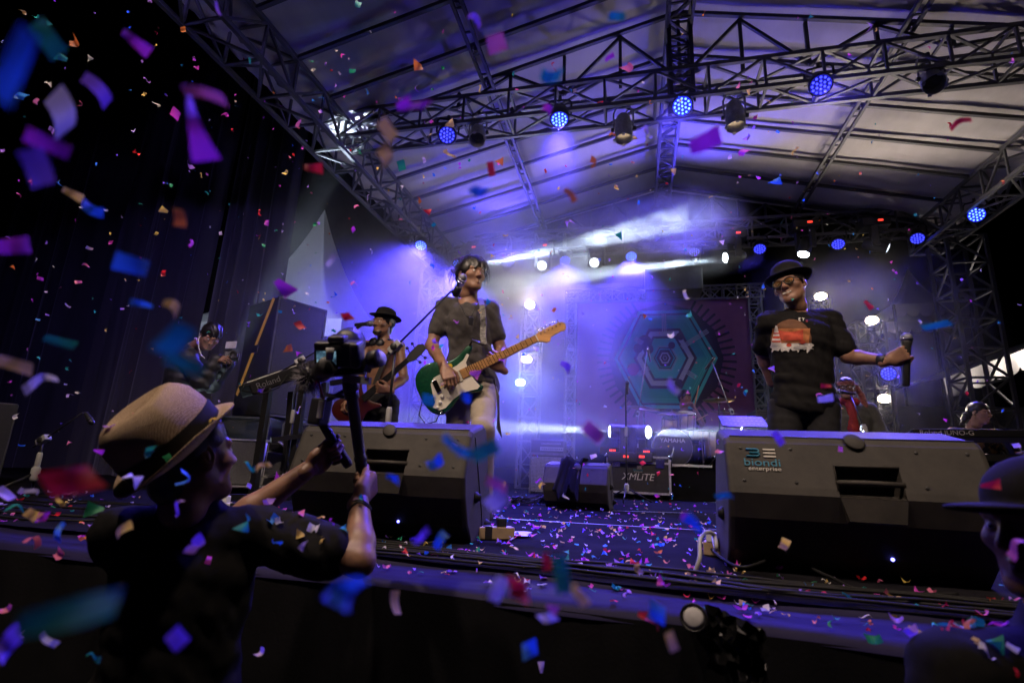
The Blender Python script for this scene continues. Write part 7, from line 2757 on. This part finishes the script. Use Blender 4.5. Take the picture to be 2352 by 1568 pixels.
# goal post truss round it
fx0, fx1 = at(1308, 823, YBN - 0.1).x, at(1745, 823, YBN - 0.1).x
fz = at(1527, 672, YBN - 0.1).z
tower('banner_frame_post', 'left lattice post of the banner frame', fx0, YBN + 0.05, 0, fz, 0.17, 14, 'banner frame', 0.028, 0.018)
tower('banner_frame_post', 'right lattice post of the banner frame', fx1, YBN + 0.05, 0, fz, 0.20, 14, 'banner frame', 0.028, 0.018)
box_truss('banner_frame_beam', 'lattice beam along the top of the banner', (fx0 - 0.1, YBN - 0.05, fz - 0.12), (fx1 + 0.15, YBN - 0.05, fz - 0.12), (0, 0, 0.24), (0, 0.2, 0), 16, 'steel', 0.03, 0.018, 'banner frame')
# projector like box above the banner
MB().box(at(1545, 650, 9.0), (0.95, 0.5, 0.42)).build('hanging_box', 'black_plastic', None, bevel=0.02)
ob = bpy.data.objects['hanging_box']
tag(ob, 'dark hanging loudspeaker box above the middle of the banner', 'speaker')

# ================================================================== far left microphone stand, power strips, cables, paper
p0 = at(100, 1010, 2.95)
ms = mic_stand('black boom stand at the far left wing, head drooping right', (p0.x, p0.y, 0), p0.z, at(190, 948, 2.95), p0 - (at(190, 948, 2.95) - p0).normalized() * 0.1)
mx_ = thing('microphone', 'short black microphone drooping from the far left boom', 'microphone', at(200, 955, 2.95), 'microphones')
ma = at(211, 970, 2.95)
mic_mesh(mx_, ma, at(190, 938, 2.95) - ma, 'black_plastic', 0.10, 0.018, 'black_metal', 0.019)
bb_ = at(0, 1030, 3.3)
cabinet('speaker_cabinet', 'blue lit speaker corner at the far left edge', (bb_.x - 0.52, 3.35, 0.35), (0.6, 0.5, 0.70), math.radians(-25), 0.04)


def power_strip(label, c, yaw, L=0.26, material='wood'):
    c = Vector(c)
    t = thing('power_strip', label, 'power strip', c, 'power strips')
    R = Euler((0, 0, yaw)).to_matrix()
    MB().box(c + Vector((0, 0, 0.03)), (L, 0.07, 0.055), R).build('box', material, t, bevel=0.004)
    MB().box(c + Vector((0, 0, 0.032)), (0.035, 0.072, 0.058), R).build('tape_wrap', 'black_plastic', t)
    for k_ in (-0.08, 0.07):
        MB().box(c + R @ Vector((k_, 0, 0.078)), (0.045, 0.045, 0.042), R).build('plug', 'white' if k_ < 0 else 'black_plastic', t, bevel=0.005)
    return t


M['wood'] = mat('pale wooden box', (0.42, 0.30, 0.18), 0.6, 0, 0.25, 12)
ps1 = on_floor(1118, 1237)
power_strip('wooden power strip with plugs beside the left monitor', ps1, math.radians(28))
ps2 = on_floor(1638, 1270)
power_strip('wooden power strip at the foot of the logo monitor', ps2, math.radians(80), 0.2)
ps3 = on_floor(540, 1178)
power_strip('pale power strip behind the videographer\'s forearm', ps3, math.radians(5), 0.16, 'white')
pp = on_floor(1170, 1231)
pm_ = MB()
Vv = []
for i in range(5):
    for j in range(5):
        Vv.append((pp.x - 0.10 + i * 0.05, pp.y - 0.07 + j * 0.035 + 0.01 * i, 0.014 + 0.004 * math.sin(i * 1.3 + j)))
pm_.add(Vv, [(i * 5 + j, (i + 1) * 5 + j, (i + 1) * 5 + j + 1, i * 5 + j + 1) for i in range(4) for j in range(4)])
tag(pm_.build('set_list', 'paper', None, True), 'white set list sheet on the floor beside the power strip', 'paper')

cr = np.random.RandomState(12)


def cable(label, pts, r=0.006, wob=0.02, seed=0, material='rubber', group='floor cables'):
    q = np.random.RandomState(seed)
    P_ = []
    pts = [Vector(p) for p in pts]
    for i in range(len(pts) - 1):
        for k_ in range(8):
            t = k_ / 8
            p0_, p1_, p2_, p3_ = pts[max(i - 1, 0)], pts[i], pts[i + 1], pts[min(i + 2, len(pts) - 1)]
            c = 0.5 * ((2 * p1_) + (-p0_ + p2_) * t + (2 * p0_ - 5 * p1_ + 4 * p2_ - p3_) * t * t + (-p0_ + 3 * p1_ - 3 * p2_ + p3_) * t ** 3)
            P_.append(c + Vector((q.randn() * wob * 0.3, q.randn() * wob * 0.3, 0)))
    P_.append(pts[-1])
    o = MB().path(P_, r, 6).build('cable', material, None, True)
    return tag(o, label, 'cable', group)


for i in range(9):
    off = i * 0.018
    z = 0.008 + 0.006 * (i % 3)
    x = np.linspace(-1.9 + 0.25 * cr.rand(), 2.2, 10)
    cable('black cable in the bundle along the front of both monitors', [(xx, lip_y(xx, 0.235) + off + 0.10 * max(0, 1 - abs(xx - 0.1) / 0.9) * 0 + 0.02 * cr.randn(), z + 0.004 * cr.rand()) for xx in x], 0.0055, 0.012, i)
for i in range(6):
    x = np.linspace(-4.6, -1.5, 8)
    cable('black cable snaking over the left wing floor behind the videographer', [(xx, 2.05 + i * 0.16 + 0.07 * cr.randn(), 0.009) for xx in x], 0.006, 0.03, 40 + i)
c0_ = on_floor(1605, 1300)
cable('pale looped lead rising at the foot of the logo monitor', [on_floor(1597, 1318) + Vector((0, 0, 0.01)), at(1607, 1280, 2.10), at(1608, 1240, 2.14), at(1622, 1222, 2.18), at(1640, 1228, 2.22), at(1645, 1262, 2.22), ps2 + Vector((0, 0, 0.08))], 0.008, 0.0, 77, 'grey_pl')
cable('thin lead curving in front of the logo monitor', [ps2 + Vector((-0.02, -0.06, 0.03)), on_floor(1700, 1322) + Vector((0, 0, 0.03)), on_floor(1800, 1310) + Vector((0, 0, 0.05)), on_floor(1900, 1335) + Vector((0, 0, 0.02)), on_floor(2000, 1368) + Vector((0, 0, 0.01)), on_floor(2200, 1372) + Vector((0, 0, 0.01))], 0.006, 0.0, 78)
cable('lead running from the left power strip under the left monitor', [ps1 + Vector((-0.05, 0, 0.08)), on_floor(1060, 1240) + Vector((0, 0, 0.06)), on_floor(1000, 1256) + Vector((0, 0, 0.02)), on_floor(900, 1250) + Vector((0, 0, 0.01)), on_floor(820, 1235) + Vector((0, 0, 0.01))], 0.006, 0.01, 79)
tg = on_floor(1215, 1160)
tan = MB()
for k_ in range(9):
    pts_ = []
    for j in range(26):
        w_ = j / 25 * 9 + k_
        pts_.append((tg.x + 0.16 * math.cos(w_) * (0.5 + 0.5 * cr.rand()), tg.y + 0.12 * math.sin(w_ * 1.1), 0.02 + 0.08 * abs(math.sin(w_ * 0.7)) * cr.rand()))
    tan.path(pts_, 0.005, 5)
to = tan.build('cable_tangle', 'rubber', None, True)
tag(to, 'tangle of black cables left of the draped monitor', 'cable', 'floor cables', 'stuff')

# spotlight bundled in black foil hanging on the skirt
sc = on_floor(1590, 1418, 0)
sp0 = at(1592, 1417, 1.44)
pl = thing('par_can', 'black spotlight with a pale lens peeping over the stage lip', 'stage lamp', sp0)
dd = (CAMP - sp0).normalized() + Vector((-0.25, 0, 0.1))
r_ = 0.030
MB().lathe([(r_ * 0.7, -0.16), (r_, -0.13), (r_ * 1.08, -0.02), (r_ * 1.08, 0.0), (r_ * 0.95, 0.0), (r_ * 0.9, -0.01)], sp0, dd, 24).build('can', 'black_metal', pl, True)
MB().lathe([(r_ * 0.95, -0.006), (r_ * 0.6, 0.0), (0.001, 0.002)], sp0, dd, 20).build('lens', mat('frosted lens', (0.45, 0.44, 0.46), 0.6), pl, True)
fb = MB()
q = np.random.RandomState(4)
Vv = []
for i in range(12):
    for j in range(10):
        Vv.append(sp0 + Vector((0.03 + i * 0.012 + q.randn() * 0.004, 0.02 + q.randn() * 0.012, 0.03 - j * 0.016 - i * 0.004 + q.randn() * 0.004)))
fb.add(Vv, [(i * 10 + j, (i + 1) * 10 + j, (i + 1) * 10 + j + 1, i * 10 + j + 1) for i in range(11) for j in range(9)])
fb.build('foil_wrap', mat('black foil', (0.02, 0.02, 0.022), 0.2, 0.7, 0.2), pl)
beam('bracket', sp0 - dd.normalized() * 0.1, (sp0.x, lip_y(sp0.x, 0.02), sp0.z - 0.05), 0.02, 'black_metal', pl)
# ================================================================== confetti
CC = dict(magenta=(0.55, 0.05, 0.48), violet=(0.30, 0.14, 0.62), lilac=(0.50, 0.38, 0.70), blue=(0.04, 0.20, 0.60), teal=(0.02, 0.30, 0.30), green=(0.02, 0.26, 0.12), yellow=(0.62, 0.44, 0.10),
          red=(0.55, 0.02, 0.03), orange=(0.60, 0.17, 0.04), pink=(0.60, 0.14, 0.28), white=(0.62, 0.58, 0.60))
for k_, c_ in CC.items():
    c_ = tuple(min(0.85, v * 1.35) for v in c_)
    m_ = mat('confetti ' + k_, c_, 0.55, 0, 0.12, 40)
    nt = m_.node_tree
    b = nt.nodes['Principled BSDF']
    tr = nt.nodes.new('ShaderNodeBsdfTranslucent')
    tr.inputs[0].default_value = (*c_, 1)
    mxs = nt.nodes.new('ShaderNodeMixShader')
    mxs.inputs[0].default_value = 0.35
    nt.links.new(b.outputs[0], mxs.inputs[1])
    nt.links.new(tr.outputs[0], mxs.inputs[2])
    nt.links.new(mxs.outputs[0], nt.nodes['Material Output'].inputs[0])
    M['cf_' + k_] = m_
cq = np.random.RandomState(21)


def flake_geo(seed, kind):
    q = np.random.RandomState(seed)
    nx, ny = 6, 4
    asp = {0: 1.0, 1: 0.62, 2: 0.35, 3: 0.8}[kind]
    c1, c2, tw = q.randn() * 1.3, q.randn() * 0.8, q.randn() * 1.1
    sk, tp = q.randn() * 0.22, 1 - 0.7 * q.rand() ** 2
    V = []
    for j in range(ny):
        for i in range(nx):
            x, y = i / (nx - 1) - 0.5, (j / (ny - 1) - 0.5) * asp
            y *= tp + (1 - tp) * (x + 0.5)
            x2 = x + sk * y
            z = c1 * (x * x - 0.08) + c2 * (y * y) + tw * x * y
            if kind == 2:
                z = 0.35 * math.sin(x * 5 + q.rand() * 0.2) + tw * x * y
                y += 0.18 * math.sin(x * 4 + c1)
            V.append((x2, y, z))
    return V, [(j * nx + i, j * nx + i + 1, (j + 1) * nx + i + 1, (j + 1) * nx + i) for j in range(ny - 1) for i in range(nx - 1)]


FG = [flake_geo(s_, s_ % 4) for s_ in range(16)]
_fm = {}


def flake(col, pos, size, R, label, variant, group='paper confetti in the air'):
    key = (col, variant)
    if key not in _fm:
        me = bpy.data.meshes.new('confetti_flake')
        me.from_pydata(FG[variant][0], [], FG[variant][1])
        me.materials.append(M['cf_' + col])
        me.shade_smooth()
        _fm[key] = me
    o = bpy.data.objects.new('confetti_flake', _fm[key])
    C.objects.link(o)
    sx, sy = size if isinstance(size, tuple) else (size, size)
    o.matrix_basis = Matrix.Translation(Vector(pos)) @ R.to_4x4() @ Matrix.Diagonal((sx, sy, (sx + sy) / 2, 1))
    return tag(o, label, 'confetti', group)


BIG = [(110, 90, 78, 50, 'green', .42, 40, 1, 'large blurred green confetti triangle beside the dark curtain'), (32, 150, 200, 55, 'blue', .22, 95, 1, 'huge blurred blue confetti strip beside the dark curtain'),
       (143, 262, 95, 52, 'white', .48, 65, 3, 'big blurred white confetti flake before the dark curtain'), (450, 290, 170, 42, 'magenta', .42, 65, 1, 'long bent magenta confetti streamer before the curtains'),
       (470, 216, 95, 28, 'pink', .42, -8, 1, 'long pink confetti strip touching the bent magenta streamer'), (85, 385, 90, 60, 'violet', .36, 60, 3, 'big curled violet confetti flake before the dark curtain'),
       (110, 330, 90, 38, 'magenta', .36, 5, 1, 'curled magenta confetti flake above the big violet curl'), (313, 98, 66, 32, 'magenta', .55, 20, 1, 'lilac magenta confetti wedge high before the curtains'),
       (225, 206, 72, 36, 'violet', .55, 35, 1, 'blurred violet confetti flake high before the curtains'), (28, 565, 70, 45, 'magenta', .5, -25, 1, 'large magenta confetti quad beside the pale tent wall'),
       (301, 607, 74, 46, 'blue', .48, 4, 1, 'large blurred blue confetti rectangle before the first curtain'), (325, 698, 50, 22, 'blue', .6, 3, 1, 'narrow blue confetti rectangle before the first curtain'),
       (396, 702, 40, 38, 'yellow', .55, 30, 3, 'blurred yellow confetti flake before the first curtain'), (400, 780, 90, 55, 'teal', .27, 120, 3, 'huge blurred dark teal confetti curl by the photographer'),
       (425, 835, 90, 35, 'green', .27, 15, 1, 'huge blurred green confetti curl by the photographer\'s sleeve'), (652, 660, 50, 44, 'magenta', .85, 35, 0, 'crisp magenta confetti square over the peaked tent'),
       (36, 838, 70, 32, 'yellow', .55, 12, 1, 'large yellow confetti flake beside the pale tent wall'), (138, 785, 66, 24, 'green', .6, 8, 1, 'blurred green confetti strip before the pale tent wall'),
       (92, 880, 72, 22, 'white', .62, -28, 2, 'long white confetti strip before the pale tent wall'), (167, 446, 44, 24, 'yellow', .75, 14, 1, 'crisp yellow confetti rectangle before the dark curtain'),
       (213, 481, 46, 28, 'blue', .62, 12, 1, 'blurred blue confetti flake below the crisp yellow rectangle'), (412, 500, 46, 30, 'orange', .55, 75, 1, 'blurred rust orange confetti before the first curtain'),
       (165, 1105, 105, 78, 'red', .36, -15, 0, 'huge blurred red confetti quad over the left wing floor'), (160, 1412, 200, 125, 'green', .21, -8, 0, 'huge dark green confetti sheet low before the stage skirt'),
       (798, 1350, 90, 70, 'blue', .27, 140, 3, 'huge blurred blue confetti flake below the videographer\'s elbow'), (1620, 325, 78, 50, 'magenta', .55, -15, 1, 'large magenta confetti wedge below the mid stage truss'),
       (1140, 100, 42, 50, 'pink', .6, 70, 1, 'salmon pink blurred confetti below the canopy'), (1417, 38, 42, 26, 'teal', .6, 10, 1, 'teal confetti flake high under the canopy'),
       (950, 238, 50, 42, 'magenta', .5, 40, 2, 'purple bent confetti before the mid stage truss'), (890, 298, 55, 34, 'yellow', .5, 45, 3, 'yellow blurred confetti before the mid stage truss'),
       (886, 358, 45, 38, 'yellow', .5, 60, 3, 'lower yellow blurred confetti under the mid stage truss'), (1265, 172, 50, 34, 'teal', .5, 25, 2, 'dark teal bent confetti under the left purlin'),
       (1100, 440, 42, 26, 'blue', .5, 5, 0, 'pale blue blurred confetti above the guitarist'), (1310, 448, 42, 18, 'orange', .7, 50, 1, 'orange confetti sliver above the guitarist'),
       (1115, 1035, 70, 38, 'green', .4, -30, 1, 'blurred green confetti in front of the guitarist\'s knee'), (1050, 1025, 90, 24, 'teal', .4, 35, 2, 'blurred cyan confetti strip over the left monitor'),
       (1140, 1112, 55, 28, 'pink', .45, 25, 1, 'blurred pink confetti in front of the guitarist\'s shin'), (1140, 1150, 50, 44, 'white', .42, -40, 3, 'blurred cream confetti beside the guitarist\'s shin'),
       (1290, 1318, 90, 38, 'green', .36, 80, 1, 'large dark green confetti strip over the stage lip'), (1256, 1288, 42, 26, 'red', .5, 85, 1, 'small red confetti strip above the green strip at the lip'),
       (1190, 1352, 55, 46, 'red', .38, 75, 0, 'large red confetti square over the stage lip'), (1330, 1366, 60, 28, 'yellow', .45, 50, 1, 'pale yellow confetti sliver over the stage lip'),
       (1143, 1352, 60, 30, 'white', .4, -70, 1, 'cream confetti strip beside the large red square'), (1597, 1206, 62, 30, 'blue', .48, 45, 1, 'blue confetti streamer left of the logo monitor'),
       (1581, 1192, 36, 24, 'magenta', .5, 30, 1, 'magenta confetti tip touching the blue streamer'), (1510, 1405, 42, 40, 'blue', .55, 25, 0, 'blue confetti square beside the skirt spotlight'),
       (1216, 1490, 38, 44, 'blue', .55, 80, 0, 'blue confetti rectangle low before the stage skirt'), (1000, 1062, 42, 30, 'blue', .62, -35, 3, 'bright blue confetti before the left monitor'),
       (902, 1097, 34, 22, 'blue', .62, 20, 3, 'crumpled blue confetti before the left monitor\'s handle'), (1011, 1240, 46, 28, 'blue', .58, -60, 1, 'blue confetti sliver at the foot of the left monitor'),
       (1362, 992, 60, 34, 'pink', .5, 40, 1, 'blurred rose confetti before the floor beam lamp'), (1788, 1006, 38, 24, 'violet', .75, 60, 1, 'violet confetti sliver on the logo monitor\'s edge'),
       (1661, 1138, 40, 15, 'teal', .62, -10, 1, 'teal confetti strip at the logo monitor\'s corner'), (1896, 915, 36, 20, 'white', 1.0, -10, 1, 'white confetti flake at the singer\'s hip'),
       (1897, 886, 24, 10, 'red', 1.0, 5, 1, 'red confetti strip at the singer\'s belt'), (2275, 1113, 40, 26, 'red', .85, -10, 0, 'red confetti square on the onlooker\'s cap'),
       (2150, 747, 58, 18, 'teal', .9, -8, 1, 'teal confetti wedge beside the microphone fist'), (1543, 1472, 44, 26, 'yellow', .5, 70, 3, 'cream yellow confetti beside the skirt spotlight'),
       (1258, 1418, 40, 22, 'white', .5, -15, 3, 'white confetti below the large red square'), (1268, 1396, 32, 26, 'pink', .5, 20, 0, 'pink confetti touching the white flake by the skirt'),
       (18, 1476, 60, 44, 'violet', .42, -60, 0, 'large lilac confetti rectangle low at the dark skirt'), (407, 1466, 50, 42, 'violet', .42, 50, 3, 'blurred violet confetti ball low before the skirt'),
       (1128, 388, 36, 18, 'red', .8, 75, 1, 'crisp red confetti under the canopy above the guitarist'), (720, 386, 46, 26, 'red', .75, -10, 1, 'crisp red confetti beside the left roof truss'),
       (797, 727, 22, 22, 'red', 1.0, 45, 0, 'red confetti diamond over the peaked tent'), (760, 598, 34, 16, 'white', .85, -65, 1, 'white confetti strip beside the tent spire'),
       (2206, 284, 44, 14, 'red', .85, -8, 2, 'curled red confetti below the right canopy slope'), (1995, 700, 26, 12, 'red', 1.2, 60, 1, 'small red confetti beside the corner tower'),
       (1300, 840, 30, 24, 'violet', 1.0, 40, 3, 'dark violet confetti beside the guitar neck'), (985, 918, 34, 28, 'teal', .6, 10, 3, 'teal confetti before the guitar body'),
       (1070, 912, 26, 24, 'blue', .6, 20, 3, 'blue blurred confetti over the guitarist\'s thigh'), (966, 1230, 48, 20, 'violet', .5, -20, 2, 'purple V shaped confetti before the left monitor'),
       (1545, 888, 44, 18, 'lilac', .6, 55, 1, 'lilac confetti wedge in front of the banner'), (1400, 132, 26, 14, 'magenta', .9, -25, 1, 'magenta confetti under the ridge'),
       (1090, 48, 40, 16, 'violet', .7, 25, 2, 'violet bent confetti high under the canopy'), (1485, 300, 26, 14, 'lilac', .9, 60, 1, 'lilac confetti sliver beside a silver can'),
       (1258, 250, 26, 22, 'magenta', .7, 30, 1, 'magenta confetti touching the very bright blue lamp'), (500, 20, 30, 10, 'violet', .9, 60, 1, 'thin violet confetti beside the left roof truss')]


def face_rot(px, py, ang, tilt):
    """paper facing roughly to where it is seen from, turned by ang and tilted"""
    d = (CAMP - atD(px, py, 1.0)).normalized()
    R = frame(Vector((0, 0, 1)) - d * d.z, d)
    return R @ Matrix.Rotation(math.radians(-ang), 3, 'Z') @ Matrix.Rotation(tilt, 3, 'X')


for i, (px, py, w_, h_, col, D, ang, kind, lab) in enumerate(BIG):
    s_ = D / FPX
    var = [v for v in range(16) if v % 4 == kind][(i * 7) % 4]
    asp = {0: 1.0, 1: 0.62, 2: 0.35, 3: 0.8}[kind]
    flake(col, atD(px, py, D), (w_ * s_ * 0.88, h_ * s_ * 0.88 / asp), face_rot(px, py, ang, cq.randn() * 0.25), lab, var)
names = ['magenta', 'violet', 'lilac', 'blue', 'teal', 'green', 'yellow', 'red', 'orange', 'pink', 'white']
wts = np.array([0.14, 0.12, 0.08, 0.08, 0.06, 0.07, 0.17, 0.09, 0.05, 0.08, 0.11])
wts = wts / wts.sum()
NA = 240
for i in range(NA):
    r_ = cq.rand()
    if r_ < 0.46:
        px, py = cq.rand() * 800, cq.rand() * 1250
    elif r_ < 0.86:
        px, py = 900 + cq.rand() * 950, 150 + cq.rand() * 1000
    elif r_ < 0.93:
        px, py = cq.rand() * 2352, 1250 + cq.rand() * 318
    else:
        px, py = 1000 + cq.rand() * 1352, cq.rand() * 1100
    D = 1.2 + 3.4 * cq.rand()
    if px < 800 and py > 1000:
        D = 0.8 + 0.3 * cq.rand()
    if py > 1200:
        D = 0.7 + 0.5 * cq.rand()
    col = names[cq.choice(len(names), p=wts)]
    p = atD(px, py, D)
    if (p.z < 0.08 and p.y > 1.5) or (430 < px < 570 and 950 < py < 1180):
        continue
    R = Euler(tuple(cq.rand(3) * 6.28)).to_matrix()
    R = (face_rot(px, py, cq.rand() * 360, cq.randn() * 0.7) if cq.rand() < 0.6 else R)
    sz = 0.016 + 0.016 * cq.rand()
    flake(col, p, sz, R, 'small %s paper flake tumbling in the air over the stage' % col, int(cq.randint(16)))

# flakes lying on shoulders, hats and cabinets
bpy.context.view_layer.update()
dg = bpy.context.evaluated_depsgraph_get()


def settle(x, y, z0, lab, n_, rx, ry, grp):
    k_ = 0
    for _ in range(n_ * 4):
        if k_ >= n_:
            break
        xx, yy = x + (cq.rand() - 0.5) * rx, y + (cq.rand() - 0.5) * ry
        ok, loc, nrm, idx, ob, mx_ = SC.ray_cast(dg, Vector((xx, yy, z0)), Vector((0, 0, -1)), distance=1.5)
        if not ok or ob.name.startswith('confetti') or nrm.z < 0.15 or loc.z < -0.6:
            continue
        col = names[cq.choice(len(names), p=wts)]
        R = frame(nrm.orthogonal(), nrm) @ Matrix.Rotation(cq.rand() * 6.28, 3, 'Z')
        flake(col, loc + nrm * 0.005, 0.020 + 0.010 * cq.rand(), R, lab % col, int(cq.randint(16)), grp)
        k_ += 1


settle(shB.x + 0.02, shB.y - 0.02, 0.45, '%s confetti flake stuck on the videographer\'s black shirt', 22, 0.62, 0.34, 'confetti on clothes')
settle(atD(400, 1000, 1.3).x, atD(400, 1000, 1.3).y, 1.0, '%s confetti flake resting on the straw hat', 5, 0.2, 0.2, 'confetti on clothes')
ons = J['shB'] if False else atD(2235, 1500, 0.97)
settle(ons.x, ons.y, 0.26, '%s confetti flake stuck on the onlooker\'s shoulder', 26, 0.30, 0.26, 'confetti on clothes')
settle(0.765, 2.40, 0.8, '%s confetti flake lying on top of the logo monitor', 5, 0.7, 0.3, 'confetti on the monitors')
settle(-1.155, 2.45, 0.8, '%s confetti flake lying on top of the left front monitor', 4, 0.7, 0.3, 'confetti on the monitors')

# the countless tiny rest in the air: one mass
def mass(name, items, label):
    Vv, Ff, Mi = [], [], []
    for (pos, s_, R, m_) in items:
        V_, F_ = FG[int(cq.randint(16))]
        o_ = len(Vv)
        for v in V_:
            p = R @ (Vector(v) * s_)
            Vv.append((pos[0] + p.x, pos[1] + p.y, pos[2] + p.z))
        for f_ in F_:
            Ff.append(tuple(k_ + o_ for k_ in f_))
            Mi.append(m_)
    me = bpy.data.meshes.new(name)
    me.from_pydata(Vv, [], Ff)
    for k_ in names:
        me.materials.append(M['cf_' + k_])
    me.polygons.foreach_set('material_index', Mi)
    me.shade_smooth()
    o = bpy.data.objects.new(name, me)
    C.objects.link(o)
    tag(o, label, 'confetti', None, 'stuff')


items = []
for i in range(800):
    x, y = -4.8 + cq.rand() * 8.2, 1.0 + cq.rand() * 6.5
    z = 0.15 + cq.rand() * 3.9
    if x < -3.2 and y > 5.5:
        y -= 2.5
    items.append(((x, y, z), 0.012 + 0.016 * cq.rand(), Euler(tuple(cq.rand(3) * 6.28)).to_matrix(), int(cq.choice(len(names), p=wts))))
mass('airborne_confetti', items, 'haze of tiny far confetti flakes falling through the stage air')

# the countless rest on the stage floor: one mass
Vv, Ff, Mi = [], [], []
NF = 1350
for i in range(NF):
    r_ = cq.rand()
    if r_ < 0.48:
        x, y = cq.randn() * 0.95 - 0.15, 2.0 + abs(cq.randn()) * 2.0
    elif r_ < 0.80:
        x = -2.2 + cq.rand() * 4.8
        y = lip_y(x, 0.0) + cq.rand() * 0.5
    elif r_ < 0.90:
        x, y = -4.5 + cq.rand() * 3.2, 1.75 + cq.rand() * 1.6
    else:
        x, y = -3 + cq.rand() * 6.5, 2 + cq.rand() * 5.0
    y = max(y, lip_y(x, 0.02))
    z = 0.010 if y > lip_y(x, 0.21) else -0.018
    V_, F_ = FG[int(cq.randint(16))]
    s_ = 0.015 + 0.014 * cq.rand()
    R = Euler((cq.randn() * 0.28, cq.randn() * 0.28, cq.rand() * 6.28)).to_matrix()
    pts = [R @ (Vector(v) * s_) for v in V_]
    lo = min(p.z for p in pts)
    o_ = len(Vv)
    for p in pts:
        Vv.append((x + p.x, y + p.y, z + (p.z - lo) * 0.8))
    m_ = int(cq.choice(len(names), p=wts))
    for f_ in F_:
        Ff.append(tuple(k_ + o_ for k_ in f_))
        Mi.append(m_)
me = bpy.data.meshes.new('fallen_confetti')
me.from_pydata(Vv, [], Ff)
for k_ in names:
    me.materials.append(M['cf_' + k_])
me.polygons.foreach_set('material_index', Mi)
me.shade_smooth()
o = bpy.data.objects.new('fallen_confetti', me)
C.objects.link(o)
tag(o, 'countless bright paper confetti flakes strewn over the stage floor', 'confetti', None, 'stuff')
# ================================================================== smoke over the back of the stage
def smoke(name, lo, hi, density, scale, dens_nodes, seed=0.0, col=(0.9, 0.92, 1.0)):
    mb = MB()
    c = [(a + b) / 2 for a, b in zip(lo, hi)]
    mb.box((0, 0, 0), [b - a for a, b in zip(lo, hi)])
    m = bpy.data.materials.new(name)
    m.use_nodes = True
    nt = m.node_tree
    nt.nodes.remove(nt.nodes['Principled BSDF'])
    N = nt.nodes.new
    L = nt.links.new
    pv = N('ShaderNodeVolumePrincipled')
    pv.inputs['Color'].default_value = (*col, 1)
    pv.inputs['Anisotropy'].default_value = 0.25
    L(pv.outputs[0], nt.nodes['Material Output'].inputs['Volume'])
    geo = N('ShaderNodeNewGeometry')
    mp = N('ShaderNodeMapping')
    mp.inputs['Location'].default_value = (seed, seed * 1.7, 0)
    L(geo.outputs['Position'], mp.inputs[0])
    ns = N('ShaderNodeTexNoise')
    ns.inputs['Scale'].default_value = scale
    ns.inputs['Detail'].default_value = 5
    ns.inputs['Roughness'].default_value = 0.6
    ns.inputs['Distortion'].default_value = 0.6
    L(mp.outputs[0], ns.inputs['Vector'])
    rm = N('ShaderNodeMapRange')
    rm.inputs['From Min'].default_value = 0.40
    rm.inputs['From Max'].default_value = 0.70
    rm.inputs['To Min'].default_value = 0.14
    rm.inputs['To Max'].default_value = 1.0
    L(ns.outputs['Fac'], rm.inputs[0])
    # soft falloff to the outside of an ellipsoid
    tc = N('ShaderNodeTexCoord')
    vm = N('ShaderNodeMapping')
    vm.inputs['Scale'].default_value = tuple(2.0 / (b - a) for a, b in zip(lo, hi))
    L(tc.outputs['Object'], vm.inputs[0])
    ln = N('ShaderNodeVectorMath')
    ln.operation = 'LENGTH'
    L(vm.outputs[0], ln.inputs[0])
    fo = N('ShaderNodeMapRange')
    fo.interpolation_type = 'SMOOTHSTEP'
    fo.inputs['From Min'].default_value = 1.0
    fo.inputs['From Max'].default_value = 0.35
    fo.inputs['To Min'].default_value = 0.0
    fo.inputs['To Max'].default_value = 1.0
    L(ln.outputs['Value'], fo.inputs[0])
    mu = N('ShaderNodeMath')
    mu.operation = 'MULTIPLY'
    L(rm.outputs[0], mu.inputs[0])
    L(fo.outputs[0], mu.inputs[1])
    m2 = N('ShaderNodeMath')
    m2.operation = 'MULTIPLY'
    m2.inputs[1].default_value = density
    L(mu.outputs[0], m2.inputs[0])
    L(m2.outputs[0], pv.inputs['Density'])
    me = bpy.data.meshes.new(name)
    me.from_pydata(mb.v, [], mb.f)
    me.materials.append(m)
    o = bpy.data.objects.new(name, me)
    o.location = c
    C.objects.link(o)
    o['kind'] = 'stuff'
    return o


o = smoke('smoke', (-7.0, 4.2, -0.8), (1.3, 10.4, 5.6), 0.36, 1.0, None)
tag(o, 'drifting blue lit stage smoke thickest around the left flood tower', 'smoke')
for lab, c_, r_, dn, sc_ in (('bright smoke puff in the rising beam over the banner', at(1490, 522, 7.0), (1.5, 0.9, 0.55), 1.5, 2.6),
                             ('bright smoke puff in the level beam above the guitarist\'s shoulder', at(1270, 632, 7.6), (1.9, 0.9, 0.5), 0.6, 2.4),
                             ('wisps of smoke trailing left from the bright beam lamp over the banner', at(1530, 603, 8.0), (1.5, 0.7, 0.32), 0.5, 3.0),
                             ('thin smoke added under the mid stage truss to give its lamps halos', at(1480, 290, 4.6), (3.4, 0.9, 0.7), 0.06, 1.6),  # volume added so the truss lamps show halos
                             ('thin smoke low over the floor in the beams from the road case', at(1330, 985, 6.8), (3.0, 1.2, 0.45), 0.28, 2.2),
                             ('violet smoke under the very bright lamp of the mid stage truss', at(1300, 400, 5.6), (1.5, 1.1, 1.1), 0.22, 1.4),
                             ('faint smoke added round the right flood towers to make their lamps glow', at(1970, 790, 7.6), (1.7, 1.2, 1.9), 0.05, 1.2)):  # volume added for a glow round the right floods
    o = smoke('smoke', [a - b for a, b in zip(c_, r_)], [a + b for a, b in zip(c_, r_)], dn, sc_, None, seed=c_.x * 3)
    tag(o, lab, 'smoke')
